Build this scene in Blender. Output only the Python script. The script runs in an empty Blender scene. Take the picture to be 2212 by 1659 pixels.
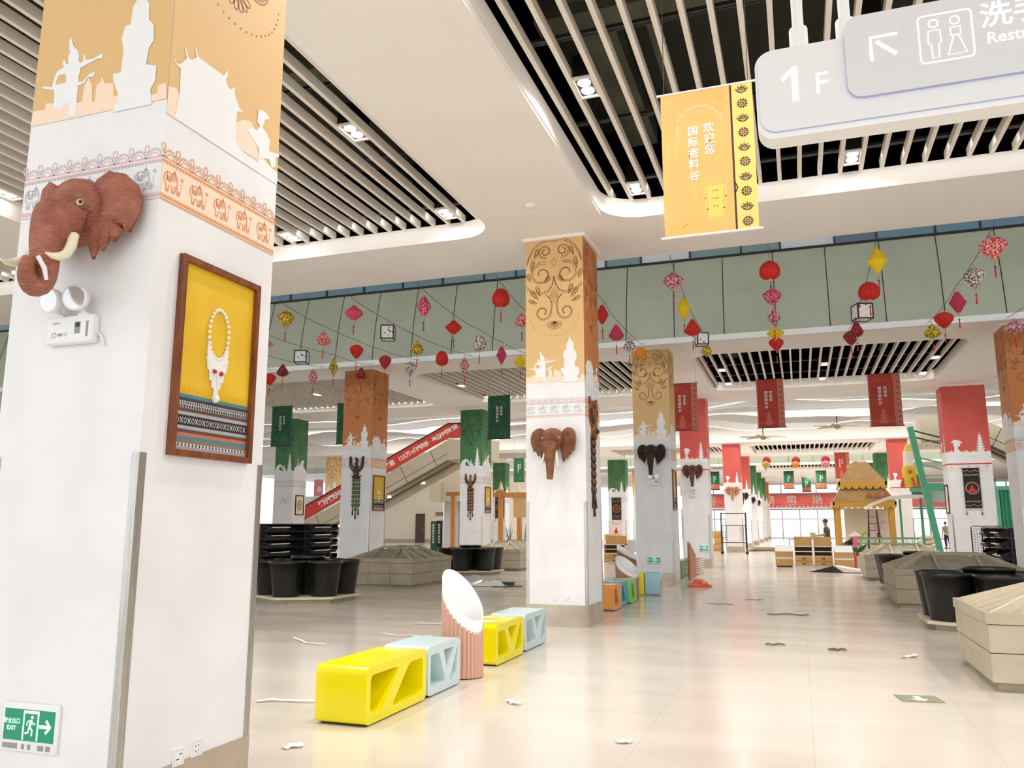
import bpy, bmesh, math, random
from mathutils import Vector, Matrix
from mathutils.geometry import tessellate_polygon
random.seed(11)
S = bpy.context.scene
COL = S.collection
PI = math.pi

# ------------------------------------------------------------------ camera, world, lights, exposure
cam = bpy.data.cameras.new('camera'); cam.sensor_fit = 'HORIZONTAL'; cam.sensor_width = 36.0
cam.lens = 36.0 * 1762.0 / 2212.0; cam.clip_end = 400; cam.clip_start = 0.05
camo = bpy.data.objects.new('camera', cam); COL.objects.link(camo)
camo.location = (0, 0, 1.56)
camo.rotation_euler = (math.radians(90 + 9.823), 0, math.radians(19.209))
S.camera = camo

W = bpy.data.worlds.new('sky'); S.world = W; W.use_nodes = True
wn = W.node_tree.nodes; wl = W.node_tree.links
bg = wn['Background']; bg.inputs['Strength'].default_value = 1.35
bg.inputs['Color'].default_value = (0.93, 0.97, 1.0, 1)

S.view_settings.view_transform = 'Standard'; S.view_settings.look = 'None'
S.view_settings.exposure = 0.46; S.view_settings.gamma = 1.0
S.view_settings.use_curve_mapping = False
S.cycles.max_bounces = 6; S.cycles.diffuse_bounces = 4; S.cycles.glossy_bounces = 3
S.cycles.transmission_bounces = 4; S.cycles.transparent_max_bounces = 6
S.cycles.caustics_reflective = False; S.cycles.caustics_refractive = False
S.cycles.sample_clamp_indirect = 6.0
try: S.cycles.use_denoising = True
except Exception: pass

def area_light(name, loc, sx, sy, power, col=(1, 0.95, 0.88), rot=(0, 0, 0), parent=None, spread=180):
    l = bpy.data.lights.new(name, 'AREA'); l.shape = 'RECTANGLE'; l.size = sx; l.size_y = sy
    l.energy = power; l.color = col; l.spread = math.radians(spread)
    o = bpy.data.objects.new(name, l); COL.objects.link(o); o.location = loc; o.rotation_euler = rot
    if parent: o.parent = parent
    return o

ZC = 6.38                                    # ceiling height
# strip lamps of the cross atrium (the bright white bands) and an added unseen lamp over the lantern void, which has no skylight
for ly in (35.2, 38.6, 42.0, 45.4, 48.4):
    area_light('atrium_strip_light', (-6, ly, 7.25), 46, 0.5, 420, (1, 0.97, 0.92))
for ly in (62.0, 66.6):  # added strips, put in to brighten the second atrium
    area_light('atrium_strip_light', (-4, ly, 9.5), 46, 0.5, 700, (1, 0.97, 0.93))
area_light('added_void_light', (-6, 17.8, 12.4), 44, 6.4, 60, (0.95, 0.98, 1.0))

# ------------------------------------------------------------------ materials
def lin(c):
    c = c / 255.0
    return c / 12.92 if c <= 0.04045 else ((c + 0.055) / 1.055) ** 2.4
def L3(c): return (lin(c[0]), lin(c[1]), lin(c[2]), 1.0)
MATS = {}
def mat(name, c=(200, 200, 200), rough=0.55, metal=0.0, spec=0.4, c2=None, nscale=6.0, stretch=(1, 1, 1), bump=0.0,
        bscale=40.0, emit=0.0, alpha=1.0, trans=0.0, kind='noise', contrast=(0.35, 0.65)):
    if name in MATS: return MATS[name]
    m = bpy.data.materials.new(name); m.use_nodes = True
    nt = m.node_tree; n = nt.nodes; l = nt.links; b = n['Principled BSDF']
    b.inputs['Base Color'].default_value = L3(c); b.inputs['Roughness'].default_value = rough
    b.inputs['Metallic'].default_value = metal; b.inputs['Specular IOR Level'].default_value = spec
    if trans: b.inputs['Transmission Weight'].default_value = trans
    if alpha < 1: b.inputs['Alpha'].default_value = alpha
    if emit:
        b.inputs['Emission Color'].default_value = L3(c); b.inputs['Emission Strength'].default_value = emit
    if c2 or bump:
        tc = n.new('ShaderNodeTexCoord'); mp = n.new('ShaderNodeMapping'); mp.inputs['Scale'].default_value = stretch
        l.new(tc.outputs['Object'], mp.inputs['Vector'])
    if c2:
        if kind == 'voronoi':
            t = n.new('ShaderNodeTexVoronoi'); t.inputs['Scale'].default_value = nscale; out = t.outputs['Distance']
        else:
            t = n.new('ShaderNodeTexNoise'); t.inputs['Scale'].default_value = nscale; t.inputs['Detail'].default_value = 4
            out = t.outputs['Fac']
        l.new(mp.outputs['Vector'], t.inputs['Vector'])
        r = n.new('ShaderNodeValToRGB'); r.color_ramp.elements[0].position = contrast[0]; r.color_ramp.elements[1].position = contrast[1]
        r.color_ramp.elements[0].color = L3(c); r.color_ramp.elements[1].color = L3(c2)
        l.new(out, r.inputs['Fac']); l.new(r.outputs['Color'], b.inputs['Base Color'])
    if bump:
        t = n.new('ShaderNodeTexNoise'); t.inputs['Scale'].default_value = bscale; t.inputs['Detail'].default_value = 3
        l.new(mp.outputs['Vector'], t.inputs['Vector'])
        bp = n.new('ShaderNodeBump'); bp.inputs['Strength'].default_value = bump; bp.inputs['Distance'].default_value = 0.02
        l.new(t.outputs['Fac'], bp.inputs['Height']); l.new(bp.outputs['Normal'], b.inputs['Normal'])
    MATS[name] = m
    return m

M_white = mat('pillar_paint', (238, 238, 240), 0.6, c2=(230, 230, 231), nscale=2.0)
M_ceil = mat('ceiling_paint', (250, 246, 242), 0.7, c2=(246, 241, 237), nscale=0.6)
M_trim = mat('white_trim', (240, 240, 240), 0.55)
M_slat = mat('slat_wood', (243, 237, 228), 0.5, c2=(236, 228, 216), nscale=3, stretch=(8, 0.6, 8))
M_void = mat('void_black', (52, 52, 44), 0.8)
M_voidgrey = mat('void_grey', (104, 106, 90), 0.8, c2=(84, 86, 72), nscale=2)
M_steel = mat('brushed_steel', (196, 194, 188), 0.32, metal=0.85, c2=(176, 174, 168), nscale=4, stretch=(30, 30, 1))
M_skirt = mat('skirting_steel', (196, 184, 166), 0.25, metal=0.55, c2=(180, 168, 150), nscale=3)
M_black = mat('black_plastic', (26, 26, 27), 0.32, spec=0.5)
M_dark = mat('dark_metal', (45, 45, 46), 0.45)
M_bulk = mat('fascia_panel', (178, 184, 164), 0.45, c2=(170, 176, 156), nscale=0.7)
M_seam = mat('panel_seam', (40, 42, 40), 0.7)
M_string = mat('string_grey', (96, 92, 84), 0.8)
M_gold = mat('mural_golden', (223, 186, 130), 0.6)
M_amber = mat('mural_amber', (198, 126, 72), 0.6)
M_line = mat('mural_line', (158, 106, 52), 0.6)
M_peach = mat('mural_peach', (248, 222, 200), 0.6)
M_muralw = mat('mural_white', (238, 239, 241), 0.6)
M_orangel = mat('frieze_orange', (226, 150, 92), 0.6)
M_pinkl = mat('frieze_pink', (238, 190, 190), 0.6)
M_greyl = mat('frieze_grey', (196, 198, 202), 0.6)
M_green = mat('mural_green', (66, 120, 78), 0.6, c2=(84, 134, 84), nscale=1.2)
M_greenl = mat('mural_green_line', (44, 84, 56), 0.6)
M_red = mat('mural_red', (212, 98, 90), 0.6, c2=(206, 86, 82), nscale=0.8)
M_redl = mat('mural_red_line', (206, 62, 52), 0.6)
M_lampglow = mat('lamp_glow', (255, 250, 240), 0.4, emit=9.0)
M_glow = mat('ceiling_strip_glow', (255, 252, 244), 0.4, emit=2.2)

# ------------------------------------------------------------------ mesh builder
def frame(O, R, U, N):
    m = Matrix.Identity(4)
    for k, v in enumerate((R, U, N, O)):
        for i in range(3): m[i][k] = v[i]
    return m
def FRONT(x, y, z=0.0): return frame((x, y, z), (1, 0, 0), (0, 0, 1), (0, -1, 0))
def RIGHT(x, y, z=0.0): return frame((x, y, z), (0, 1, 0), (0, 0, 1), (1, 0, 0))
def LEFT(x, y, z=0.0): return frame((x, y, z), (0, -1, 0), (0, 0, 1), (-1, 0, 0))
def T(x, y, z): return Matrix.Translation((x, y, z))
def RZ(a): return Matrix.Rotation(a, 4, 'Z')
def RX(a): return Matrix.Rotation(a, 4, 'X')
def RY(a): return Matrix.Rotation(a, 4, 'Y')

class MB:
    def __init__(self): self.v = []; self.f = []; self.m = []; self.s = []
    def add(self, vs, fs, mi=0, sm=False, M=None):
        b = len(self.v)
        if M is not None: vs = [M @ Vector(p) for p in vs]
        self.v += [tuple(p) for p in vs]
        for f in fs:
            self.f.append([b + i for i in f]); self.m.append(mi); self.s.append(sm)
        return self
    def box(self, x0, y0, z0, x1, y1, z1, mi=0, M=None):
        v = [(x0, y0, z0), (x1, y0, z0), (x1, y1, z0), (x0, y1, z0), (x0, y0, z1), (x1, y0, z1), (x1, y1, z1), (x0, y1, z1)]
        f = [(0, 3, 2, 1), (4, 5, 6, 7), (0, 1, 5, 4), (1, 2, 6, 5), (2, 3, 7, 6), (3, 0, 4, 7)]
        return self.add(v, f, mi, False, M)
    def rbox(self, x0, y0, z0, x1, y1, z1, r=0.02, mi=0, M=None, seg=2):
        bm = bmesh.new()
        bmesh.ops.create_cube(bm, size=1.0)
        for v in bm.verts:
            v.co = Vector(((x0 + x1) / 2 + v.co.x * (x1 - x0), (y0 + y1) / 2 + v.co.y * (y1 - y0), (z0 + z1) / 2 + v.co.z * (z1 - z0)))
        bmesh.ops.bevel(bm, geom=bm.edges[:], offset=r, segments=seg, affect='EDGES', profile=0.5)
        return self.bm(bm, mi, True, M)
    def bm(self, bm, mi=0, sm=False, M=None):
        bm.verts.index_update()
        self.add([v.co.copy() for v in bm.verts], [[v.index for v in f.verts] for f in bm.faces], mi, sm, M)
        bm.free(); return self
    def flat(self, poly, w=0.0, mi=0, M=None):
        tri = tessellate_polygon([[Vector((p[0], p[1], 0)) for p in poly]])
        a = sum(poly[i][0] * poly[(i + 1) % len(poly)][1] - poly[(i + 1) % len(poly)][0] * poly[i][1] for i in range(len(poly)))
        fs = []
        for t in tri:
            p, q, r = (poly[i] for i in t)
            c = (q[0] - p[0]) * (r[1] - p[1]) - (q[1] - p[1]) * (r[0] - p[0])
            fs.append(t if c > 0 else (t[0], t[2], t[1]))
        return self.add([(p[0], p[1], w) for p in poly], fs, mi, False, M)
    def rect(self, u0, v0, u1, v1, w=0.0, mi=0, M=None):
        return self.add([(u0, v0, w), (u1, v0, w), (u1, v1, w), (u0, v1, w)], [(0, 1, 2, 3)], mi, False, M)
    def prism(self, poly, w0, w1, mi=0, M=None, mis=None):
        n = len(poly)
        a = sum(poly[i][0] * poly[(i + 1) % n][1] - poly[(i + 1) % n][0] * poly[i][1] for i in range(n))
        if a < 0: poly = poly[::-1]
        tri = tessellate_polygon([[Vector((p[0], p[1], 0)) for p in poly]])
        top = []; bot = []
        for t in tri:
            p, q, r = (poly[i] for i in t)
            c = (q[0] - p[0]) * (r[1] - p[1]) - (q[1] - p[1]) * (r[0] - p[0])
            if c < 0: t = (t[0], t[2], t[1])
            top.append(tuple(n + i for i in t)); bot.append((t[0], t[2], t[1]))
        vs = [(p[0], p[1], w0) for p in poly] + [(p[0], p[1], w1) for p in poly]
        side = [(i, (i + 1) % n, n + (i + 1) % n, n + i) for i in range(n)]
        self.add(vs, top + bot, mi, False, M)
        return self.add(vs, side, mi if mis is None else mis, False, M)
    def stroke(self, pts, wd, w=0.0, mi=0, M=None, closed=False):
        P = [Vector((p[0], p[1])) for p in pts]; n = len(P); vs = []; h = wd / 2
        for i in range(n):
            a = P[(i - 1) % n] if (closed or i > 0) else P[i]
            b = P[(i + 1) % n] if (closed or i < n - 1) else P[i]
            d = (b - a)
            if d.length < 1e-9: d = Vector((1, 0))
            d.normalize(); q = Vector((-d.y, d.x)) * h
            vs += [(P[i].x + q.x, P[i].y + q.y, w), (P[i].x - q.x, P[i].y - q.y, w)]
        fs = []
        for i in range(n if closed else n - 1):
            j = (i + 1) % n
            fs.append((2 * i + 1, 2 * j + 1, 2 * j, 2 * i))
        return self.add(vs, fs, mi, False, M)
    def disc(self, u, v, r, w=0.0, mi=0, M=None, n=10, ry=None):
        ry = r if ry is None else ry
        return self.flat([(u + r * math.cos(2 * PI * k / n), v + ry * math.sin(2 * PI * k / n)) for k in range(n)], w, mi, M)
    def ringstroke(self, u, v, r, wd, w=0.0, mi=0, M=None, n=14, a0=0.0, a1=2 * PI, ry=None):
        ry = r if ry is None else ry
        pts = [(u + r * math.cos(a0 + (a1 - a0) * k / n), v + ry * math.sin(a0 + (a1 - a0) * k / n)) for k in range(n + 1)]
        return self.stroke(pts, wd, w, mi, M)
    def tube(self, pts, r, n=8, mi=0, M=None, caps=True, sm=True, flat=None):
        P = [Vector(p) for p in pts]; k = len(P)
        R = r if isinstance(r, (list, tuple)) else [r] * k
        vs = []; ref = None
        for i in range(k):
            a = P[max(i - 1, 0)]; b = P[min(i + 1, k - 1)]; t = (b - a)
            t = t.normalized() if t.length > 1e-9 else Vector((0, 0, 1))
            if ref is None:
                ref = Vector((1, 0, 0)) if abs(t.x) < 0.8 else Vector((0, 1, 0))
            x = (ref - t * ref.dot(t)).normalized(); y = t.cross(x); ref = x
            ra, rb = R[i] if isinstance(R[i], (list, tuple)) else (R[i], R[i])
            for q in range(n):
                an = 2 * PI * q / n
                vs.append(P[i] + x * (ra * math.cos(an)) + y * (rb * math.sin(an)))
        fs = []
        for i in range(k - 1):
            for q in range(n):
                q2 = (q + 1) % n
                fs.append((i * n + q, i * n + q2, (i + 1) * n + q2, (i + 1) * n + q))
        self.add(vs, fs, mi, sm, M)
        if caps:
            self.add(vs, [tuple(range(n - 1, -1, -1)), tuple(range((k - 1) * n, k * n))], mi, False, M)
        return self
    def bar(self, a, b, wx, wz, mi=0, M=None):
        a = Vector(a); b = Vector(b); t = (b - a).normalized()
        up = Vector((0, 0, 1)) if abs(t.z) < 0.9 else Vector((0, 1, 0))
        x = t.cross(up).normalized(); y = x.cross(t)
        vs = []
        for p in (a, b):
            for sx, sy in ((-1, -1), (1, -1), (1, 1), (-1, 1)): vs.append(p + x * (sx * wx / 2) + y * (sy * wz / 2))
        return self.add(vs, [(3, 2, 1, 0), (4, 5, 6, 7), (0, 1, 5, 4), (1, 2, 6, 5), (2, 3, 7, 6), (3, 0, 4, 7)], mi, False, M)
    def lathe(self, prof, n=16, mi=0, M=None, sm=True, a0=0.0):
        vs = []; k = len(prof)
        for r, z in prof:
            for q in range(n):
                an = a0 + 2 * PI * q / n
                vs.append((r * math.cos(an), r * math.sin(an), z))
        fs = []
        up = prof[-1][1] > prof[0][1]
        for i in range(k - 1):
            for q in range(n):
                q2 = (q + 1) % n
                f = (i * n + q, i * n + q2, (i + 1) * n + q2, (i + 1) * n + q)
                fs.append(f if up else f[::-1])
        c = [tuple(range(n - 1, -1, -1)), tuple(range((k - 1) * n, k * n))]
        if not up: c = [t[::-1] for t in c]
        self.add(vs, fs, mi, sm, M)
        if prof[0][0] > 1e-5: self.add(vs, [c[0]], mi, False, M)
        if prof[-1][0] > 1e-5: self.add(vs, [c[1]], mi, False, M)
        return self
    def ball(self, c, r, n=12, mi=0, M=None):
        if not isinstance(r, (tuple, list)): r = (r, r, r)
        vs = []; k = max(4, n // 2)
        for i in range(1, k):
            th = PI * i / k
            for q in range(n):
                a = 2 * PI * q / n
                vs.append((c[0] + r[0] * math.sin(th) * math.cos(a), c[1] + r[1] * math.sin(th) * math.sin(a), c[2] + r[2] * math.cos(th)))
        t = len(vs); vs += [(c[0], c[1], c[2] + r[2]), (c[0], c[1], c[2] - r[2])]
        fs = []
        for q in range(n):
            q2 = (q + 1) % n
            fs.append((t, q, q2)); fs.append((t + 1, (k - 2) * n + q2, (k - 2) * n + q))
            for i in range(k - 2): fs.append((i * n + q, (i + 1) * n + q, (i + 1) * n + q2, i * n + q2))
        return self.add(vs, fs, mi, True, M)
    def text(self, s, h, mi=0, M=None, w=0.0, bold=0.0, sx=1.0, mirror=False):
        vs, fs = glyphs(s, bold)
        k = -1 if mirror else 1
        v2 = [(k * x * h * sx, y * h, w) for x, y in vs]
        return self.add(v2, [f[::-1] for f in fs] if mirror else fs, mi, False, M)
    def build(self, name, mats, parent=None, world=False, loc=None):
        me = bpy.data.meshes.new(name)
        vs = self.v
        if parent is not None and world:
            inv = wmat(parent).inverted(); vs = [inv @ Vector(p) for p in vs]
        if loc is not None: vs = [(p[0] - loc[0], p[1] - loc[1], p[2] - loc[2]) for p in vs]
        me.from_pydata([tuple(p) for p in vs], [], self.f)
        if not isinstance(mats, (list, tuple)): mats = [mats]
        for m in mats: me.materials.append(m)
        me.polygons.foreach_set('material_index', self.m); me.polygons.foreach_set('use_smooth', self.s)
        me.update()
        o = bpy.data.objects.new(name, me); COL.objects.link(o)
        if loc is not None: o.location = loc
        if parent is not None: o.parent = parent
        return o

def wmat(o):
    m = o.matrix_basis.copy(); p = o.parent
    while p is not None: m = p.matrix_basis @ m; p = p.parent
    return m
GL = {}
def glyphs(s, bold=0.0):
    """outline of a word as a flat mesh, centred, one unit of cap height"""
    key = (s, bold)
    if key in GL: return GL[key]
    cu = bpy.data.curves.new('lettering', 'FONT'); cu.body = s; cu.size = 1.0; cu.align_x = 'CENTER'; cu.align_y = 'CENTER'
    cu.offset = bold; cu.resolution_u = 3
    ob = bpy.data.objects.new('lettering', cu); COL.objects.link(ob)
    dg = bpy.context.evaluated_depsgraph_get(); me = bpy.data.meshes.new_from_object(ob.evaluated_get(dg))
    vs = [(v.co.x, v.co.y) for v in me.vertices]; fs = []
    for p in me.polygons:
        q = list(p.vertices)
        a = sum(vs[q[i]][0] * vs[q[(i + 1) % len(q)]][1] - vs[q[(i + 1) % len(q)]][0] * vs[q[i]][1] for i in range(len(q)))
        fs.append(q if a > 0 else q[::-1])
    bpy.data.objects.remove(ob); bpy.data.curves.remove(cu); bpy.data.meshes.remove(me)
    GL[key] = (vs, fs)
    return GL[key]

def empty(name, loc, rz=0.0):
    o = bpy.data.objects.new(name, None); COL.objects.link(o); o.location = loc; o.rotation_euler = (0, 0, rz)
    o.empty_display_size = 0.1
    return o
def tag(o, label, cat, group=None):
    o['label'] = label; o['category'] = cat
    if group: o['group'] = group
    return o
def struct(o, label=None):
    o['kind'] = 'structure'
    if label: o['label'] = label
    return o
def copy_tree(o, parent=None):
    c = o.copy(); COL.objects.link(c); c.parent = parent
    for ch in list(o.children): copy_tree(ch, c)
    return c
ORD = ['first', 'second', 'third', 'fourth', 'fifth', 'sixth', 'seventh', 'eighth', 'ninth', 'tenth', 'eleventh', 'twelfth', 'thirteenth']
# ------------------------------------------------------------------ floor
def floor_material():
    m = bpy.data.materials.new('polished_tile_floor'); m.use_nodes = True
    nt = m.node_tree; n = nt.nodes; l = nt.links; b = n['Principled BSDF']
    tc = n.new('ShaderNodeTexCoord')
    br = n.new('ShaderNodeTexBrick'); br.offset = 0.0; br.inputs['Scale'].default_value = 1.0
    br.inputs['Brick Width'].default_value = 1.2; br.inputs['Row Height'].default_value = 1.2
    br.inputs['Mortar Size'].default_value = 0.002; br.inputs['Mortar Smooth'].default_value = 0.4
    br.inputs['Color1'].default_value = (0, 0, 0, 1); br.inputs['Color2'].default_value = (1, 1, 1, 1); br.inputs['Mortar'].default_value = (0.5, 0.5, 0.5, 1)
    l.new(tc.outputs['Object'], br.inputs['Vector'])
    nz = n.new('ShaderNodeTexNoise'); nz.inputs['Scale'].default_value = 0.9; nz.inputs['Detail'].default_value = 5
    mp = n.new('ShaderNodeMapping'); mp.inputs['Scale'].default_value = (0.5, 1.6, 1)
    l.new(tc.outputs['Object'], mp.inputs['Vector']); l.new(mp.outputs['Vector'], nz.inputs['Vector'])
    r = n.new('ShaderNodeValToRGB'); r.color_ramp.elements[0].position = 0.3; r.color_ramp.elements[1].position = 0.75
    r.color_ramp.elements[0].color = L3((212, 202, 191)); r.color_ramp.elements[1].color = L3((226, 217, 206))
    l.new(nz.outputs['Fac'], r.inputs['Fac'])
    mx = n.new('ShaderNodeMix'); mx.data_type = 'RGBA'; mx.inputs[7].default_value = L3((188, 174, 154))
    l.new(br.outputs['Fac'], mx.inputs[0]); l.new(r.outputs['Color'], mx.inputs[6])
    l.new(mx.outputs[2], b.inputs['Base Color'])
    rr = n.new('ShaderNodeMapRange'); rr.inputs['To Min'].default_value = 0.10; rr.inputs['To Max'].default_value = 0.26
    l.new(nz.outputs['Fac'], rr.inputs['Value']); l.new(rr.outputs['Result'], b.inputs['Roughness'])
    b.inputs['Specular IOR Level'].default_value = 0.6
    return m
m = MB().rect(-52, -16, 34, 106)
struct(m.build('floor', floor_material()))
M_ground = mat('outdoor_paving', (206, 208, 206), 0.8)
struct(MB().box(-150, 106, -0.4, 150, 240, -0.05).build('ground', M_ground))
struct(MB().box(-150, -60, -0.4, -52, 106, -0.05).build('ground', M_ground))

# ------------------------------------------------------------------ slatted ceilings
CEIL_N = [0]
def ceiling_panel(y0, y1, hx, hy0, hy1, zs, x0=-52.0, x1=34.0, rad=0.6, label=''):
    """suspended ceiling slab with one row of long recesses, each with slats and a dark plenum above"""
    mb = MB(); t = 0.30
    mb.box(x0, y0, ZC, x1, hy0, ZC + t); mb.box(x0, hy1, ZC, x1, y1, ZC + t)
    xs = [x0] + [q for h in hx for q in h] + [x1]
    for k in range(0, len(xs), 2): mb.box(xs[k], hy0, ZC, xs[k + 1], hy1, ZC + t)
    for a, b in hx:
        for cx, cy, sx, sy in ((a, hy0, 1, 1), (b, hy0, -1, 1), (a, hy1, 1, -1), (b, hy1, -1, -1)):
            poly = [(cx, cy)]
            for k in range(9):
                an = PI / 2 * k / 8
                poly.append((cx + sx * (rad - rad * math.sin(an)), cy + sy * (rad - rad * math.cos(an))))
            mb.prism(poly, ZC + 0.001, ZC + t - 0.001)
        # white bead round the recess
        for q0, q1, p0, p1 in () if a < -4 else ((a - 0.16, a - 0.02, hy0, hy1), (b + 0.02, b + 0.16, hy0, hy1)):
            mb.box(q0, p0, ZC - 0.035, q1, p1, ZC + 0.01)
    c = struct(mb.build('ceiling', M_ceil), label)
    for a, b in hx:
        v = MB(); zt = ZC + 1.55
        v.add([(a - .1, hy0 - .1, zt), (b + .1, hy0 - .1, zt), (b + .1, hy1 + .1, zt), (a - .1, hy1 + .1, zt)], [(0, 1, 2, 3)], 0)
        for p, q in (((a - .1, hy0 - .1), (b + .1, hy0 - .1)), ((b + .1, hy0 - .1), (b + .1, hy1 + .1)), ((b + .1, hy1 + .1), (a - .1, hy1 + .1)), ((a - .1, hy1 + .1), (a - .1, hy0 - .1))):
            v.add([(p[0], p[1], ZC + t), (q[0], q[1], ZC + t), (q[0], q[1], zt), (p[0], p[1], zt)], [(0, 1, 2, 3), (3, 2, 1, 0)], 0)
        ym = (hy0 + hy1) / 2
        v.box(a, ym - 0.2, zt - 0.5, b, ym + 0.25, zt, 1)                        # concrete beam in the plenum
        v.box(a + 0.4, hy0, zt - 0.35, a + 0.85, hy1, zt - 0.05, 1)              # duct
        v.tube([(a + 1.3, hy0, zt - .45), (a + 1.3, hy1, zt - .45)], 0.06, 8, 1)
        v.tube([(b - 1.6, hy0, zt - .4), (b - 1.6, hy1, zt - .4)], 0.05, 8, 1)
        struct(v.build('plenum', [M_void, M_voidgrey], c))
        s = MB(); off = -2.53 + 9.0757 * round((a + 2.66) / 9.0757); n = 0
        while off < a + .03: off += 0.281
        while off + (n + 1) * 0.281 < b - .03: n += 1
        for k in range(n + 1):
            xx = off + k * 0.281
            s.box(xx - 0.028, hy0 + 0.05, zs, xx + 0.028, hy1 - 0.01, zs + 0.125)
        struct(s.build('slat_screen', M_slat, c))
        r = MB(); k = hy0 + 1.0
        while k < hy1 - 0.2:
            r.box(a + 0.1, k - 0.02, zs + 0.13, b - 0.1, k + 0.02, zs + 0.17); r.box(a + 0.1, k + 0.035, zs + 0.13, b - 0.1, k + 0.06, zs + 0.17)
            k += 1.95
        struct(r.build('carrier_rail', M_dark, c))
    for a, b in hx[:3]:                                                         # cove strip lamps lighting the far end wall of each recess
        area_light('cove_strip_light', ((a + b) / 2, hy1 - .42, zs + .03), b - a - .3, .04, 9, (1, .98, .96), (math.radians(90), 0, 0))
    return c
HX = [(-20.75, -13.72), (-11.65, -4.57), (-2.66, 4.52), (6.5, 13.6)]
ceiling_panel(-3.5, 14.23, HX, 4.9, 12.28, 6.66, label='near slatted ceiling over the benches and the big pillar')
ceiling_panel(21.45, 33.2, HX, 23.5, 30.2, 6.47, label='slatted ceiling beyond the lantern strings')
ceiling_panel(50.0, 60.6, HX, 52.2, 58.6, 6.47, label='far slatted ceiling behind the first atrium')
ceiling_panel(68.4, 105, HX, 70.5, 77.0, 6.47, label='farthest slatted ceiling before the glass entrance')
# upper floor slab over the slatted ceilings keeps the plenum dark
for a, b in ((-3.5, 14.2), (21.8, 33.2), (50, 60.6), (68.2, 105)):
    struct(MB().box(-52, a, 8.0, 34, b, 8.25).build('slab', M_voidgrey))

# ------------------------------------------------------------------ void hung with lanterns: fascia, railing, upper floor
def fascia(name, y, y2, ztop, xa, xb, pitch, x_first):
    prof = [(y, ZC), (y + 0.02, ZC + 0.25), (y + 0.16, ZC + 1.2), (y + 0.33, ZC + 1.9), (y2, ztop)]
    mb = MB(); n = len(prof)
    vs = [(xa, p[0], p[1]) for p in prof] + [(xb, p[0], p[1]) for p in prof] + [(xa, y2 + .3, ztop), (xb, y2 + .3, ztop), (xa, y2 + .3, ZC), (xb, y2 + .3, ZC)]
    fs = [(i, n + i, n + i + 1, i + 1) for i in range(n - 1)] + [(n - 1, 2 * n - 1, 2 * n + 1, 2 * n)]
    mb.add(vs, fs, 0, False)
    x = x_first
    while x < xb:
        pts = [(x, p[0] - 0.006, p[1]) for p in prof]
        mb.tube([(x, p[0] - 0.002, p[1] + (0.08 if k == 0 else 0)) for k, p in enumerate(prof)], 0.011, 4, 1)
        x += pitch
    mb.box(xa, y2 - 0.04, ztop - 0.03, xb, y2 + 0.05, ztop + 0.03, 1)
    o = struct(mb.build(name, [M_bulk, M_seam]), 'grey green panelled fascia of the upper floor')
    struct(MB().box(xa, y - 0.05, ZC - 0.09, xb, y + 0.2, ZC + 0.06).build('trim_1', M_trim))
    return o
fascia('wall_fascia', 21.3, 21.75, 8.69, -52, 34, 1.286, -51.74)
fascia('wall_fascia', 68.2, 68.5, 8.2, -52, 34, 1.8, -51)
M_glassb = mat('tinted_glass_blue', (52, 108, 132), 0.12, spec=0.6)
M_glassg = mat('tinted_glass_green', (92, 128, 124), 0.15, spec=0.6)
M_glassw = mat('frosted_panel', (214, 218, 220), 0.3)
M_glassd = mat('tinted_glass_deep', (34, 78, 104), 0.1, spec=0.6)
rl = struct(MB().box(-52, 21.86, 9.62, 34, 21.92, 9.68).build('railing', M_dark), 'glass railing along the upper floor edge')
x = -30.0; k = 0
while x < 22:
    w = random.choice((1.35, 1.35, 1.0, 1.6)); mm = random.choice((M_glassb, M_glassb, M_glassd, M_glassg, M_glassb, M_glassw))
    struct(MB().box(x + 0.02, 21.88, 8.69, x + w - 0.02, 21.90, 9.6).build('railing_pane', mm, rl, world=True))
    struct(MB().box(x - 0.025, 21.85, 8.69, x + 0.025, 21.93, 9.62).build('railing_post', M_dark, rl, world=True))
    x += w
struct(MB().box(-52, 14.0, 6.68, 34, 14.23, 9.2).build('beam', M_ceil))
struct(MB().box(-52, 13.7, 12.2, 34, 33, 12.5).build('roof', M_ceil))
struct(MB().box(-52, 32.6, 8.2, 34, 33.0, 12.4).build('wall_upper', M_trim))

# ------------------------------------------------------------------ cross atrium with wavy ribs and light bands
struct(MB().box(-52, 33.2, 7.6, 34, 50.0, 7.9).build('ceiling_atrium', M_trim))
struct(MB().box(-52, 60.6, 9.6, 34, 68.2, 9.9).build('ceiling_atrium', M_trim))
struct(MB().box(-52, 49.8, ZC, 34, 50.0, 7.7).box(-52, 33.2, ZC + .3, 34, 33.4, 7.7).build('wall_atrium', M_ceil))
def rib(y, z, amp, ph, lam, depth, glow):
    mb = MB(); n = 90; xa, xb = -40.0, 24.0; vs = []
    for k in range(n + 1):
        x = xa + (xb - xa) * k / n
        zz = z + amp * math.sin(2 * PI * x / lam + ph) + 0.4 * amp * math.sin(2 * PI * x / (lam * 0.43) + 1.7 * ph)
        vs += [(x, y, zz), (x, y + 0.22, zz), (x, y + 0.22, 7.6), (x, y, 7.6)]
    fs = []; gs = []
    for k in range(n):
        a = 4 * k; b = 4 * k + 4
        fs += [(a, b, b + 3, a + 3), (a + 1, a + 2, b + 2, b + 1)]; gs.append((a + 1, b + 1, b, a))
    mb.add(vs, fs, 0, True).add(vs, gs, 1 if glow else 0, True)
    return struct(mb.build('ceiling_rib', [M_trim, M_glow]), 'wavy white ceiling rib of the cross atrium')
for k, y in enumerate((35.0, 36.6, 38.4, 40.4, 42.6, 45.0, 47.4)):
    rib(y, 7.05 - 0.02 * k, 0.16, 0.9 * k, 15 - k, 0.3, k % 2 == 0)
M_fan = mat('fan_olive', (176, 178, 140), 0.5)
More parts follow.
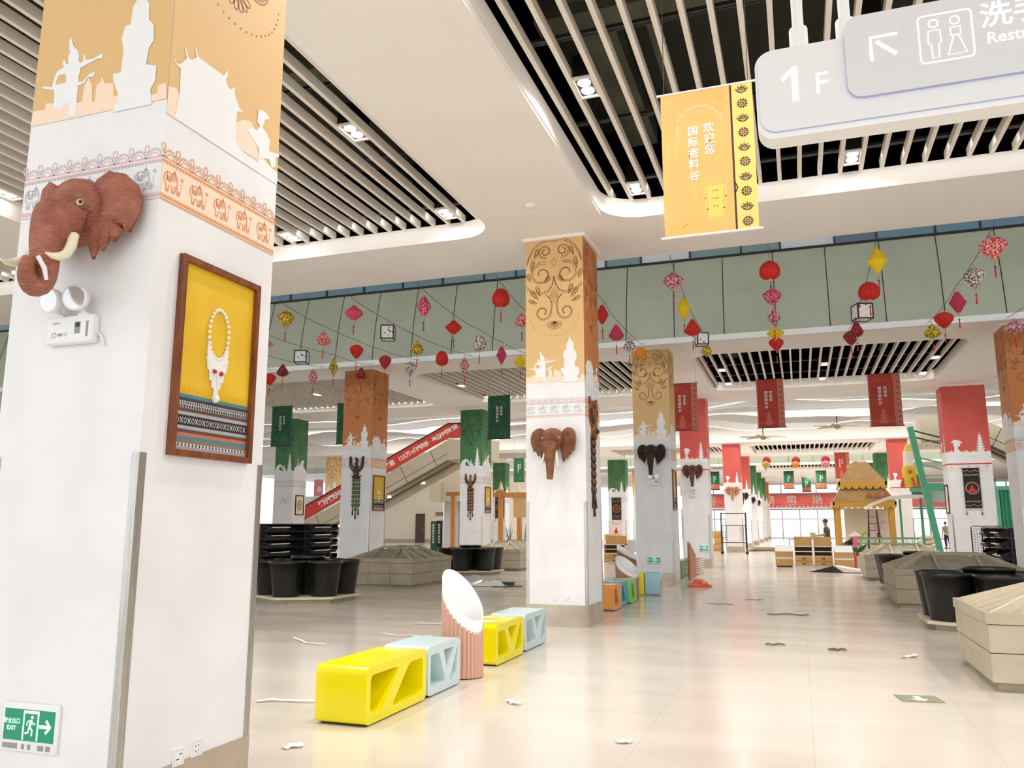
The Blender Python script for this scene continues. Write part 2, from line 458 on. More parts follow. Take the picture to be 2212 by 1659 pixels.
for nm, fx, fy, fz in (('hanging over the right aisle before the kiosk roof', 2.0, 43.5, 6.42), ('hanging left of the aisle above the small elephant pillar', -1.55, 43.5, 6.0),
                       ('hanging above the red escalator banner', -19.2, 43.5, 6.45), ('hanging right of the big red pillar', 7.2, 43.5, 6.55)):
    t = empty('ceiling_fan', (fx, fy, fz)); tag(t, 'large flat ceiling fan ' + nm, 'ceiling fan', 'flat ceiling fans of the atrium')
    MB().tube([(0, 0, 0), (0, 0, 7.6 - fz)], 0.025, 8).build('rod', M_dark, t)
    MB().lathe([(0.0, -0.16), (0.1, -0.13), (0.16, -0.05), (0.14, 0.05), (0.04, 0.12)], 14).build('hub', M_fan, t)
    for q in range(6):
        b = MB(); b.add([(0.1, -0.1, 0.0), (1.15, -0.09, 0.0), (1.15, 0.07, 0.03), (0.1, 0.12, 0.05), (0.1, -0.1, -0.02), (1.15, -0.09, -0.015), (1.15, 0.07, 0.015), (0.1, 0.12, 0.03)],
              [(0, 1, 2, 3), (7, 6, 5, 4), (0, 4, 5, 1), (1, 5, 6, 2), (2, 6, 7, 3), (3, 7, 4, 0)], 0, False, RZ(q * PI / 3 + 0.3)); b.build('blade', M_fan, t)

# ------------------------------------------------------------------ outer walls and the glass entrance
M_cream = mat('cream_wall', (242, 230, 212), 0.65, c2=(236, 222, 202), nscale=0.5)
M_alu = mat('aluminium_frame', (176, 182, 186), 0.35, metal=0.4)
M_clear = mat('clear_glass', (244, 250, 252), 0.03, trans=1.0, spec=0.3)
M_mullion = mat('mullion_grey', (214, 218, 220), 0.5)
def glazed(name, xa, xb, y, z0, z1, pitch, rows=(2.6,), glass=True):
    fr = MB(); x = xa
    while x <= xb + 1e-3:
        fr.box(x - 0.06, y - 0.08, z0, x + 0.06, y + 0.08, z1); x += pitch
    for z in (z0 + 0.04,) + tuple(rows) + (z1 - 0.04,): fr.box(xa, y - 0.07, z - 0.05, xb, y + 0.07, z + 0.05)
    o = struct(fr.build(name, M_mullion))
    if glass:
        x = xa
        while x < xb - 1e-3:
            struct(MB().box(x + 0.06, y - 0.008, z0, min(x + pitch, xb) - 0.06, y + 0.008, z1).build('pane', M_clear, o)); x += pitch
    return o
glazed('window_1', -14.0, 32.0, 105.0, 0.0, 3.45, 2.0, (2.3,))
glazed('window_2', -14.0, 32.0, 105.0, 5.3, 6.6, 4.0, ())
struct(MB().box(-14, 104.9, 3.4, 32, 105.4, 3.55).box(-14, 104.9, 5.2, 32, 105.4, 5.4).build('trim_2', M_alu))
wl_ = MB()
glz = struct(MB().box(-51.2, 10, 0, -51.0, 12, ZC).build('wall_left', M_cream))
fr = MB()
yy = 12.0
while yy <= 62.01:
    fr.box(-51.15, yy - 0.06, 0, -51.0, yy + 0.06, ZC + 2); yy += 2.5
for z in (0.1, 2.9, 4.6, 6.3): fr.box(-51.15, 12, z - 0.05, -51.0, 62, z + 0.05)
w3 = struct(fr.build('window_3', M_mullion))
# back wall under the escalators, with doors
bw = MB(); bw.box(-41.5, 69.0, 0, -20.4, 69.3, ZC)
bw.box(-41.5, 68.97, 0, -20.4, 69.0, 0.32, 1)
struct(bw.build('wall_back', [M_cream, mat('grey_skirting', (180, 172, 152), 0.5)]))
M_door = mat('dark_brown_door', (84, 66, 52), 0.5)
for k, (xa, xb) in enumerate(((-33.4, -32.5), (-29.4, -28.3))):
    d = struct(MB().box(xa, 68.9, 0, xb, 68.99, 2.6).build('door_%d' % (k + 1), M_door))
    struct(MB().box(xb - 0.14, 68.84, 1.0, xb - 0.1, 68.9, 1.25).build('door_handle', M_steel, d, world=True))
tag(MB().box(-31.4, 68.93, 2.42, -30.5, 68.99, 2.75).build('wall_plate', mat('plate_brown', (140, 122, 108), .5)), 'small brown plate on the cream wall under the escalator', 'sign')
struct(MB().box(33.8, 20, 0, 34, 105, ZC).build('wall_right', M_cream))
# ------------------------------------------------------------------ pillars with printed murals
DANCER = [(0.242, 4.417), (0.258, 4.396), (0.279, 4.348), (0.315, 4.311), (0.331, 4.278), (0.328, 4.244), (0.345, 4.228), (0.364, 4.241), (0.362, 4.278), (0.375, 4.275), (0.382, 4.242), (0.439, 4.238), (0.483, 4.251), (0.532, 4.256), (0.509, 4.246), (0.506, 4.225), (0.475, 4.231), (0.432, 4.219), (0.383, 4.207), (0.348, 4.197), (0.346, 4.172), (0.34, 4.139), (0.343, 4.109), (0.374, 4.103), (0.393, 4.12), (0.415, 4.141), (0.465, 4.149), (0.453, 4.121), (0.412, 4.125), (0.39, 4.095), (0.356, 4.085), (0.341, 4.088), (0.344, 4.02), (0.342, 3.953), (0.343, 3.894), (0.292, 3.903), (0.291, 3.953), (0.271, 3.991), (0.247, 3.978), (0.239, 3.958), (0.176, 3.97), (0.165, 4.019), (0.164, 4.07), (0.156, 4.093), (0.134, 4.097), (0.052, 4.125), (0.088, 4.129), (0.137, 4.113), (0.144, 4.142), (0.158, 4.196), (0.177, 4.214), (0.217, 4.227), (0.203, 4.251), (0.205, 4.277), (0.222, 4.269), (0.236, 4.241), (0.251, 4.242), (0.24, 4.287), (0.253, 4.311), (0.241, 4.365)]
HOLE = [(0.186, 4.182), (0.238, 4.18), (0.245, 4.123), (0.165, 4.125), (0.169, 4.155)]
HOUSES = [(0.0, 3.885), (0.006, 3.98), (0.102, 3.979), (0.103, 4.017), (0.161, 4.006), (0.359, 3.975), (0.385, 3.98), (0.386, 4.03), (0.389, 4.079), (0.417, 4.124), (0.449, 4.067), (0.46, 3.965), (0.48, 3.962), (0.482, 4.062), (0.508, 4.073), (0.519, 4.109), (0.543, 4.062), (0.608, 4.05), (0.617, 3.969), (0.695, 3.959), (0.699, 3.921), (0.93, 3.927), (0.932, 3.976), (0.985, 3.982), (1.0, 3.885)]
CHEDI = [(0.758, 4.652), (0.776, 4.575), (0.822, 4.505), (0.83, 4.402), (0.868, 4.362), (0.876, 4.259), (0.847, 4.223), (0.836, 4.122), (0.911, 4.098), (0.91, 4.006), (0.881, 3.961), (0.898, 3.868), (0.616, 3.868), (0.654, 3.938), (0.645, 3.985), (0.608, 4.062), (0.599, 4.109), (0.656, 4.105), (0.662, 4.245), (0.64, 4.321), (0.66, 4.395), (0.698, 4.402), (0.703, 4.505), (0.738, 4.559)]
ROOF = [(0.06, 3.80), (0.083, 3.959), (0.078, 4.112), (0.057, 4.112), (0.03, 4.121), (0.022, 4.144), (0.04, 4.123), (0.071, 4.133), (0.119, 4.198), (0.098, 4.24), (0.106, 4.274), (0.112, 4.24), (0.128, 4.212), (0.156, 4.209), (0.192, 4.245), (0.176, 4.295), (0.183, 4.316), (0.188, 4.285), (0.208, 4.258), (0.427, 4.265), (0.459, 4.324), (0.463, 4.285), (0.447, 4.25), (0.469, 4.217), (0.501, 4.212), (0.535, 4.254), (0.532, 4.216), (0.542, 4.185), (0.592, 4.13), (0.617, 4.138), (0.613, 4.118), (0.568, 4.104), (0.564, 4.035), (0.572, 3.914), (0.615, 3.872), (0.8, 3.86), (0.8, 3.80)]
FARMER = [(0.767, 4.215), (0.808, 4.236), (0.851, 4.234), (0.888, 4.215), (0.84, 4.186), (0.823, 4.135), (0.818, 4.118), (0.854, 4.104), (0.901, 4.069), (0.897, 4.029), (0.893, 3.99), (0.95, 4.002), (1.005, 4.02), (1.005, 4.0), (0.967, 3.976), (0.972, 3.912), (0.93, 3.889), (0.897, 3.936), (0.795, 3.894), (0.789, 3.961), (0.752, 3.99), (0.696, 4.009), (0.673, 4.034), (0.717, 4.07), (0.759, 4.071), (0.79, 4.114), (0.76, 4.132)]
TREE = [(0.575, 3.915), (0.565, 4.026), (0.623, 4.073), (0.688, 4.101), (0.729, 4.089), (0.761, 4.04), (0.801, 3.88), (0.615, 3.872)]

def spiral(cx, cy, r0, r1, turns, a0, d=1, n=40):
    return [(cx + (r0 + (r1 - r0) * k / n) * math.cos(a0 + d * 2 * PI * turns * k / n),
             cy + (r0 + (r1 - r0) * k / n) * math.sin(a0 + d * 2 * PI * turns * k / n)) for k in range(n + 1)]
def drop(cx, cy, l, w, ang, n=12):
    out = []
    for k in range(n):
        t = 2 * PI * k / n
        x = l * (0.5 - 0.5 * math.cos(t)); y = w * math.sin(t) * math.sin(t / 2)
        out.append((cx + x * math.cos(ang) - y * math.sin(ang), cy + x * math.sin(ang) + y * math.cos(ang)))
    return out
def ornament(mb, mi, M, v0=4.80, k=1.0, w=0.003, rich=True):
    """large mirrored scrolls, drops and dots, as printed on the upper part of the pillars"""
    lw = 0.011
    def both(pts, cl=False):
        mb.stroke(pts, lw, w, mi, M, cl); mb.stroke([(1 - x, y) for x, y in pts], lw, w, mi, M, cl)
    V = lambda y: v0 + y * k
    # three tiers of paired curls that sweep into each other
    for e in (0, .035):
        both([(x, V(y)) for x, y in spiral(0.285, 0.93, 0.225 - e, 0.05, 1.35, 1.2, 1, 50)])
        both([(x, V(y)) for x, y in spiral(0.345, 1.33, 0.135 - e * .8, 0.03, 1.6, -1.3, -1, 40)])
        both([(x, V(y)) for x, y in spiral(0.30, 0.27, 0.15 - e * .8, 0.04, 1.15, -0.2, -1, 36)])
        both([(0.02, V(0.70 + e)), (0.13, V(0.615 + e)), (0.27, V(0.575 + e)), (0.40, V(0.62 + e * .6)), (0.475, V(0.73 + e)), (0.495, V(0.86 + e))])
        both([(0.02, V(1.14 - e)), (0.06, V(1.27 - e)), (0.13, V(1.40 - e)), (0.25, V(1.50 - e)), (0.38, V(1.55 - e)), (0.5, V(1.53 - e))])
        both([(0.36, V(0.57)), (0.43, V(0.50)), (0.465 - e * .5, V(0.41)), (0.455 - e * .5, V(0.30)), (0.445 - e * .5, V(0.24))])
    for s in (1.0, 0.62, .3):
        mb.stroke([(0.5, V(0.56 + 0.14 * s)), (0.5 + 0.075 * s, V(0.56)), (0.5, V(0.56 - 0.14 * s)), (0.5 - 0.075 * s, V(0.56))], lw, w, mi, M, True)
    mb.stroke([(0.5, V(1.20)), (0.545, V(1.13)), (0.5, V(1.06)), (0.455, V(1.13))], lw, w, mi, M, True)
    for a, b, l, t, ang in ((0.1, 1.0, 0.2, 0.04, 1.4), (0.08, 0.82, 0.16, 0.04, 1.9), (0.16, 1.22, 0.18, 0.04, 1.25), (0.34, 0.78, 0.14, 0.05, 0.9), (0.22, 0.5, 0.2, 0.04, 2.3), (0.2, 0.43, 0.16, 0.035, 2.7), (0.25, 0.56, 0.18, 0.04, 1.9)):
        both(drop(a, V(b), l, t, ang), True); both(drop(a + .25 * l * math.cos(ang), V(b) + .25 * l * math.sin(ang), l * .6, t * .5, ang), True)
    for a in range(-3, 4):
        ang = -PI / 2 + a * 0.42
        mb.stroke(drop(0.5, V(0.10), 0.14, 0.03, ang), lw * .8, w, mi, M, True)
    if rich:
        for q in range(25):
            a = PI * 1.0 + PI * q / 24
            mb.disc(0.5 + 0.42 * math.cos(a), V(0.2 + 0.34 * math.sin(a)), 0.008, w, mi, M, 6)
ELE = [(.05, .55), (.08, .75), (.2, .88), (.4, .9), (.5, .85), (.58, .95), (.7, .95), (.8, .85), (.84, .6), (.86, .35), (.9, .2), (.98, .18), (1.0, .3), (1.03, .25), (1.0, .1), (.88, .1), (.8, .2), (.77, .42), (.7, .4), (.69, .08), (.55, .08), (.55, .36), (.35, .34), (.33, .06), (.2, .06), (.18, .4), (.08, .45)]
def elephant_print(mb, u, v, h, mi, M, w=0.004, d=1, rich=True):
    q = lambda p: (u + d * p[0] * h * 0.95, v + p[1] * h)
    lw = 0.006 if rich else 0.009
    mb.stroke([q(p) for p in ELE], lw, w, mi, M, True)
    mb.stroke([q(p) for p in ((.55, .6), (.59, .85), (.64, 1.1), (.7, .8), (.66, .62))], lw, w, mi, M, True)
    if rich:
        mb.stroke([q(p) for p in ((.2, .87), (.22, .55), (.45, .5), (.48, .86))], lw, w, mi, M)
        mb.stroke([q(p) for p in ((.21, .74), (.28, .66), (.33, .74), (.39, .65), (.47, .72))], lw, w, mi, M)
        mb.stroke([q(p) for p in ((.21, .6), (.3, .6), (.44, .57))], lw * 1.6, w, mi, M)
        mb.disc(*q((.76, .72)), .006, w, mi, M, 6)
        for x in (.26, .62): mb.stroke([q((x - .05, .14)), q((x + .06, .14))], lw, w, mi, M)
        mb.stroke([q(p) for p in spiral(1.1, .82, .1, .02, 1.2, -1, 1, 14)], lw * .8, w, mi, M)
        for k in range(3): mb.disc(*q((1.08, .6 - .12 * k)), .0045, w, mi, M, 5)
def frieze_elephants(mb, M, wd, ca, cb, cd, v0=3.325, v1=3.53, rich=True, ground=None):
    """ground band, double border lines with saw teeth, elephants, and an arch border with drops on top"""
    if ground is not None: mb.rect(0, v0 - 0.01, wd, v1 + 0.01, 0.002, ground, M)
    for v, s in ((v0, 1), (v1, -1)):
        mb.rect(0, v - .004, wd, v + .004, 0.003, cb, M); mb.rect(0, v - s * .018 - .003, wd, v - s * .018 + .003, 0.003, cb, M)
        n = int(wd / 0.024)
        if rich:
            for k in range(n):
                a = wd * k / n; mb.flat([(a, v + s * .004), (a + wd / n, v + s * .004), (a + wd / n / 2, v + s * .02)], 0.003, ca, M)
    n = max(4, int(wd / 0.172))
    for k in range(n): elephant_print(mb, wd * k / n + 0.012, v0 + 0.03, 0.135, cd, M, rich=rich)
    m = 9
    for k in range(m):
        c = wd * (k + .5) / m; r = wd / m * 0.40
        mb.ringstroke(c, v1 + 0.02, r, 0.005, 0.003, ca, M, 10, 0, PI); mb.ringstroke(c, v1 + 0.02, r * .62, 0.005, 0.003, cb, M, 8, 0, PI)
        if rich:
            for q in range(9):
                a = PI * q / 8; mb.disc(c + r * 1.17 * math.cos(a), v1 + .02 + r * 1.17 * math.sin(a), .005, .003, ca, M, 5)
        mb.stroke(drop(wd * k / m + 0.0, v1 + 0.045, .05, .02, PI / 2), 0.006, 0.003, cb, M, True)

def pagoda(mb, mi, M, u, v0, h, w, tiers, wv=0.005):
    for k in range(tiers):
        a = v0 + h * 0.86 * k / tiers; s = w * (1 - 0.78 * k / tiers); th = h * 0.86 / tiers
        mb.flat([(u - s * .5, a + th * .45), (u - s * .36, a + th * .75), (u + s * .36, a + th * .75), (u + s * .5, a + th * .45)], wv, mi, M)
        mb.rect(u - s * .27, a, u + s * .27, a + th * 1.02, wv - 0.0005, mi, M)
    mb.flat([(u - w * .07, v0 + h * .84), (u + w * .07, v0 + h * .84), (u, v0 + h)], wv, mi, M)
def house_row(mb, mi, M, wd, v0):
    pts = [(0, v0 - .04)]; x = 0
    hs = (.05, .09, .03, .12, .06, .1, .04, .08, .05, .11, .04, .07)
    for k, h in enumerate(hs):
        a = wd * k / len(hs); b = wd * (k + 1) / len(hs)
        pts += [(a, v0 + h * .55), ((a + b) / 2, v0 + h), (b - 0.004, v0 + h * .5)]
    pts.append((wd, v0 - .04)); mb.flat(pts, 0.003, mi, M)
def ship_wave(mb, mi, M, v0):
    mb.flat([(0.0, v0 - .03), (0.02, v0 + .05), (.08, v0 + .2), (.2, v0 + .3), (.33, v0 + .29), (.42, v0 + .2), (.4, v0 + .12), (.34, v0 + .1), (.36, v0 + .17), (.3, v0 + .2), (.24, v0 + .15), (.24, v0 + .05), (.34, v0 + 0.0), (.62, v0 + .02), (.62, v0 - .03)], .004, mi, M)
    mb.flat([(.38, v0 + .03), (.42, v0 + .12), (.5, v0 + .27), (.51, v0 + .13), (.6, v0 + .08), (.56, v0 + .02)], .004, mi, M)
    mb.stroke([(.5, v0), (.5, v0 + .29)], .012, .0045, mi, M)
def lion(mb, mi, M, v0):
    mb.flat([(.03, v0 - .03), (.04, v0 + .1), (.1, v0 + .17), (.25, v0 + .24), (.42, v0 + .26), (.52, v0 + .4), (.6, v0 + .5), (.72, v0 + .52), (.78, v0 + .42), (.7, v0 + .36), (.72, v0 + .22), (.84, v0 + .14), (.95, v0 + .02), (.97, v0 - .03)], .004, mi, M)
def hat_person(mb, mi, M, v0):
    mb.flat([(.12, v0 + .36), (.2, v0 + .46), (.34, v0 + .42), (.4, v0 + .3), (.33, v0 + .35), (.33, v0 + .25), (.27, v0 + .2), (.3, v0 - .02), (.17, v0 - .02), (.2, v0 + .18), (.17, v0 + .3), (.2, v0 + .35)], .005, mi, M)

PILLARS = {}
D_ = 1.02
def pillar(i, j, theme, label, faces='FR', w=1.0, x0=None, rich=True, high=True):
    xr = -3.175 + 9.0757 * i; y = 12.695 + 9.379 * j
    xl = (xr - 1.0) if x0 is None else x0
    zt = ZC + 0.02
    p = struct(MB().box(0, 0, 0, w, D_, zt).build('pillar', M_white, loc=None), label); p.location = (xl, y, 0)
    sk = MB(); t = .006
    sk.box(-t, -t, 0, w + t, D_ + t, 0.33); struct(sk.build('skirting', M_skirt, p))
    for cx, cy, sx, sy in ((0, 0, -1, -1), (w, 0, 1, -1), (w, D_, 1, 1)):
        g = MB(); a = .045
        g.box(min(cx, cx - sx * a), min(cy, cy + sy * .004), .33, max(cx, cx - sx * a), max(cy, cy + sy * .004), 1.93)
        g.box(min(cx, cx + sx * .004), min(cy + sy * .004, cy - sy * a), .33, max(cx, cx + sx * .004), max(cy + sy * .004, cy - sy * a), 1.93)
        struct(g.build('corner_guard', M_steel, p))
    FR = {'F': (FRONT(0, 0), w), 'R': (RIGHT(w, 0), D_), 'L': (LEFT(0, D_), D_)}
    struct(MB().box(-.05, -.05, ZC - .05, w + .05, D_ + .05, ZC + .01).build('ceiling_collar', M_ceil)).location = (xl, y, 0)
    for fc in faces:
        M, wd = FR[fc]; mb = MB(); Ms = M @ Matrix.Diagonal((wd, 1, 1, 1))
        if theme in ('gold', 'amber'):
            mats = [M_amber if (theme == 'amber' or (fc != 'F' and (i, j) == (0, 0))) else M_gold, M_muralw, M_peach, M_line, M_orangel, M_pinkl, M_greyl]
            mb.rect(0, 3.885, wd, ZC, 0.0015, 0, M)
            if fc == 'F':
                mb.flat(HOUSES, .003, 2, Ms); mb.flat(DANCER, .004, 1, Ms); mb.flat(HOLE, .005, 0, Ms); mb.flat(CHEDI, .0045, 1, Ms)
            else:
                Mf = Ms if fc == 'R' else Ms
                mb.flat([(0, 3.8), (0.0, 3.96), (.06, 3.98), (.09, 3.95), (.09, 3.8)], .003, 2, Mf)
                mb.flat(ROOF, .004, 1, Mf); mb.flat(TREE, .0035, 2, Mf); mb.flat(FARMER, .005, 1, Mf)
                mb.flat([(.78, 3.87), (.8, 3.93), (.9, 3.9), (1.0, 3.88), (1.0, 3.8), (.78, 3.8)], .003, 1, Mf)
            ornament(mb, 3, Ms, 4.80, 1.0, .003, rich)
            if fc == 'F': frieze_elephants(mb, M, wd, 6, 5, 6 if theme == 'gold' else 4, rich=rich)
            else: frieze_elephants(mb, M, wd, 4, 4, 4, rich=rich, ground=2)
        elif theme == 'green':
            mats = [M_green, M_muralw, M_greenl, M_greyl, M_peach]
            mb.rect(0, 3.95, wd, ZC, .0015, 0, M)
            if fc == 'F': ship_wave(mb, 1, Ms, 3.97); pagoda(mb, 1, Ms, .77, 3.93, .85, .34, 8)
            else: lion(mb, 1, Ms, 3.97); pagoda(mb, 1, Ms, .3, 4.1, .5, .16, 4)
            mb.rect(0, 3.9, wd, 3.975, .003, 1, M)
            ornament(mb, 2, Ms, 4.85, .96, .003, False)
            mb.rect(0, 3.26, wd, 3.30, .003, 3, M); mb.rect(0, 3.50, wd, 3.53, .003, 3, M)
            for k in range(8):
                a = wd * k / 8; b = wd / 8
                mb.stroke([(a, 3.47), (a + b / 2, 3.33), (a + b, 3.47)], .02, .003, 3, M)
                mb.flat([(a + b * .3, 3.47), (a + b * .7, 3.47), (a + b / 2, 3.41)], .003, 4, M)
        else:
            mats = [M_red, M_muralw, M_redl, M_pinkl, M_peach]
            mb.rect(0, 3.98, wd, ZC, .0015, 0, M)
            house_row(mb, 4, Ms, 1.0, 4.0); hat_person(mb, 1, Ms, 4.0); pagoda(mb, 1, Ms, .78, 3.98, .72, .28, 7)
            mb.rect(0, 3.9, wd, 4.0, .004, 1, M)
            mb.rect(0, 3.60, wd, 3.645, .003, 2, M)
            n = 5
            for k in range(n): elephant_print(mb, wd * (k + .12) / n, 3.44, .13, 3, M, rich=False)
            for k in range(14): mb.stroke([(wd * k / 14, 3.40), (wd * (k + .5) / 14, 3.35), (wd * (k + 1) / 14, 3.40)], .008, .003, 3, M)
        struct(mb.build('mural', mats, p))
    PILLARS[(i, j)] = p
    return p
pillar(0, -1, 'gold', 'big white pillar nearest the camera with an elephant head and golden mural')
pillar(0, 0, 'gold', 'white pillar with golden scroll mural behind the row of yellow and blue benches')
pillar(0, 1, 'gold', 'white pillar with dark brown elephant head and a green exit sign low on its front')
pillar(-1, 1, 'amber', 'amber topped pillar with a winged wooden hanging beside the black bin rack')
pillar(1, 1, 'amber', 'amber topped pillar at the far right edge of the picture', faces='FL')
pillar(-1, 0, 'gold', 'golden topped pillar hidden behind the big elephant pillar', rich=False)
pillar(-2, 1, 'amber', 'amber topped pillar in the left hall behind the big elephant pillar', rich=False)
pillar(0, 2, 'red', 'red topped pillar with a brown elephant head left of the main aisle')
pillar(1, 2, 'red', 'wide red topped pillar with a dark tapestry right of the aisle', faces='FL', w=1.36, x0=4.88)
pillar(-1, 2, 'green', 'green topped pillar with a winged wooden hanging before the escalator')
pillar(-2, 2, 'green', 'green topped pillar partly behind a green banner at the left')
pillar(0, 4, 'red', 'orange red topped pillar with a tan elephant head behind the tall metal trolley', rich=False)
for j, th, lb in ((5, 'red', 'slim red topped pillar right behind the tan elephant pillar'), (6, 'green', 'dark green topped pillar third in the far aisle row'), (7, 'green', 'teal green topped pillar fourth in the far aisle row'),
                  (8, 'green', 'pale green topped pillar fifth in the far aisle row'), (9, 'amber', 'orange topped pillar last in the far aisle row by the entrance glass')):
    pillar(0, j, th, lb, rich=False)
pillar(-1, 5, 'green', 'far green topped pillar with a lion tapestry seen right of the middle golden pillar', rich=False, w=1.3)
pillar(-2, 5, 'green', 'far green topped pillar behind the wooden post stall', rich=False)
pillar(-3, 4, 'gold', 'far golden topped pillar above the lower end of the escalator', rich=False)
pillar(1, 4, 'red', 'slim red topped pillar behind the tan kiosk roof', faces='FL', rich=False)
pillar(1, 5, 'green', 'green topped pillar directly above the tan kiosk roof', faces='FL', rich=False)
pillar(1, 6, 'green', 'green topped pillar in the right row hidden behind the kiosk', faces='FL', rich=False)
pillar(-1, 6, 'gold', 'golden topped far pillar beside the dark elephant pillar', rich=False)
pillar(-2, 4, 'green', 'green topped far pillar hidden behind the nearer green pillar', rich=False)
# ------------------------------------------------------------------ twin downlights between the slats
M_lens = mat('lamp_lens', (255, 252, 244), 0.3, emit=14.0)
DL = [(-2.13, 8.72, 6.62), (-2.13, 11.84, 6.62), (0.95, 8.72, 6.62), (0.98, 11.78, 6.62), (4.0, 11.8, 6.62), (4.0, 8.72, 6.62), (-5.40, 8.80, 6.62), (-5.40, 11.82, 6.62), (-8.49, 11.9, 6.62), (-8.49, 8.8, 6.62), (-11.4, 8.8, 6.62), (-5.4, 5.7, 6.62), (0.95, 5.7, 6.62), (-2.13, 5.7, 6.62), (4.0, 5.7, 6.62)]
DL2 = [(-2.13, 26.6, 6.44), (0.92, 26.6, 6.44), (3.98, 26.6, 6.44), (-2.13, 29.3, 6.44), (0.92, 29.3, 6.44), (3.98, 29.3, 6.44), (-17.3, 26.6, 6.44), (-20.2, 29.3, 6.44), (-11.1, 26.6, 6.44), (-11.1, 29.3, 6.44), (-8, 26.6, 6.44), (-8, 29.3, 6.44)]
WHERE = ['over the open floor, nearest the left rim of the right recess', 'at the far left corner of the right recess, left of the golden banner', 'behind the floor sign, second row of the right recess', 'under the edge of the floor sign, far end of its recess',
         'far right end of the right recess', 'right part of the right recess', 'in the left recess, halfway along beside the big pillar', 'at the far right corner of the left recess', 'beside the big pillar edge, far end of the left recess', 'left recess behind the big pillar', 'at the left picture edge in the left recess',
         'near end of the left recess', 'near end of the right recess above the sign', 'near end of the right recess over the open floor', 'near right end of the right recess']
WHERE2 = ['far ceiling, left end of the nearer row above the aisle', 'far ceiling, middle of the nearer row above the aisle', 'far ceiling, right end of the nearer row above the aisle', 'far ceiling, left end of the farther row above the aisle', 'far ceiling, middle of the farther row above the aisle', 'far ceiling, right end of the farther row above the aisle',
          'above the left green banner in the far left recess', 'beside the top of the left green pillar', 'under the lanterns left of the middle pillar', 'above the green banner left of the middle pillar', 'right of the recess left of the middle pillar', 'farther right of the recess left of the middle pillar']
def snap(x):                                                                    # centre of the nearest gap between two slats
    m = round((x - 0.95) / 9.0757); b0 = -2.3895 + 9.0757 * m
    return b0 + .281 * round((x - b0) / .281)
DL = [(snap(x), y, 6.672) for x, y, z in DL]; DL2 = [(snap(x), y, 6.482) for x, y, z in DL2]
for k, (x, y, z) in enumerate(DL + DL2):
    t = empty('downlight', (x, y, z)); wh = (WHERE + WHERE2)[k]
    tag(t, 'twin downlight ' + wh, 'downlight', 'twin downlights in the slatted ceilings')
    f = MB(); a, b = .112, .235
    f.box(-a, -b, -.012, a, -b + .03, .02).box(-a, b - .03, -.012, a, b, .02).box(-a, -b + .03, -.01, -a + .012, b - .03, .02).box(a - .012, -b + .03, -.01, a, b - .03, .02)
    f.build('bezel', M_slat, t)
    MB().box(-a + .005, -b + .005, .012, a - .005, b - .005, .30).build('housing', M_black, t)
    for s in (-1, 1):
        MB().lathe([(0.0, -.012), (.05, -.008), (.075, .0), (.08, .012)], 16, 0, T(0, s * .092, 0.002)).build('lamp', M_lens, t)
    if k in (11, 12, 13, 14):
        pass
def beam(x, y, z, e):
    for q in (-1, 1):
        l = bpy.data.lights.new('downlight_beam', 'AREA'); l.shape = 'DISK'; l.size = .15; l.energy = e / 2; l.color = (1, .97, .93); l.spread = math.radians(150)
        o = bpy.data.objects.new('downlight_beam', l); COL.objects.link(o); o.location = (snap(x), y + q * .092, z)
for x in (-17.5, -8.49, -5.4, -2.13, 0.95, 4.0, 9.5):
    for y, e in ((2.6, 36), (5.7, 40), (8.72, 34), (11.8, 12)): beam(x, y, 6.655, e * 1.15)
for x in (-17.3, -11.1, -8, -2.13, 0.92, 3.98, 9):
    for y in (26.6, 29.3): beam(x, y, 6.465, 36)
for x in (-17.3, -8, -2.13, 0.92, 3.98, 9):  # added lamps without fixtures, brightening the far halls
    for y in (54, 57, 72, 75.5, 82, 90, 98): beam(x, y, 6.36, 75)
sd = MB().lathe([(.0, -.05), (.06, -.048), (.085, -.03), (.09, 0)], 20).build('smoke_detector', M_trim); sd.location = (-3.62, 11.25, ZC)
tag(sd, 'round white smoke detector on the ceiling near the middle pillar', 'smoke detector')

# ------------------------------------------------------------------ benches and fluted bin
M_ybench = mat('glossy_yellow', (240, 226, 0), 0.12, spec=0.6)
M_bbench = mat('glossy_pale_blue', (200, 220, 224), 0.14, spec=0.6)
M_obench = mat('glossy_orange', (226, 152, 78), 0.15, spec=0.6)
M_cbench = mat('glossy_cyan', (60, 166, 208), 0.15, spec=0.6)
M_gbench = mat('glossy_green', (128, 206, 92), 0.15, spec=0.6)
M_pinkbin = mat('fluted_pink', (212, 166, 146), 0.45)
M_brownbin = mat('fluted_brown', (158, 116, 88), 0.5)
M_rim = mat('bin_white', (240, 240, 240), 0.35)
M_foot = mat('black_rubber', (20, 20, 20), .6)
def round_poly(p, r, n=5):
    out = []; k = len(p)
    for i in range(k):
        a = Vector(p[i - 1]); b = Vector(p[i]); c = Vector(p[(i + 1) % k])
        u = (a - b); v = (c - b); lu = u.length; lv = v.length; u.normalize(); v.normalize()
        d = min(r, lu * .45, lv * .45)
        for q in range(n + 1):
            t = q / n; p0 = b + u * d; p1 = b + v * d
            out.append(tuple((1 - t) ** 2 * p0 + 2 * t * (1 - t) * b + t * t * p1))
    return out
def shell_with_holes(outer, holes, w0, w1, rb=.02):
    """thick moulded block whose face is pierced by rounded triangular openings"""
    bm = bmesh.new()
    ed = []
    for loop in [outer] + holes:
        vs = [bm.verts.new((p[0], p[1], 0)) for p in loop]
        ed += [bm.edges.new((vs[i], vs[(i + 1) % len(vs)])) for i in range(len(vs))]
    bmesh.ops.triangle_fill(bm, use_beauty=True, use_dissolve=False, edges=ed)
    for f in bm.faces:
        if f.normal.z < 0: f.normal_flip()
    return bm
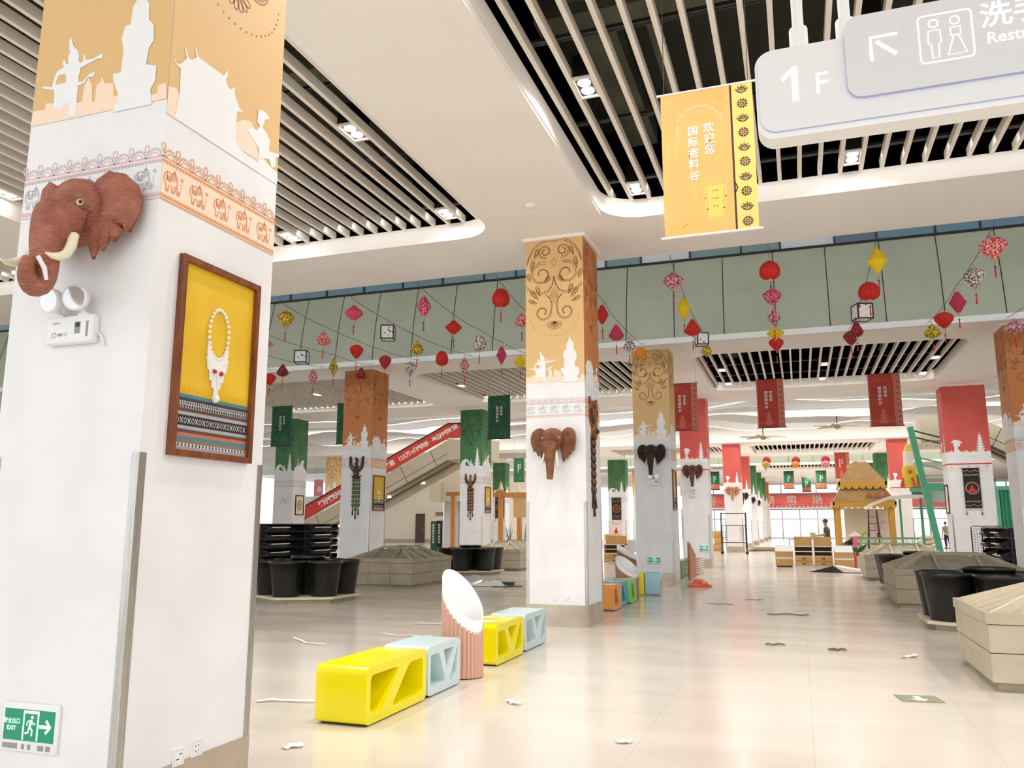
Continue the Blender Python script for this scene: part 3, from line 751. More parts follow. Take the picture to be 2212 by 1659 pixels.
def bench(name, x1, y0, length, w, h, m, holes, label, deep=.30, foot=True):
    """moulded block seat: right face (towards +x) carries open triangular recesses"""
    t = empty(name, (x1 - w, y0, 0)); tag(t, label, 'bench', 'moulded block benches')
    out = round_poly([(0, .0), (length, .0), (length, h), (0, h)], .06, 5)
    bm = shell_with_holes(out, holes, 0, 0)
    mb = MB(); M = RIGHT(w, 0, .012)
    bm.verts.index_update()
    fv = [v.co.copy() for v in bm.verts]; ff = [[v.index for v in f.verts] for f in bm.faces]
    bm.free()
    mb.add([(p.x, p.y, 0) for p in fv], ff, 0, False, M)
    for hl in holes:                                                            # recess walls and floor
        n = len(hl); a = sum(hl[i][0] * hl[(i + 1) % n][1] - hl[(i + 1) % n][0] * hl[i][1] for i in range(n))
        if a < 0: hl = hl[::-1]
        c = Vector((sum(p[0] for p in hl) / n, sum(p[1] for p in hl) / n))
        inn = [tuple(c + (Vector(p) - c) * .93) for p in hl]
        vs = [(p[0], p[1], 0) for p in hl] + [(p[0], p[1], -deep) for p in inn]
        mb.add(vs, [(n + i, n + (i + 1) % n, (i + 1) % n, i)[::-1] for i in range(n)], 0, True, M)
        mb.flat(inn, -deep, 0, M)
    n = len(out); r = .03; kk = 4
    for face in (0, 1):                                                         # softly rounded long edges
        pass
    o2 = [(min(max(p[0], .012), length - .012), min(max(p[1], .012), h - .012)) for p in out]
    rings = [(out, -0.0), (out, -w)]
    vs = [(p[0], p[1], 0) for p in out] + [(p[0], p[1], -w) for p in out]
    mb.add(vs, [(i, (i + 1) % n, n + (i + 1) % n, n + i)[::-1] for i in range(n)], 0, True, M)
    mb.flat(out[::-1], -w, 0, M)
    b = mb.build('seat_block', m, t)
    bv = b.modifiers.new('soft', 'WELD'); bv.merge_threshold = .0005
    b2 = b.modifiers.new('edge', 'BEVEL'); b2.width = .016; b2.segments = 3; b2.limit_method = 'ANGLE'; b2.angle_limit = math.radians(50)
    if foot: MB().box(.03, .05, 0, w - .03, length - .05, .014).build('foot', M_foot, t)
    return t
H = .44
hA = [round_poly([(.09, .07), (.30, .07), (.50, H - .07), (.09, H - .07)][::1], .05), round_poly([(.50, .08), (1.02, .07), (1.02, H - .08), (.74, H - .07)], .05)]
hA = [round_poly([(.07, .08), (.26, .08), (.56, H - .07), (.07, H - .07)], .05), round_poly([(.44, .07), (1.03, .07), (1.03, H - .07), (.76, H - .07)], .05)]
hB = [round_poly([(.06, .08), (.40, .08), (.25, H - .08), (.06, H - .08)], .03), round_poly([(.35, H - .07), (.60, H - .07), (.44, .16)], .03), round_poly([(.50, .07), (.66, .10), (.70, H - .06)], .03)]
bench('yellow_bench', -3.29, 5.97, 1.10, .46, H, M_ybench, hA, 'glossy yellow block bench nearest the camera, first in the row')
bench('blue_bench', -3.30, 7.13, .76, .46, H, M_bbench, hB, 'glossy pale blue block bench between the front yellow bench and the fluted bin')
hC = [round_poly([(.07, .08), (.45, .08), (.3, H - .08), (.07, H - .08)], .04), round_poly([(.4, H - .07), (.72, H - .07), (.55, .14)], .04), round_poly([(.64, .08), (.90, .08), (.90, H - .07), (.84, H - .07)], .03)]
bench('yellow_bench', -3.30, 8.93, .97, .46, H, M_ybench, hC, 'glossy yellow block bench behind the pink fluted bin')
bench('blue_bench', -3.33, 10.05, .92, .46, H, M_bbench, hC, 'glossy pale blue block bench at the far end of the row by the golden pillar')
H = .46
hD = [round_poly([(.08, .08), (.45, .08), (.25, H - .08), (.08, H - .08)], .04)]
bench('orange_bench', -3.31, 15.2, .70, .46, H, M_obench, hD, 'glossy orange block bench just behind the middle golden pillar')
bench('cyan_bench', -3.36, 16.05, .62, .46, H, M_cbench, hD, 'glossy bright blue block bench behind the orange bench')
bench('green_bench', -3.30, 16.75, .62, .46, H, M_gbench, hD, 'glossy light green block bench behind the bright blue bench')
bench('yellow_bench', -3.40, 18.75, .30, .16, .49, M_ybench, [], 'narrow yellow block bench left of the pale blue end block', foot=False)
bench('blue_bench', -3.04, 18.80, .34, .34, .50, mat('glossy_sky', (150, 198, 208), .15, spec=.6), [], 'square pale blue block before the dark brown elephant pillar', foot=False)

def fluted_bin(x, y, r, h1, h2, rim, m, label, rz=0.0, cat='trash can'):
    """cylinder of vertical flutes cut on a slant, with a smooth white slanted liner above it"""
    t = empty('fluted_bin', (x, y, 0), rz); tag(t, label, cat, 'fluted bins with slanted white rims')
    n = 120; mb = MB(); vs = []
    zt = lambda a: (h1 + h2) / 2 - (h2 - h1) / 2 * math.cos(a)
    for k in range(n):
        a = 2 * PI * k / n; rr = r * (1 - .055 * (k % 4 == 0))
        vs += [(rr * math.cos(a), rr * math.sin(a), .01), (rr * math.cos(a), rr * math.sin(a), zt(a))]
    mb.add(vs, [(2 * k, 2 * ((k + 1) % n), 2 * ((k + 1) % n) + 1, 2 * k + 1) for k in range(n)], 0, False)
    mb.add(vs, [tuple(2 * k for k in range(n))[::-1]], 0)
    mb.build('fluted_drum', m, t)
    lb = MB(); vs = []
    zr = lambda a: zt(a) + rim * (1 - .28 * (1 + math.cos(a)) / 2)
    for k in range(48):
        a = 2 * PI * k / 48; c, s = math.cos(a), math.sin(a)
        vs += [(r * .985 * c, r * .985 * s, zt(a) - .02), (r * .985 * c, r * .985 * s, zr(a) - .01), (r * .965 * c, r * .965 * s, zr(a)), (r * .93 * c, r * .93 * s, zr(a) - .012), (r * .9 * c, r * .9 * s, .15)]
    fs = []
    for k in range(48):
        a = 5 * k; b = 5 * ((k + 1) % 48)
        for q in range(4): fs.append((a + q, b + q, b + q + 1, a + q + 1))
    lb.add(vs, fs, 0, True); lb.add(vs, [tuple(5 * k + 4 for k in range(48))], 0)
    lb.build('slanted_liner', M_rim, t)
    return t
fluted_bin(-3.44, 8.28, .225, .46, .93, .16, M_pinkbin, 'pink fluted bin with a slanted white top standing between the benches', -.35)
fluted_bin(-3.62, 18.0, .25, .45, .80, .10, mat('fluted_mauve', (176, 128, 118), .5), 'mauve fluted bin half hidden between the green and yellow benches', -.5)
fluted_bin(-5.1, 25.5, .33, .50, .84, .12, M_brownbin, 'brown fluted bin with a slanted white rim left of the dark elephant pillar', 0.0)
# group of seats beyond the dark elephant pillar
t = empty('slatted_bench', (-3.6, 23.4, 0)); tag(t, 'green slatted bench end beside the dark elephant pillar', 'bench')
sb = MB()
for k in range(7): sb.box(0, 0, .08 + k * .075, .42, 1.35, .125 + k * .075)
sb.build('slat_stack', mat('slat_green', (98, 148, 112), .4), t); MB().box(.03, .05, 0, .39, 1.3, .6).build('core', mat('slat_core', (206, 220, 206), .5), t)
t = empty('tall_bench_back', (-3.62, 25.0, 0)); tag(t, 'terracotta slanted panel behind the green slatted bench', 'bench panel')
MB().prism([(0, 0), (1.5, 0), (1.5, .62), (0, 1.05)], 0, .06, 0, RIGHT(.44, -.2)).build('panel', mat('terracotta', (184, 118, 84), .5), t)
MB().prism([(.0, 1.05), (1.5, .62), (1.5, .68), (0, 1.11)], -.02, .08, 0, RIGHT(.44, -.2)).build('edge_trim', M_rim, t)
t = empty('slatted_bench', (-3.55, 27.0, 0)); tag(t, 'white slatted bench end in front of the red pillar', 'bench')
sb = MB()
for k in range(7): sb.box(0, 0, .06 + k * .075, .45, 1.4, .105 + k * .075)
sb.build('slat_stack', mat('slat_white', (236, 226, 218), .45), t); MB().box(.03, .05, 0, .42, 1.35, .56).build('core', mat('slat_core_pink', (214, 192, 180), .5), t)

# ------------------------------------------------------------------ elephant heads
def wrinkle_skin(name, c, c2):
    m = mat(name, c, 0.5, c2=c2, nscale=9); nt = m.node_tree; n = nt.nodes; l = nt.links; b = n['Principled BSDF']
    tc = n.new('ShaderNodeTexCoord'); wv = n.new('ShaderNodeTexWave'); wv.wave_type = 'BANDS'; wv.bands_direction = 'Z'
    wv.inputs['Scale'].default_value = 16; wv.inputs['Distortion'].default_value = 9; wv.inputs['Detail'].default_value = 3; wv.inputs['Detail Scale'].default_value = 1.6
    l.new(tc.outputs['Object'], wv.inputs['Vector'])
    bp = n.new('ShaderNodeBump'); bp.inputs['Strength'].default_value = .55; bp.inputs['Distance'].default_value = .01
    l.new(wv.outputs['Fac'], bp.inputs['Height']); l.new(bp.outputs['Normal'], b.inputs['Normal'])
    return m
M_ele = wrinkle_skin('elephant_terracotta', (176, 112, 90), (150, 88, 70))
M_eleb = wrinkle_skin('elephant_brown', (150, 96, 64), (118, 74, 50))
M_eled = wrinkle_skin('elephant_dark', (62, 44, 36), (48, 34, 28))
M_elem = wrinkle_skin('elephant_chestnut', (108, 68, 48), (86, 52, 38))
M_elet = wrinkle_skin('elephant_tan', (204, 150, 104), (176, 122, 82))
M_ivory = mat('ivory', (240, 234, 206), 0.35)
M_eyew = mat('eye_ring', (226, 206, 150), .3)
def elephant_head(x, y, z, m, label, curl=False, sc=1.0, lean=0.0):
    t = empty('elephant_head', (x, y, z)); tag(t, label, 'elephant head', 'elephant heads mounted on the pillars'); t.scale = sc if isinstance(sc, tuple) else (sc, sc, sc)
    #        y      z     half width  half height
    if curl:
        sec = [(0, .10, .17, .16), (-.05, .12, .195, .205), (-.12, .125, .20, .235), (-.20, .10, .195, .225), (-.27, .05, .17, .195), (-.325, -.02, .14, .15), (-.36, -.09, .118, .118), (-.38, -.16, .10, .103),
               (-.375, -.235, .085, .088), (-.365, -.305, .08, .083), (-.365, -.37, .076, .078), (-.39, -.42, .072, .073), (-.44, -.437, .067, .068), (-.49, -.415, .06, .061), (-.515, -.365, .052, .053), (-.512, -.315, .046, .046), (-.50, -.28, .041, .041)]
    else:
        sec = [(0, .10, .15, .15), (-.05, .12, .17, .18), (-.12, .12, .175, .20), (-.19, .09, .165, .19), (-.25, .04, .14, .165), (-.285, -.04, .11, .12), (-.30, -.13, .088, .09), (-.30, -.22, .076, .078), (-.295, -.31, .068, .07), (-.29, -.39, .06, .062), (-.295, -.46, .055, .056), (-.31, -.52, .05, .05)]
    mb = MB(); n = 24; vs = []
    k = len(sec)
    for i, (yy, zz, a, b) in enumerate(sec):
        p = sec[max(i - 1, 0)]; q = sec[min(i + 1, k - 1)]
        tv = Vector((0, q[0] - p[0], q[1] - p[1])).normalized(); up = Vector((0, -tv.z, tv.y))
        if i == 0: up = Vector((0, 0, 1))
        if up.z < 0 and i < 4: up = -up
        for s in range(n):
            an = 2 * PI * s / n; ca, sa = math.cos(an), math.sin(an)
            wv = 1 + .012 * math.sin(i * 2.1 + s) * (i > 5)
            br = 1 + (.10 * (sa > .2) * (abs(ca) > .3) if i in (2, 3) else 0)     # brow
            ck = 1 + (.14 * max(0, -sa) * abs(ca) if i in (4, 5) else 0)           # cheeks at the tusk roots
            vs.append(Vector((a * ca * wv * br * ck, yy, zz)) + up * (b * sa * wv))
    fs = [(i * n + s, i * n + (s + 1) % n, (i + 1) * n + (s + 1) % n, (i + 1) * n + s) for i in range(k - 1) for s in range(n)]
    # orient outward
    mb.add(vs, [f[::-1] for f in fs], 0, True); mb.add(vs, [tuple(range((k - 1) * n, k * n))], 0, False)
    mb.add(vs, [tuple(range(n))[::-1]], 0)
    h = mb.build('head', m, t)
    h.modifiers.new('smooth', 'SUBSURF').render_levels = 1
    bm = bmesh.new(); bm.from_mesh(h.data); bmesh.ops.recalc_face_normals(bm, faces=bm.faces[:]); bm.to_mesh(h.data); bm.free()
    E = [(.10, .20), (.15, .27), (.22, .315), (.30, .30), (.355, .24), (.38, .15), (.375, .06), (.35, -.02), (.335, -.075), (.315, -.035), (.295, -.09), (.27, -.14), (.255, -.09), (.235, -.15), (.21, -.20), (.195, -.14), (.175, -.20), (.155, -.25), (.13, -.19), (.115, -.08), (.10, .05)]
    if curl: E = [(u * 1.05, v * 1.0 + .04) for u, v in E]
    cx, cz = .235, .06
    for s in (-1, 1):
        e = MB(); m_ = len(E)
        yf = (lambda u, v: -.16 + .13 * min(1, max(0, (u - .1) / .30)) - .05 * math.sin((u - .1) * 10) - .02 * v) if curl else (lambda u, v: -.05 - .06 * min(1, max(0, (u - .1) / .28)) + .04 * math.sin((u - .1) * 11) - .02 * v)
        V = []
        for f, dy in ((1, .0), (.92, -.016), (.6, -.006), (.25, .004)):
            for u, v in E:
                uu, vv = cx + (u - cx) * f, cz + (v - cz) * f
                V.append((s * uu, yf(uu, vv) + dy, vv))
        for u, v in E: V.append((s * u, yf(u, v) + .026, v))
        V.append((s * cx, yf(cx, cz), cz)); V.append((s * cx, yf(cx, cz) + .03, cz))
        F = []
        for r in range(3):
            for q in range(m_):
                q2 = (q + 1) % m_; F.append((r * m_ + q, r * m_ + q2, (r + 1) * m_ + q2, (r + 1) * m_ + q))
        c0 = 5 * m_
        for q in range(m_):
            q2 = (q + 1) % m_
            F.append((3 * m_ + q, 3 * m_ + q2, c0)); F.append((4 * m_ + q2, 4 * m_ + q, c0 + 1)); F.append((q2, q, 4 * m_ + q, 4 * m_ + q2))
        o = e.add(V, F, 0, True).build('ear', m, t)
        bm = bmesh.new(); bm.from_mesh(o.data); bmesh.ops.recalc_face_normals(bm, faces=bm.faces[:]); bm.to_mesh(o.data); bm.free()
        if curl: pts = [(s * .115, -.28, -.09), (s * .14, -.32, -.17), (s * .16, -.375, -.235), (s * .17, -.44, -.27), (s * .172, -.50, -.28), (s * .168, -.55, -.275)]
        else: pts = [(s * .085, -.25, -.08), (s * .105, -.28, -.17), (s * .125, -.31, -.25), (s * .145, -.36, -.31), (s * .15, -.42, -.335)]
        rr = [.034, .033, .03, .026, .018, .005] if curl else [.022, .021, .018, .013, .004]
        MB().tube(pts, rr, 10).build('tusk', M_ivory, t)
        ex = .150 if curl else .14; ey = -.295 if curl else -.235; ez = .115 if curl else .13
        MB().ball((s * ex, ey, ez), .022 if curl else .015, 10).ball((s * (ex + (.013 if curl else .009)), ey - .01, ez), .013 if curl else .009, 8, 1).build('eye', [M_eyew, M_black], t)
    if curl:
        w = MB().tube([(.055, -.49, -.265), (.075, -.45, -.33), (.08, -.43, -.40)], [.014, .016, .012], 8).build('white_strap', M_rim, t)
    return t
elephant_head(-3.60, 3.285, 3.125, M_ele, 'large terracotta elephant head with curled trunk on the nearest pillar', True, (.90, .72, .86))
elephant_head(-3.675, 12.66, 2.80, M_eleb, 'brown elephant head with straight trunk on the golden pillar behind the benches')
elephant_head(-3.675, 22.04, 3.40, M_eled, 'very dark elephant head on the pillar above the green exit sign')
elephant_head(-3.72, 31.42, 3.50, M_elem, 'chestnut elephant head with dark ears on the red topped pillar')
elephant_head(-3.675, 50.18, 3.50, M_elet, 'tan elephant head on the orange red pillar behind the trolley')
for j, lb in ((5, 'dark elephant head on the slim red pillar in the far row'), (6, 'dark elephant head on the dark green pillar in the far row'), (7, 'dark elephant head on the teal green pillar in the far row')):
    elephant_head(-3.675, 12.66 + 9.379 * j, 3.5, M_eled, lb)
# ------------------------------------------------------------------ emergency lights, exit signs, sockets
M_plast = mat('white_plastic', (238, 238, 238), .4)
M_refl = mat('lamp_reflector', (216, 218, 220), .12, metal=.5)
M_greytx = mat('grey_print', (150, 152, 156), .6)
def emergency_light(x, y, z, label):
    t = empty('emergency_light', (x, y, z)); tag(t, label, 'emergency light', 'twin headed emergency lights on the pillars')
    b = MB().rbox(-.165, -.055, 0, .165, 0, .155, .012)
    b.build('battery_box', M_plast, t)
    p = MB(); M = FRONT(0, -.0565, 0)
    p.ringstroke(-.095, .05, .014, .004, 0, 0, M); p.rect(-.07, .042, -.04, .058, 0, 0, M); p.stroke([(-.03, .044), (-.005, .044), (-.005, .056), (-.03, .056)], .003, 0, 0, M, True)
    p.rect(.045, .05, .085, .115, 0, 0, M); p.rect(.05, .085, .08, .11, .0005, 1, M)
    p.text('SAFETY', .016, 0, FRONT(-.085, -.0565, .115), bold=.01); p.rect(.125, .03, .14, .115, 0, 0, M)
    p.build('printed_panel', [M_greytx, M_dark], t)
    for s in (-1, 1):
        q = MB().tube([(s * .085, -.03, .15), (s * .085, -.06, .20)], .014, 8).box(s * .085 - .03, -.05, .15, s * .085 + .03, -.01, .165)
        sw = q.build('swivel', M_plast, t)
        hd = MB().lathe([(.035, .06), (.062, .035), (.07, 0.0), (.07, -.012), (.060, -.014)], 20)
        o = hd.build('lamp_head', M_plast, t); o.location = (s * .088, -.105, .232); o.rotation_euler = (math.radians(-82), 0, math.radians(6 + 8 * s))
        MB().lathe([(.0, .022), (.03, .012), (.055, -.006), (.06, -.0145)], 20).build('reflector', M_refl, o)
    MB().tube([(.165, -.02, .06), (.2, -.015, .03), (.215, -.01, -.02)], .006, 6).build('cable', M_plast, t)
    return t
emergency_light(-3.675, 3.317, 2.525, 'white twin headed emergency light under the large terracotta elephant head')
emergency_light(-3.65, 22.074, 2.62, 'white emergency light under the very dark elephant head')
emergency_light(-3.78, 31.453, 2.62, 'white emergency light under the chestnut elephant head on the red pillar')
emergency_light(-21.75, 31.453, 2.55, 'white emergency light on the left green pillar beside the oval picture')
M_exit = mat('exit_green', (30, 132, 98), .4, emit=.25)
M_exitw = mat('exit_white', (196, 250, 226), .4, emit=.5)
def exit_sign(x, y, z, w, h, label, arrow=1, plate=True):
    t = empty('exit_sign', (x, y, z)); tag(t, label, 'exit sign', 'green exit signs low on the pillars')
    MB().rbox(-w / 2 - .02, -.02, -h / 2 - .055, w / 2 + .02, 0, h / 2 + .03, .006).build('housing', M_plast, t)
    p = MB(); M = FRONT(0, -.0212, 0)
    p.rect(-w / 2, -h / 2, w / 2, h / 2, 0, 0, M)
    hx = w * .02
    p.rect(hx - h * .32, -h * .47, hx + h * .38, h * .47, .0006, 1, M); p.rect(hx - h * .25, -h * .47, hx + h * .31, h * .38, .0012, 0, M)
    k = h * .9; c = lambda a, b: (hx + a * k, b * k)
    p.disc(*c(.10, .30), .065 * k, .0018, 1, M, 12)
    p.stroke([c(.08, .2), c(-.0, -.02), c(-.03, -.05)], .13 * k, .0018, 1, M)
    p.stroke([c(.07, .18), c(.18, .05), c(.27, .10)], .055 * k, .0018, 1, M); p.stroke([c(.04, .18), c(-.12, .13), c(-.16, .0)], .055 * k, .0018, 1, M)
    p.stroke([c(.0, -.05), c(.13, -.16), c(.12, -.36)], .075 * k, .0018, 1, M); p.stroke([c(-.03, -.06), c(-.06, -.26), c(-.22, -.28)], .07 * k, .0018, 1, M)
    s = arrow; ax = hx + (.42 if s > 0 else -.42) * h + s * .0
    p.stroke([(ax, 0), (ax + s * h * .42, 0)], h * .11, .0018, 1, M)
    p.stroke([(ax + s * h * .28, h * .2), (ax + s * h * .48, 0), (ax + s * h * .28, -h * .2)], h * .11, .0018, 1, M)
    tx = -s * (w * .34) if s > 0 else w * .34
    p.text('安全出口', h * .19, 1, FRONT(tx, -.0232, h * .1), bold=.02); p.text('EXIT', h * .2, 1, FRONT(tx, -.0232, -h * .12), bold=.03)
    p.build('sign_face', [M_exit, M_exitw], t)
    q = MB(); 
    for a, b in ((-w / 2, -w * .2), (-w * .12, -w * .06), (0.0, w * .06), (w * .2, w * .32), (w * .36, w * .45)): q.rect(a, -h / 2 - .04, b, -h / 2 - .015, 0, 0, M)
    q.build('printed_strip', M_greytx, t)
    return t
exit_sign(-3.722, 3.317, .567, .335, .15, 'green running man exit sign low on the nearest pillar')
exit_sign(-3.715, 22.074, .655, .33, .12, 'green exit sign low on the pillar with the very dark elephant head')
exit_sign(-3.42, 31.453, .72, .30, .16, 'green exit sign low on the red topped pillar left of the aisle')
def socket(M, label, kind):
    o = M.to_translation(); t = empty('wall_socket', o); tag(t, label, 'wall socket', 'wall sockets low on the pillars')
    Ml = M.copy(); Ml.translation = (0, 0, 0)
    MB().box(-.043, -.043, 0, .043, .043, .009, 0, Ml).build('cover_plate', M_plast, t)
    p = MB().stroke([(-.033, -.033), (.033, -.033), (.033, .033), (-.033, .033)], .002, .0095, 1, Ml, True)
    if kind: 
        for a in (-.012, .012): p.rect(a - .003, .006, a + .003, .016, .0096, 0, Ml); p.stroke([(a - .006, -.012), (a + .006, -.018)], .003, .0096, 0, Ml)
        p.rect(-.003, -.026, .003, -.018, .0096, 0, Ml)
    else:
        p.rect(.004, .01, .024, .016, .0096, 0, Ml); p.rect(-.02, -.014, .004, -.008, .0096, 0, Ml)
    p.build('slots', [M_dark, M_greytx], t)
socket(RIGHT(-3.175, 3.317 + .425, .355), 'white switch plate low on the right side of the big pillar, nearer one', 0)
socket(RIGHT(-3.175, 3.317 + .565, .368), 'white wall socket low on the right side of the big pillar, farther one', 1)
socket(FRONT(-3.70, 12.695, .42), 'white wall socket low on the front of the middle golden pillar, left one', 1)
socket(FRONT(-3.50, 12.695, .42), 'white wall socket low on the front of the middle golden pillar, right one', 0)
socket(RIGHT(-3.175, 12.695 + .45, .41), 'white wall socket low on the right side of the middle golden pillar', 1)

# ------------------------------------------------------------------ framed textiles, pictures and hangings
M_mahog = mat('mahogany_frame', (140, 78, 46), .35, c2=(104, 56, 34), nscale=6, stretch=(3, 3, .6))
M_ycloth = mat('yellow_cloth', (230, 190, 48), .8, c2=(222, 178, 40), nscale=3)
M_fr = [mat('weave_%d' % k, c, .85) for k, c in enumerate(((72, 64, 66), (168, 166, 170), (100, 70, 62), (40, 36, 38), (206, 204, 206), (188, 112, 82), (74, 128, 140), (140, 116, 96)))]
M_silver = mat('silver_beads', (240, 238, 236), .35)
M_ruby = mat('red_stone', (190, 36, 50), .2)
def textile(M, w, h, label, rich=True):
    o = M.to_translation(); t = empty('framed_textile', o); Ml = M.copy(); Ml.translation = (0, 0, 0)
    tag(t, label, 'framed textile', 'framed yellow textiles with necklaces')
    a = .035; f = MB()
    f.prism([(-w / 2, -h / 2), (w / 2, -h / 2), (w / 2 - a, -h / 2 + a), (-w / 2 + a, -h / 2 + a)], 0, .035, 0, Ml); f.prism([(-w / 2, h / 2), (-w / 2 + a, h / 2 - a), (w / 2 - a, h / 2 - a), (w / 2, h / 2)], 0, .035, 0, Ml)
    f.prism([(-w / 2, -h / 2), (-w / 2 + a, -h / 2 + a), (-w / 2 + a, h / 2 - a), (-w / 2, h / 2)], 0, .035, 0, Ml); f.prism([(w / 2, -h / 2), (w / 2, h / 2), (w / 2 - a, h / 2 - a), (w / 2 - a, -h / 2 + a)], 0, .035, 0, Ml)
    f.build('picture_frame', M_mahog, t)
    iw, ih = w / 2 - a, h / 2 - a; vs = -ih + 2 * ih * .295
    MB().rect(-iw, vs, iw, ih, .008, 0, Ml).build('yellow_cloth', M_ycloth, t)
    c = MB(); seq = [6, 0, 4, 1, 2, 1, 3, 3, 3, 1, 2, 5, 6, 7, 4, 1]; n = len(seq)
    for k, q in enumerate(seq):
        b0 = vs - (vs + ih) * k / n; b1 = vs - (vs + ih) * (k + 1) / n
        c.rect(-iw, b1, iw, b0, .010, q, Ml)
    if rich:
        zc = vs - (vs + ih) * 7.5 / n; s = .017
        for k in range(20):
            u = -iw + .01 + (2 * iw - .02) * (k + .5) / 20
            if k % 2: c.stroke([(u - s * .7, zc - s), (u + s * .7, zc + s)], .005, .0105, 4, Ml); c.stroke([(u + s * .7, zc - s), (u - s * .7, zc + s)], .005, .0105, 4, Ml)
            else: c.stroke([(u, zc + s), (u + s * .7, zc), (u, zc - s), (u - s * .7, zc)], .005, .0105, 4, Ml, True)
        for row, col, nn in ((2.5, 0, 34), (14.5, 3, 22), (3.5, 3, 30)):
            z2 = vs - (vs + ih) * row / n
            for k in range(nn):
                u = -iw + 2 * iw * (k + .5) / nn; c.flat([(u - .007, z2), (u, z2 - .012), (u + .007, z2), (u, z2 + .012)], .0105, col, Ml)
    c.build('woven_band', M_fr, t)
    if rich:
        fr = MB()
        for k in range(60):
            u = -iw + 2 * iw * (k + .5) / 60; l = .02 + .03 * abs(math.sin(k * 2.3)); fr.rect(u - .0015, vs, u + .0015, vs + l, .0088, 0, Ml)
        fr.build('cloth_fringe', mat('fringe_yellow', (214, 168, 20), .8), t)
    nk = MB(); cz = .13 * h / 1.11; r = .085 * w / .69; top = .17 * h / 1.11; k_ = w / .69
    pts = []
    for k in range(29):
        an = PI / 2 + 2 * PI * k / 28
        pts.append((r * math.cos(an) * 1.0, .23 * k_ + r * 1.75 * math.sin(an) - .06 * k_))
    for k, p in enumerate(pts[:-1]): nk.ball(Ml @ Vector((p[0], p[1], .016)), .0115 * k_, 7)
    bz = .23 * k_ - r * 1.75 - .06 * k_
    nk.prism([(-.085 * k_, bz + .10 * k_), (-.05 * k_, bz + .02 * k_), (0, bz - .005), (.05 * k_, bz + .02 * k_), (.085 * k_, bz + .10 * k_), (.09 * k_, bz + .03 * k_), (.05 * k_, bz - .055 * k_), (0, bz - .075 * k_), (-.05 * k_, bz - .055 * k_), (-.09 * k_, bz + .03 * k_)], .01, .02, 0, Ml)
    for u, v, l in ((-.085, -.02, .05), (-.06, -.06, .07), (-.035, -.08, .09), (-.012, -.08, .13), (.012, -.08, .13), (.035, -.08, .09), (.06, -.06, .07), (.085, -.02, .05)):
        nk.tube([Ml @ Vector((u * k_, bz + v * k_ + .03, .015)), Ml @ Vector((u * k_ * .8, bz + (v - l) * k_, .015))], .0095 * k_, 6)
    nk.ball(Ml @ Vector((0, bz - .23 * k_, .016)), .027 * k_, 8)
    for u, v in ((-.03, -.075), (.03, -.08), (0, -.225)): nk.ball(Ml @ Vector((u * k_, bz + v * k_, .026)), (.014 * k_,) * 3, 8, 1)
    nk.build('necklace', [M_silver, M_ruby], t)
    return t
textile(RIGHT(-3.175, 3.317 + .525, 2.49), .69, 1.12, 'large mahogany framed yellow textile with a silver necklace on the nearest pillar')
textile(RIGHT(-3.175, 22.074 + .36, 2.50), .62, 1.08, 'framed yellow textile on the side of the very dark elephant pillar', False)
textile(RIGHT(-12.2507, 22.074 + .55, 2.54), .75, 1.08, 'framed yellow textile on the side of the amber topped pillar', False)
textile(RIGHT(-12.2507, 31.453 + .62, 2.60), .66, 1.08, 'framed yellow textile on the side of the green pillar before the escalator', False)
textile(LEFT(5.9, 50.21 + .5, 2.6), .7, 1.1, 'framed yellow textile beside the tilted teal post', False)
M_wood = mat('carved_dark_wood', (66, 46, 34), .45, c2=(44, 32, 26), nscale=12)
M_woodl = mat('carved_brown_wood', (150, 92, 50), .45, c2=(112, 66, 38), nscale=10)
M_scale = mat('carved_scale_green', (44, 54, 40), .5)
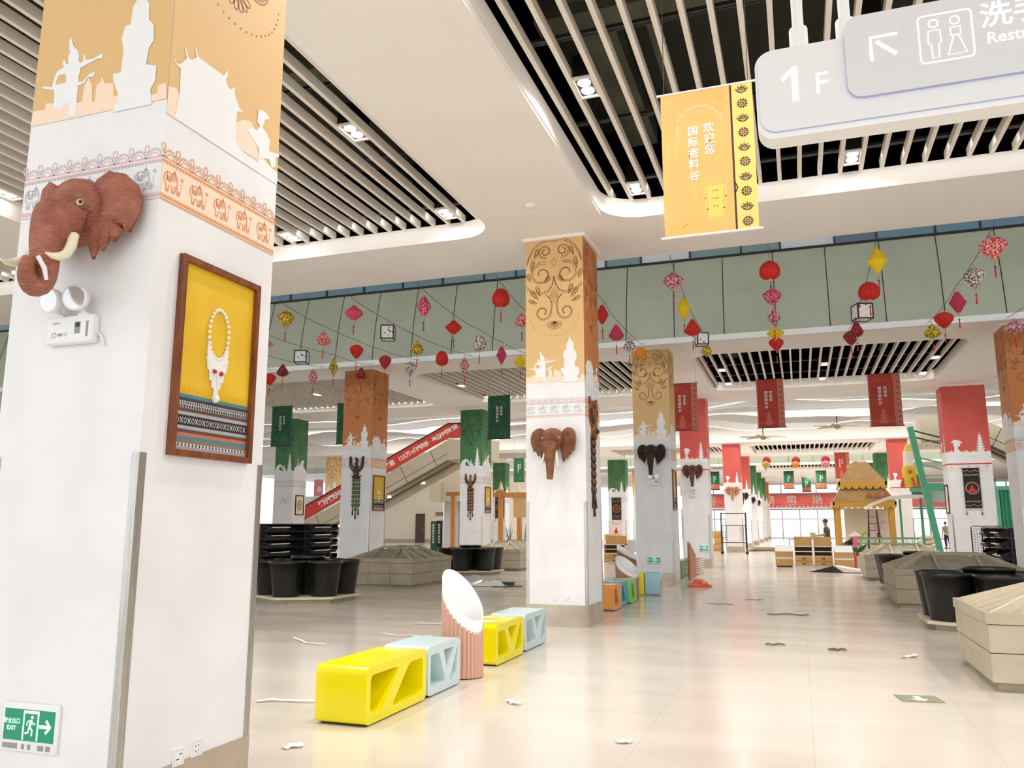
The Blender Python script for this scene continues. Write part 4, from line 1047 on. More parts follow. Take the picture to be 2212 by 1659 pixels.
def garuda(M, k, label, brown=False):
    o = M.to_translation(); t = empty('wood_hanging', o); Ml = M.copy(); Ml.translation = (0, 0, 0)
    tag(t, label, 'wood carving', 'winged wooden hangings on the pillars')
    a, b = (M_woodl, M_wood) if brown else (M_wood, M_woodl)
    for s in (-1, 1):
        w = MB()
        out = [(.03, -.10), (.14, -.06), (.22, .04), (.255, .16), (.25, .30), (.235, .40), (.22, .28), (.205, .41), (.19, .27), (.175, .36), (.165, .22), (.14, .12), (.08, .05), (.03, .03)]
        w.prism([(s * u * k, v * k) for u, v in out], 0, .035 * k, 0, Ml)
        inn = [(.06, -.04), (.14, -.01), (.19, .08), (.215, .2), (.20, .22), (.17, .14), (.11, .07), (.06, .02)]
        w.prism([(s * u * k, v * k) for u, v in inn], .03 * k, .05 * k, 1, Ml)
        w.build('wing', [a, b], t)
    bd = MB()
    bd.prism([(u * k, v * k) for u, v in ((-.07, -.06), (-.09, -.15), (-.06, -.24), (0, -.28), (.06, -.24), (.09, -.15), (.07, -.06), (.04, .06), (.05, .14), (.02, .18), (.06, .24), (.05, .31), (-.01, .36), (-.03, .30), (.0, .24), (-.04, .17), (-.05, .05))], 0, .07 * k, 0, Ml)
    bd.ball(Ml @ Vector((0, -.15 * k, .07 * k)), (.05 * k,) * 3, 10, 1)
    bd.build('bird_body', [a, b], t)
    dz = MB()
    for r in range(2): dz.prism([((.16 - .02 * r) * k * math.cos(an), (-.20 - .03 * r + .09 * math.sin(an)) * k) for an in [PI + PI * q / 10 for q in range(11)]] + [((.12 - .02 * r) * k * math.cos(an), (-.20 - .03 * r + .05 * math.sin(an)) * k) for an in [2 * PI - PI * q / 10 for q in range(11)]], .0, .03 * k, r, Ml)
    dz.build('collar_band', [a, b], t)
    for c in (-1, 0, 1):
        st = MB(); n = 7 + (c == 0)
        for r in range(n):
            v = -.34 - r * .125
            st.prism([((c * .095 + u) * k, (v + q) * k) for u, q in ((-.045, .05), (-.045, -.02), (0, -.07), (.045, -.02), (.045, .05))], .004, .022 * k, 0, Ml)
            st.prism([((c * .095 + u) * k, (v + q) * k) for u, q in ((-.03, .035), (-.03, -.005), (0, -.04), (.03, -.005), (.03, .035))], .02 * k, .032 * k, 1, Ml)
        sc = st.build('scale_strip', [M_scale if not brown else M_wood, M_woodl if brown else mat('scale_olive', (120, 128, 84), .5)], t)
        v = -.34 - n * .125
        MB().tube([Ml @ Vector((c * .095 * k, (v + .06) * k, .015)), Ml @ Vector((c * .095 * k, (v - .06) * k, .015)), Ml @ Vector((c * .095 * k, (v - .17) * k, .015))], [.008, .018 * k, .028 * k], 8).build('tassel', M_wood, t)
    return t
garuda(FRONT(-12.72, 22.074, 3.25), 1.0, 'dark winged wooden hanging with leaf strips on the amber topped pillar')
garuda(FRONT(-12.77, 31.453, 3.28), 1.0, 'brown winged wooden hanging on the green pillar before the escalator', True)
garuda(RIGHT(-3.175, 12.695 + .47, 3.24), 1.02, 'brown wooden hanging on the right side of the middle golden pillar', True)
garuda(FRONT(5.37, 22.074, 3.35), 1.0, 'dark winged hanging on the amber pillar at the right picture edge')
M_tap = mat('tapestry_black', (44, 36, 36), .85)
M_tapr = mat('tapestry_red', (186, 66, 60), .85)
M_tapw = mat('tapestry_line', (206, 190, 176), .85)
M_tapg = mat('tapestry_gold', (190, 150, 80), .85)
def tapestry(M, w, h, label, seated=True):
    o = M.to_translation(); t = empty('tapestry', o); Ml = M.copy(); Ml.translation = M.to_3x3() @ Vector((0, 0, .03)); tag(t, label, 'tapestry', 'dark hanging tapestries')
    MB().box(-w / 2, -h / 2, .004, w / 2, h / 2, .012, 0, Ml).build('cloth', M_tap, t)
    p = MB()
    for s in (-1, 1):
        for k in range(5):
            u = (k - 2) * w * .19; p.ringstroke(u, s * h * .30, w * .10, .012, .0135, 1, Ml, 10, 0, PI if s > 0 else -PI)
        p.stroke([(-w * .48, s * h * .42), (-w * .2, s * h * .45), (0, s * h * .40), (w * .2, s * h * .45), (w * .48, s * h * .42)], .014, .0135, 1, Ml)
        p.stroke([(-w * .4, s * h * .36), (0, s * h * .33), (w * .4, s * h * .36)], .01, .0135, 2, Ml)
    p.ringstroke(0, 0, w * .36, .02, .0135, 2, Ml, 24); p.ringstroke(0, 0, w * .42, .008, .0135, 1, Ml, 24)
    if seated:
        p.disc(0, .12 * w, w * .09, .014, 0, Ml); p.flat([(-w * .13, w * .04), (w * .13, w * .04), (w * .18, -w * .1), (w * .3, -w * .2), (w * .26, -w * .27), (-w * .26, -w * .27), (-w * .3, -w * .2), (-w * .18, -w * .1)], .014, 0, Ml)
        p.flat([(-.04 * w, .18 * w), (.04 * w, .18 * w), (0, .28 * w)], .014, 0, Ml)
    else:
        for k in range(8): p.stroke(drop(0, 0, w * .3, w * .09, 2 * PI * k / 8), .012, .014, 0 if k % 2 else 2, Ml, True)
    p.build('woven_figure', [M_tapr, M_tapw, M_tapg], t)
    MB().tube([Ml @ Vector((-w / 2 - .03, h / 2, .012)), Ml @ Vector((w / 2 + .03, h / 2, .012))], .012, 6).build('top_rod', M_black, t)
    for s in (-1, 1): MB().tube([Ml @ Vector((s * w * .46, -h / 2, .01)), Ml @ Vector((s * w * .46, -h / 2 - .1, .01)), Ml @ Vector((s * w * .46, -h / 2 - .22, .01))], [.004, .006, .022], 6).build('tassel', M_black, t)
tapestry(FRONT(5.57, 31.453, 2.80), .50, 1.34, 'black tapestry with a red seated figure on the wide red pillar')
tapestry(FRONT(-12.65, 59.59, 2.75), .7, 1.6, 'dark tapestry with a round face on the far green pillar', False)
tapestry(FRONT(-21.75, 59.59, 2.9), .75, 1.6, 'dark tapestry with pale leaves on the far green pillar by the wooden post', False)
def picture(M, w, h, label, oval=True):
    o = M.to_translation(); t = empty('framed_picture', o); Ml = M.copy(); Ml.translation = (0, 0, 0); tag(t, label, 'framed picture', 'black framed pictures on pillars')
    f = MB().stroke([(-w / 2, -h / 2), (w / 2, -h / 2), (w / 2, h / 2), (-w / 2, h / 2)], .04, .03, 0, Ml, True)
    for a, b, c, d in ((-w / 2 - .02, -h / 2 - .02, w / 2 + .02, -h / 2 + .02), (-w / 2 - .02, h / 2 - .02, w / 2 + .02, h / 2 + .02), (-w / 2 - .02, -h / 2, -w / 2 + .02, h / 2), (w / 2 - .02, -h / 2, w / 2 + .02, h / 2)): f.box(a, b, 0, c, d, .03, 0, Ml)
    f.build('picture_frame', M_black, t)
    MB().rect(-w / 2, -h / 2, w / 2, h / 2, .01, 0, Ml).build('mount', mat('mount_cream', (236, 224, 204), .7), t)
    if oval:
        MB().disc(0, 0, w * .27, .013, 0, Ml, 20, h * .27).ringstroke(0, 0, w * .27, .02, .016, 1, Ml, 20, 0, 2 * PI, h * .27).build('oval_print', [mat('print_sand', (196, 176, 138), .7), M_dark], t)
picture(RIGHT(-21.3264, 31.453 + .55, 2.45), .62, .85, 'black framed oval picture on the side of the left green pillar')
picture(LEFT(4.88, 31.453 + .55, 2.45), .62, .95, 'tall black framed picture on the left side of the wide red pillar', False)

# ------------------------------------------------------------------ hanging floor sign
M_sign = mat('sign_grey', (226, 226, 228), .35)
M_sign2 = mat('sign_panel_grey', (214, 214, 217), .35)
M_signb = mat('sign_body', (240, 240, 240), .3)
M_edge = mat('sign_blue_edge', (178, 190, 232), .3)
M_letter = mat('sign_letter', (250, 250, 250), .4, emit=.35)
M_sign.node_tree.nodes['Principled BSDF'].inputs['Base Color'].default_value = L3((230, 230, 231)); M_sign2.node_tree.nodes['Principled BSDF'].inputs['Base Color'].default_value = L3((218, 218, 220))
t = empty('hanging_sign', (1.05, 4.0, 3.45)); tag(t, 'white hanging floor sign with 1F and restroom arrow at upper right', 'sign')
def rrect(x0, y0, x1, y1, r, n=6, corners=(1, 1, 1, 1)):
    pts = []
    for (cx, cy, a0, on) in ((x0 + r, y0 + r, PI, corners[0]), (x1 - r, y0 + r, 1.5 * PI, corners[1]), (x1 - r, y1 - r, 0, corners[2]), (x0 + r, y1 - r, .5 * PI, corners[3])):
        if not on:
            pts.append({PI: (x0, y0), 1.5 * PI: (x1, y0), 0: (x1, y1), .5 * PI: (x0, y1)}[a0]); continue
        for k in range(n + 1): pts.append((cx + r * math.cos(a0 + PI / 2 * k / n), cy + r * math.sin(a0 + PI / 2 * k / n)))
    return pts
MF = FRONT(0, 0, 0)
MB().prism(rrect(-1.14, .0, 1.3, .475, .085), -.12, .0, 0, MF).build('sign_body', M_signb, t)
MB().prism(rrect(-1.125, .03, 1.285, .47, .08), .0, .012, 0, MF, mis=1).build('face_plate', [M_sign, M_edge], t)
MB().prism(rrect(-.715, .135, 1.28, .56, .07), .012, .032, 0, MF, mis=1).build('restroom_panel', [M_sign2, M_edge], t)
lt = MB(); ML = lambda u, v, w=.0335: FRONT(u, -w, v)
lt.flat([(-1.02, .312), (-.958, .362), (-.938, .362), (-.938, .175), (-.968, .175), (-.968, .322), (-1.008, .288)], .0135, 0, MF)
lt.text('F', .16, 0, ML(-.83, .245, .0135))
lt.stroke([(-.60, .31), (-.60, .43), (-.48, .43)], .017, .0335, 0, MF); lt.stroke([(-.575, .405), (-.49, .325)], .02, .0335, 0, MF)
lt.stroke(rrect(-.39, .25, -.165, .49, .02), .008, .0335, 0, MF, True)
for px_, sk in ((-.325, 0), (-.235, 1)):
    lt.ringstroke(px_, .445, .02, .007, .0335, 0, MF, 12)
    if not sk: lt.stroke([(px_ - .025, .41), (px_ + .025, .41), (px_ + .028, .345), (px_ + .016, .34), (px_ + .014, .27), (px_ - .014, .27), (px_ - .016, .34), (px_ - .028, .345)], .007, .0335, 0, MF, True)
    else:
        lt.stroke([(px_ - .022, .41), (px_ + .022, .41), (px_ + .02, .37), (px_ - .02, .37)], .007, .0335, 0, MF, True)
        lt.stroke([(px_ - .01, .37), (px_ - .038, .275), (px_ + .04, .275), (px_ + .01, .37)], .007, .0335, 0, MF, True)
lt.text('洗手间', .135, 0, ML(.07, .43), bold=.015); lt.text('Restroom', .078, 0, ML(.045, .322), bold=.01)
lt.build('lettering', M_letter, t)
for xx in (-.92, -.70, .6): MB().tube([(xx, .06, .56 if xx > -.9 else .47), (xx, .06, 2.92)], .028, 10).tube([(xx, .06, .47), (xx, .06, .60)], .045, 10).build('suspension_pole', M_plast, t)

# ------------------------------------------------------------------ hanging banners
M_by = mat('banner_yellow', (234, 184, 112), .7, c2=(228, 176, 104), nscale=1.5)
M_byl = mat('banner_yellow_line', (240, 204, 104), .7)
M_bys = mat('banner_yellow_strip', (240, 208, 116), .7)
M_bpurple = mat('banner_purple', (70, 34, 54), .7)
M_bw = mat('banner_letter', (244, 242, 238), .7)
M_br = mat('banner_red', (194, 74, 62), .7, c2=(186, 66, 56), nscale=2)
M_brl = mat('banner_red_line', (214, 118, 96), .7)
M_brs = mat('banner_red_strip', (200, 134, 116), .7)
M_bg = mat('banner_green', (40, 92, 66), .7, c2=(46, 102, 70), nscale=2)
M_bgl = mat('banner_green_line', (104, 158, 92), .7)
M_bstripe = mat('banner_stripe', (206, 118, 84), .7)
def vtext(mb, s, u, v, h, mi, M, w=.004):
    for k, ch in enumerate(s):
        Mx = M @ T(u, v - k * h * 1.12, w); mb.text(ch, h, mi, Mx, bold=.02)
def leaf(mb, u, v, l, w, ang, mi, M, ww=.003):
    mb.stroke(drop(u, v, l, w, ang), l * .02, ww, mi, M, True)
    mb.stroke([(u, v), (u + l * math.cos(ang), v + l * math.sin(ang))], l * .015, ww, mi, M)
def banner(x, y, ztop, w, h, kind, label, group):
    t = empty('hanging_banner', (x, y, ztop - h)); tag(t, label, 'banner', group); M = FRONT(0, 0, 0)
    mats = {'y': [M_by, M_byl, M_bys, M_bpurple, M_bw], 'r': [M_br, M_brl, M_brs, M_red, M_bw], 'g': [M_bg, M_bgl, M_bg, M_bgl, M_bw], 's': [M_bg, M_bgl, M_bstripe, M_bpurple, M_bw]}[kind]
    cl = MB(); cl.box(-w / 2, -.002, 0, w / 2, .002, h)
    b = cl.build('cloth', mats[0], t)
    p = MB(); a = -w / 2
    X = lambda f: a + f * w
    if kind in 'yr':
        p.rect(X(.775), 0, X(1), h, .003, 2, M); p.rect(X(.76), 0, X(.78), h, .0035, 3, M)
        if kind == 'y':
            for k in range(10):
                v = h * (.955 - .1 * k); c = X(.89); r = w * .062
                if k % 2:
                    p.flat([(c + r * (1 if q % 2 else .72) * math.cos(2 * PI * q / 24), v + r * (1 if q % 2 else .72) * math.sin(2 * PI * q / 24)) for q in range(24)], .004, 3, M)
                    p.ringstroke(c, v, r * .42, r * .14, .0045, 2, M); p.disc(c, v, r * .15, .0045, 2, M)
                    for q in range(8): p.stroke(drop(c + r * .3 * math.cos(q * PI / 4), v + r * .3 * math.sin(q * PI / 4), r * .36, r * .1, q * PI / 4), r * .07, .0045, 2, M, True)
                else:
                    for q in range(5):
                        an = PI * .12 + PI * .76 * q / 4; p.flat(drop(c, v - r * .35, r * 1.15, r * .3, an), .004 + q * .0001, 3, M); p.stroke(drop(c, v - r * .28, r * .95, r * .22, an), r * .08, .0047, 2, M, True)
                    p.flat([(c - r, v - r * .2), (c, v - r * .62), (c + r, v - r * .2), (c + r * .6, v - r * .62), (c, v - r * .8), (c - r * .6, v - r * .62)], .0042, 3, M)
        else:
            for k in range(9):
                v = h * (.95 - .11 * k); p.flat([(X(.84), v - .03), (X(.95), v - .03), (X(.895), v + .03)], .004, 0, M); p.ringstroke(X(.895), v, .05, .008, .0045, 1, M, 8)
            for k in range(24): p.disc(X(.03), h * (k + .5) / 24, .012, .004, 4, M, 5)
    if kind in 'gs':
        p.stroke([(X(.05), .04 * h), (X(.95), .04 * h), (X(.95), .97 * h), (X(.05), .97 * h)], .014, .003, 1, M, True)
        if kind == 's':
            p.rect(X(0), 0, X(1), h * .3, .0042, 2, M); p.rect(X(0), 0, X(1), h * .06, .0046, 3, M)
            for k in range(9): p.rect(X(.06 + .1 * k), h * .08, X(.09 + .1 * k), h * .26, .0046, 3, M)
        else:
            for u, v, l, an in ((.2, .06, .3, 1.2), (.35, .05, .34, .7), (.6, .06, .36, 1.7), (.75, .05, .3, 1.1), (.55, .1, .3, .5), (.8, .12, .26, 2.2), (.3, .14, .24, 2.4)): leaf(p, X(u), v * h, l * w, l * w * .26, an, 1, M)
    cx = .42 if kind in 'yr' else .5
    # arc of small letters
    for k, ch in enumerate('WELCOME TO THE INTERNATIONAL SPICE VALLEY' if kind == 'y' else ''):
        if ch == ' ': continue
        an = math.radians(200 - 200 * k / 40); r = w * .245
        p.text(ch, .026, 4, M @ frame((X(cx) + r * math.cos(an), .74 * h + r * math.sin(an), .004), (math.sin(an), -math.cos(an), 0), (math.cos(an), math.sin(an), 0), (0, 0, 1)))
    if kind != 'y': p.ringstroke(X(cx), .76 * h, w * .24, .012, .003, 1, M, 20, -.2, PI + .2)
    hh = .095 if kind == 'y' else .10
    vtext(p, '欢迎您', X(cx + .10), .72 * h, hh, 4, M, .0045); vtext(p, '国际香料谷', X(cx - .075), .71 * h if kind == 'y' else .72 * h, hh, 4, M, .0045)
    if kind == 'y':
        for u, v, l, an in ((.55, .93, .2, -.5), (.6, .95, .24, -1.1), (.5, .96, .2, .1), (.68, .97, .2, -1.6), (.06, .04, .2, 1.3), (.1, .03, .24, .8), (.16, .03, .26, .4), (.04, .06, .18, 1.9), (.2, .1, .2, .9)): leaf(p, X(u), v * h, l * w, l * w * .26, an, 1, M)
        # ornate elephant front, drawn in outline
        c = X(.56); zz = .26 * h
        p.stroke([(c - .10 * w, zz + .12 * w), (c - .12 * w, zz), (c - .09 * w, zz - .16 * w), (c - .075 * w, zz - .29 * w), (c + .075 * w, zz - .29 * w), (c + .09 * w, zz - .16 * w), (c + .12 * w, zz), (c + .10 * w, zz + .12 * w), (c, zz + .17 * w)], .012, .003, 1, M, True)
        for s in (-1, 1):
            p.stroke([(c + s * .1 * w, zz + .12 * w), (c + s * .2 * w, zz + .15 * w), (c + s * .24 * w, zz + .04 * w), (c + s * .18 * w, zz - .08 * w), (c + s * .11 * w, zz - .03 * w)], .01, .003, 1, M)
            p.stroke([(c + s * .08 * w, zz - .16 * w), (c + s * .15 * w, zz - .2 * w), (c + s * .2 * w, zz - .15 * w)], .01, .003, 1, M)
        for q in range(4): p.ringstroke(c, zz + (.09 - .09 * q) * w, .05 * w, .007, .003, 1, M, 12)
        p.flat([(c - .09 * w, zz + .1 * w), (c + .09 * w, zz + .1 * w), (c + .07 * w, zz - .26 * w), (c - .07 * w, zz - .26 * w)], .0025, 1, M)
        c = X(.11); zz = .60 * h
        p.stroke([(c - .06 * w, zz + .1 * w), (c + .06 * w, zz + .1 * w), (c + .05 * w, zz - .12 * w), (c - .04 * w, zz - .12 * w)], .01, .003, 1, M, True); p.ringstroke(c, zz, .04 * w, .008, .003, 1, M)
    if kind == 'r': pagoda(p, 1, M, X(.42), .05 * h, .3 * h, .4 * w, 4, .0035); [p.ringstroke(X(u), .07 * h, .08 * w, .01, .004, 1, M, 8, 0, PI) for u in (.12, .25, .6, .7)]
    p.build('print', mats, t)
    e = .035
    for zz in (0, h): MB().tube([(-w / 2 - e, 0, zz), (w / 2 + e, 0, zz)], .011, 8).build('rod', M_plast if kind in 'y' else M_dark, t)
    for s in (-1, 1):
        MB().tube([(s * w * .46, 0, h), (s * w * .46 + .02, 0, 7.94 - ztop + h)], .004, 5).build('cord', M_string, t)
    return t
banner(-.592, 7.0, 5.445, .805, 1.37, 'y', 'large golden banner with white characters partly behind the floor sign', 'hanging banners')
banner(-.655, 26, 6.0, .80, 1.5, 'r', 'red banner over the aisle, left of the two large red ones', 'hanging banners')
banner(2.56, 26, 5.98, .88, 1.56, 'r', 'red banner right of the aisle, nearer the wide red pillar', 'hanging banners')
banner(2.53, 52, 5.8, .82, 1.5, 'r', 'small red banner above the left corner of the tan kiosk roof', 'hanging banners')
banner(-18.25, 26, 5.99, .90, 1.5, 'g', 'dark green banner in front of the left green pillar', 'hanging banners')
banner(-9.53, 26, 5.94, .82, 1.48, 'g', 'green banner right of the green pillar before the escalator', 'hanging banners')
banner(-15.45, 26, 5.98, .85, 1.5, 'g', 'dark green banner almost hidden behind the amber topped pillar', 'hanging banners')
banner(-3.25, 25.8, 5.98, .84, 1.5, 'r', 'red banner almost hidden behind the middle golden pillar', 'hanging banners')
banner(-16.6, 49, 5.75, .72, 1.5, 'g', 'small green banner above the pale blue truck stall', 'hanging banners')
banner(-16.0, 52, 5.3, .85, 1.5, 'g', 'far green banner right of the small green banner over the truck stall', 'hanging banners')
banner(-.7, 73, 6.08, .82, 1.5, 's', 'far green banner over the aisle, left of three before the entrance', 'hanging banners')
banner(.75, 82, 6.0, .82, 1.36, 's', 'far green banner over the aisle, middle and lowest of three before the entrance', 'hanging banners')
banner(1.85, 73, 6.05, .84, 1.5, 's', 'far green banner over the aisle, right of three before the entrance', 'hanging banners')
banner(-6.8, 73, 6.15, .8, 1.58, 's', 'far green banner between the two nearest red pillars', 'hanging banners')
banner(11.2, 46, 5.3, .9, 1.6, 'r', 'red banner beyond the green corrugated container', 'hanging banners')
banner(8.6, 70, 5.4, .8, 1.5, 'g', 'far green banner seen through the teal frame', 'hanging banners')
# ------------------------------------------------------------------ lantern strings across the void
LAN = [
('x',-14.97,20.60,5.92,0.38,0.35,'drop','red'),('y',-13.45,19.08,5.83,0.33,0.34,'bell','maroon'),('y',-13.45,20.60,5.90,0.27,0.44,'diamond','pinko'),
('z',-11.82,16.05,5.82,0.34,0.24,'flat','pinko'),('z',-11.83,17.57,5.80,0.30,0.30,'cube','cube'),('z',-11.82,19.08,5.82,0.26,0.44,'diamond','goldo'),('z',-11.83,20.60,5.91,0.33,0.34,'bell','maroon'),
('a',-10.24,14.55,5.94,0.36,0.34,'top','goldo'),('a',-10.24,16.05,5.84,0.33,0.33,'bell','redo'),('a',-10.24,17.57,5.83,0.34,0.34,'drop','red'),('a',-10.24,19.08,5.85,0.33,0.36,'drop','crimson'),('a',-10.25,20.60,5.94,0.32,0.38,'drop','white'),
('b',-8.57,14.55,5.93,0.39,0.31,'flat','pink'),('b',-8.56,16.05,5.84,0.28,0.30,'cube','cube'),('b',-8.57,17.57,5.82,0.33,0.34,'bell','goldo'),('b',-8.58,19.08,5.85,0.33,0.37,'globe','red'),('b',-8.58,20.60,5.94,0.27,0.41,'diamond','pinko'),
('c',-6.96,14.55,5.93,0.29,0.41,'diamond','magentao'),('c',-6.95,16.05,5.84,0.37,0.31,'flat','red'),('c',-6.94,17.57,5.82,0.32,0.38,'globe','white'),('c',-6.93,19.08,5.82,0.26,0.44,'diamond','magenta'),('c',-6.94,20.60,5.93,0.34,0.33,'flat','yellow'),
('d',-5.30,14.55,5.96,0.34,0.36,'globe','red'),('d',-5.37,16.05,5.88,0.31,0.30,'bell','redo'),
('e',-3.62,16.05,5.84,0.26,0.40,'diamond','red'),('e',-3.65,17.57,5.81,0.33,0.36,'bell','magenta'),('e',-3.65,19.08,5.86,0.31,0.32,'bell','white'),('e',-3.65,20.60,5.93,0.32,0.29,'top','orange'),
('f',-1.95,14.55,5.97,0.39,0.31,'flat','pinko'),('f',-1.96,16.05,5.83,0.26,0.41,'diamond','yellow'),('f',-1.97,17.57,5.79,0.34,0.36,'bell','red'),('f',-1.94,19.08,5.85,0.25,0.27,'cube','cube'),('f',-1.99,20.60,5.93,0.26,0.34,'bell','goldo'),
('g',-0.26,14.55,5.99,0.36,0.32,'globe','red'),('g',-0.27,16.05,5.90,0.35,0.30,'top','magentao'),('g',-0.28,17.57,5.87,0.28,0.32,'diamond','pinko'),('g',-0.29,19.08,5.87,0.39,0.25,'flat','yellow'),('g',-0.31,20.60,5.93,0.35,0.32,'drop','red'),
('h',1.48,14.55,5.97,0.31,0.42,'diamond','yellow'),('h',1.45,16.05,5.86,0.38,0.33,'globe','red'),('h',1.43,17.57,5.83,0.30,0.30,'cube','cubered'),('h',1.41,19.08,5.83,0.28,0.36,'bell','maroon'),('h',1.39,20.60,5.96,0.35,0.34,'top','maroon'),
('i',3.21,14.55,6.00,0.42,0.36,'top','redo'),('i',3.20,16.05,5.93,0.38,0.34,'top','white'),('i',3.17,17.57,5.88,0.31,0.42,'diamond','magenta'),('i',3.15,19.08,5.88,0.39,0.34,'drop','red'),('i',3.14,20.60,5.99,0.37,0.32,'bell','goldo'),('j',4.80,20.60,5.97,0.45,0.31,'bell','pinko')]
def silk(name, c, c2=None, ns=26):
    return mat(name, c, .55, spec=.3, c2=c2, nscale=ns, contrast=(.46, .54)) if c2 else mat(name, c, .55, spec=.3)
LM = {'red': (silk('silk_red', (206, 44, 40)), 'plain red'), 'crimson': (silk('silk_crimson', (178, 48, 62)), 'plain crimson'), 'maroon': (silk('silk_maroon', (112, 30, 34), (168, 60, 64)), 'dark maroon patterned'),
      'pinko': (silk('silk_pink_print', (150, 66, 82), (236, 180, 190)), 'pink flower printed'), 'goldo': (silk('silk_gold_print', (236, 206, 66), (120, 96, 52)), 'gold and brown printed'), 'white': (silk('silk_white_print', (238, 234, 230), (108, 92, 86)), 'white printed'),
      'pink': (silk('silk_pink', (214, 76, 106)), 'plain pink'), 'magentao': (silk('silk_magenta_print', (176, 40, 86), (232, 130, 160)), 'magenta printed'), 'redo': (silk('silk_red_print', (206, 44, 56), (240, 190, 180)), 'red and white printed'),
      'magenta': (silk('silk_magenta', (196, 60, 96)), 'plain magenta'), 'yellow': (silk('silk_yellow', (238, 204, 28)), 'plain yellow'), 'orange': (silk('silk_orange', (240, 140, 30)), 'plain orange'),
      'cube': (silk('paper_ink_print', (240, 240, 240), (60, 60, 64), 18), 'white ink painted'), 'cubered': (silk('paper_flower_print', (240, 238, 236), (206, 60, 76), 12), 'white red-flowered')}
LM['cube'][0].node_tree.nodes['Color Ramp'].color_ramp.elements[0].position = .58; LM['cube'][0].node_tree.nodes['Color Ramp'].color_ramp.elements[1].position = .64
LM['cubered'][0].node_tree.nodes['Color Ramp'].color_ramp.elements[0].position = .58; LM['cubered'][0].node_tree.nodes['Color Ramp'].color_ramp.elements[1].position = .64
M_lwood = mat('lantern_wood', (224, 160, 110), .5)
M_tass = mat('tassel_red', (214, 40, 52), .7)
PROF = {'globe': [(.16, 1), (.5, .93), (.82, .74), (.98, .5), (1, .38), (.93, .2), (.7, .06), (.4, 0), (.2, -.02)],
        'diamond': [(.22, 1), (.55, .78), (.9, .56), (1, .50), (.9, .44), (.55, .22), (.16, 0)],
        'flat': [(.16, 1), (.45, .82), (.85, .62), (1, .52), (.93, .44), (.6, .22), (.28, .08), (.15, 0)],
        'drop': [(.3, 1), (.6, .93), (.9, .8), (1, .68), (.9, .5), (.5, .2), (.12, 0)],
        'top': [(.25, 1), (.6, .9), (.95, .72), (1, .62), (.9, .5), (.5, .18), (.14, 0)],
        'bell': [(.12, 1), (.4, .82), (.8, .5), (1, .33), (.98, .24), (.75, .12), (.35, .02), (.14, 0)]}
SHAPE = {'globe': 'round', 'diamond': 'diamond shaped', 'flat': 'saucer shaped', 'drop': 'teardrop shaped', 'top': 'spinning top shaped', 'bell': 'bell shaped', 'cube': 'cube'}
KEYS = 'xyzabcdefghij'
POS5 = {14.55: 'nearest', 16.05: 'second', 17.57: 'middle', 19.08: 'fourth', 20.6: 'farthest'}
def lantern_body(t, w, h, shape, col, tassel=True):
    m = LM[col][0]; r = w / 2
    if shape == 'cube':
        s = r; MB().box(-s, -s, -h / 2, s, s, h / 2).build('paper_shade', m, t)
        f = MB(); e = .012
        for a in (-s, s):
            for b in (-s, s):
                f.box(a - e, b - e, -h / 2, a + e, b + e, h / 2); f.box(a - e, -s, b / s * h / 2 - e, a + e, s, b / s * h / 2 + e); f.box(-s, a - e, b / s * h / 2 - e, s, a + e, b / s * h / 2 + e)
        f.build('black_frame', M_black, t)
        MB().tube([(0, 0, h / 2), (0, 0, h / 2 + .14)], .004, 5).build('hanger', M_string, t)
        return
    prof = [(q * r, -h / 2 + z * h) for q, z in PROF[shape]]
    MB().lathe(prof, 12, 0, None, shape in ('globe',)).build('silk_shade', m, t)
    rib = MB()
    for k in range(12):
        a = 2 * PI * k / 12; rib.tube([((q + .002) * math.cos(a), (q + .002) * math.sin(a), z) for q, z in prof], .003, 4)
    rib.build('ribs', m, t)
    MB().lathe([(prof[0][0] * 1.1, h / 2 - .005), (prof[0][0] * .8, h / 2 + .025)], 10).tube([(0, 0, h / 2), (0, 0, h / 2 + .13)], .004, 5).build('top_cap', M_lwood, t)
    MB().lathe([(prof[-1][0] * 1.15, -h / 2 + .005), (prof[-1][0] * .9, -h / 2 - .03), (.008, -h / 2 - .045)], 10).build('bottom_cap', M_lwood, t)
    if tassel:
        b = MB().tube([(0, 0, -h / 2 - .03), (0, 0, -h / 2 - .13)], .003, 4, 1).ball((0, 0, -h / 2 - .14), .018, 8, 1)
        b.tube([(0, 0, -h / 2 - .15), (0, 0, -h / 2 - .19), (0, 0, -h / 2 - .31)], [.006, .011, .015], 8, 0)
        b.build('tassel', [M_tass, M_black], t)
tops = {}
for key, x, y, z, w, h, shape, col in LAN:
    t = empty('silk_lantern' if shape != 'cube' else 'cube_lantern', (x, y, z), random.uniform(-.5, .5) if shape != 'cube' else .35)
    n = KEYS.index(key)
    nice = {'x': 'leftmost', 'j': 'rightmost'}.get(key, ORD[n])
    tag(t, '%s %s lantern, %s on the %s string from the left' % (LM[col][1], SHAPE[shape], POS5[round(y, 2)], nice) if key not in 'xj' else '%s %s lantern, %s on the %s lantern string' % (LM[col][1], SHAPE[shape], POS5[round(y, 2)], nice), 'lantern', 'lanterns on the strings')
    lantern_body(t, w, h, shape, col)
    tops.setdefault(key, []).append((x, y, z + h / 2 + (.14 if shape == 'cube' else .13)))
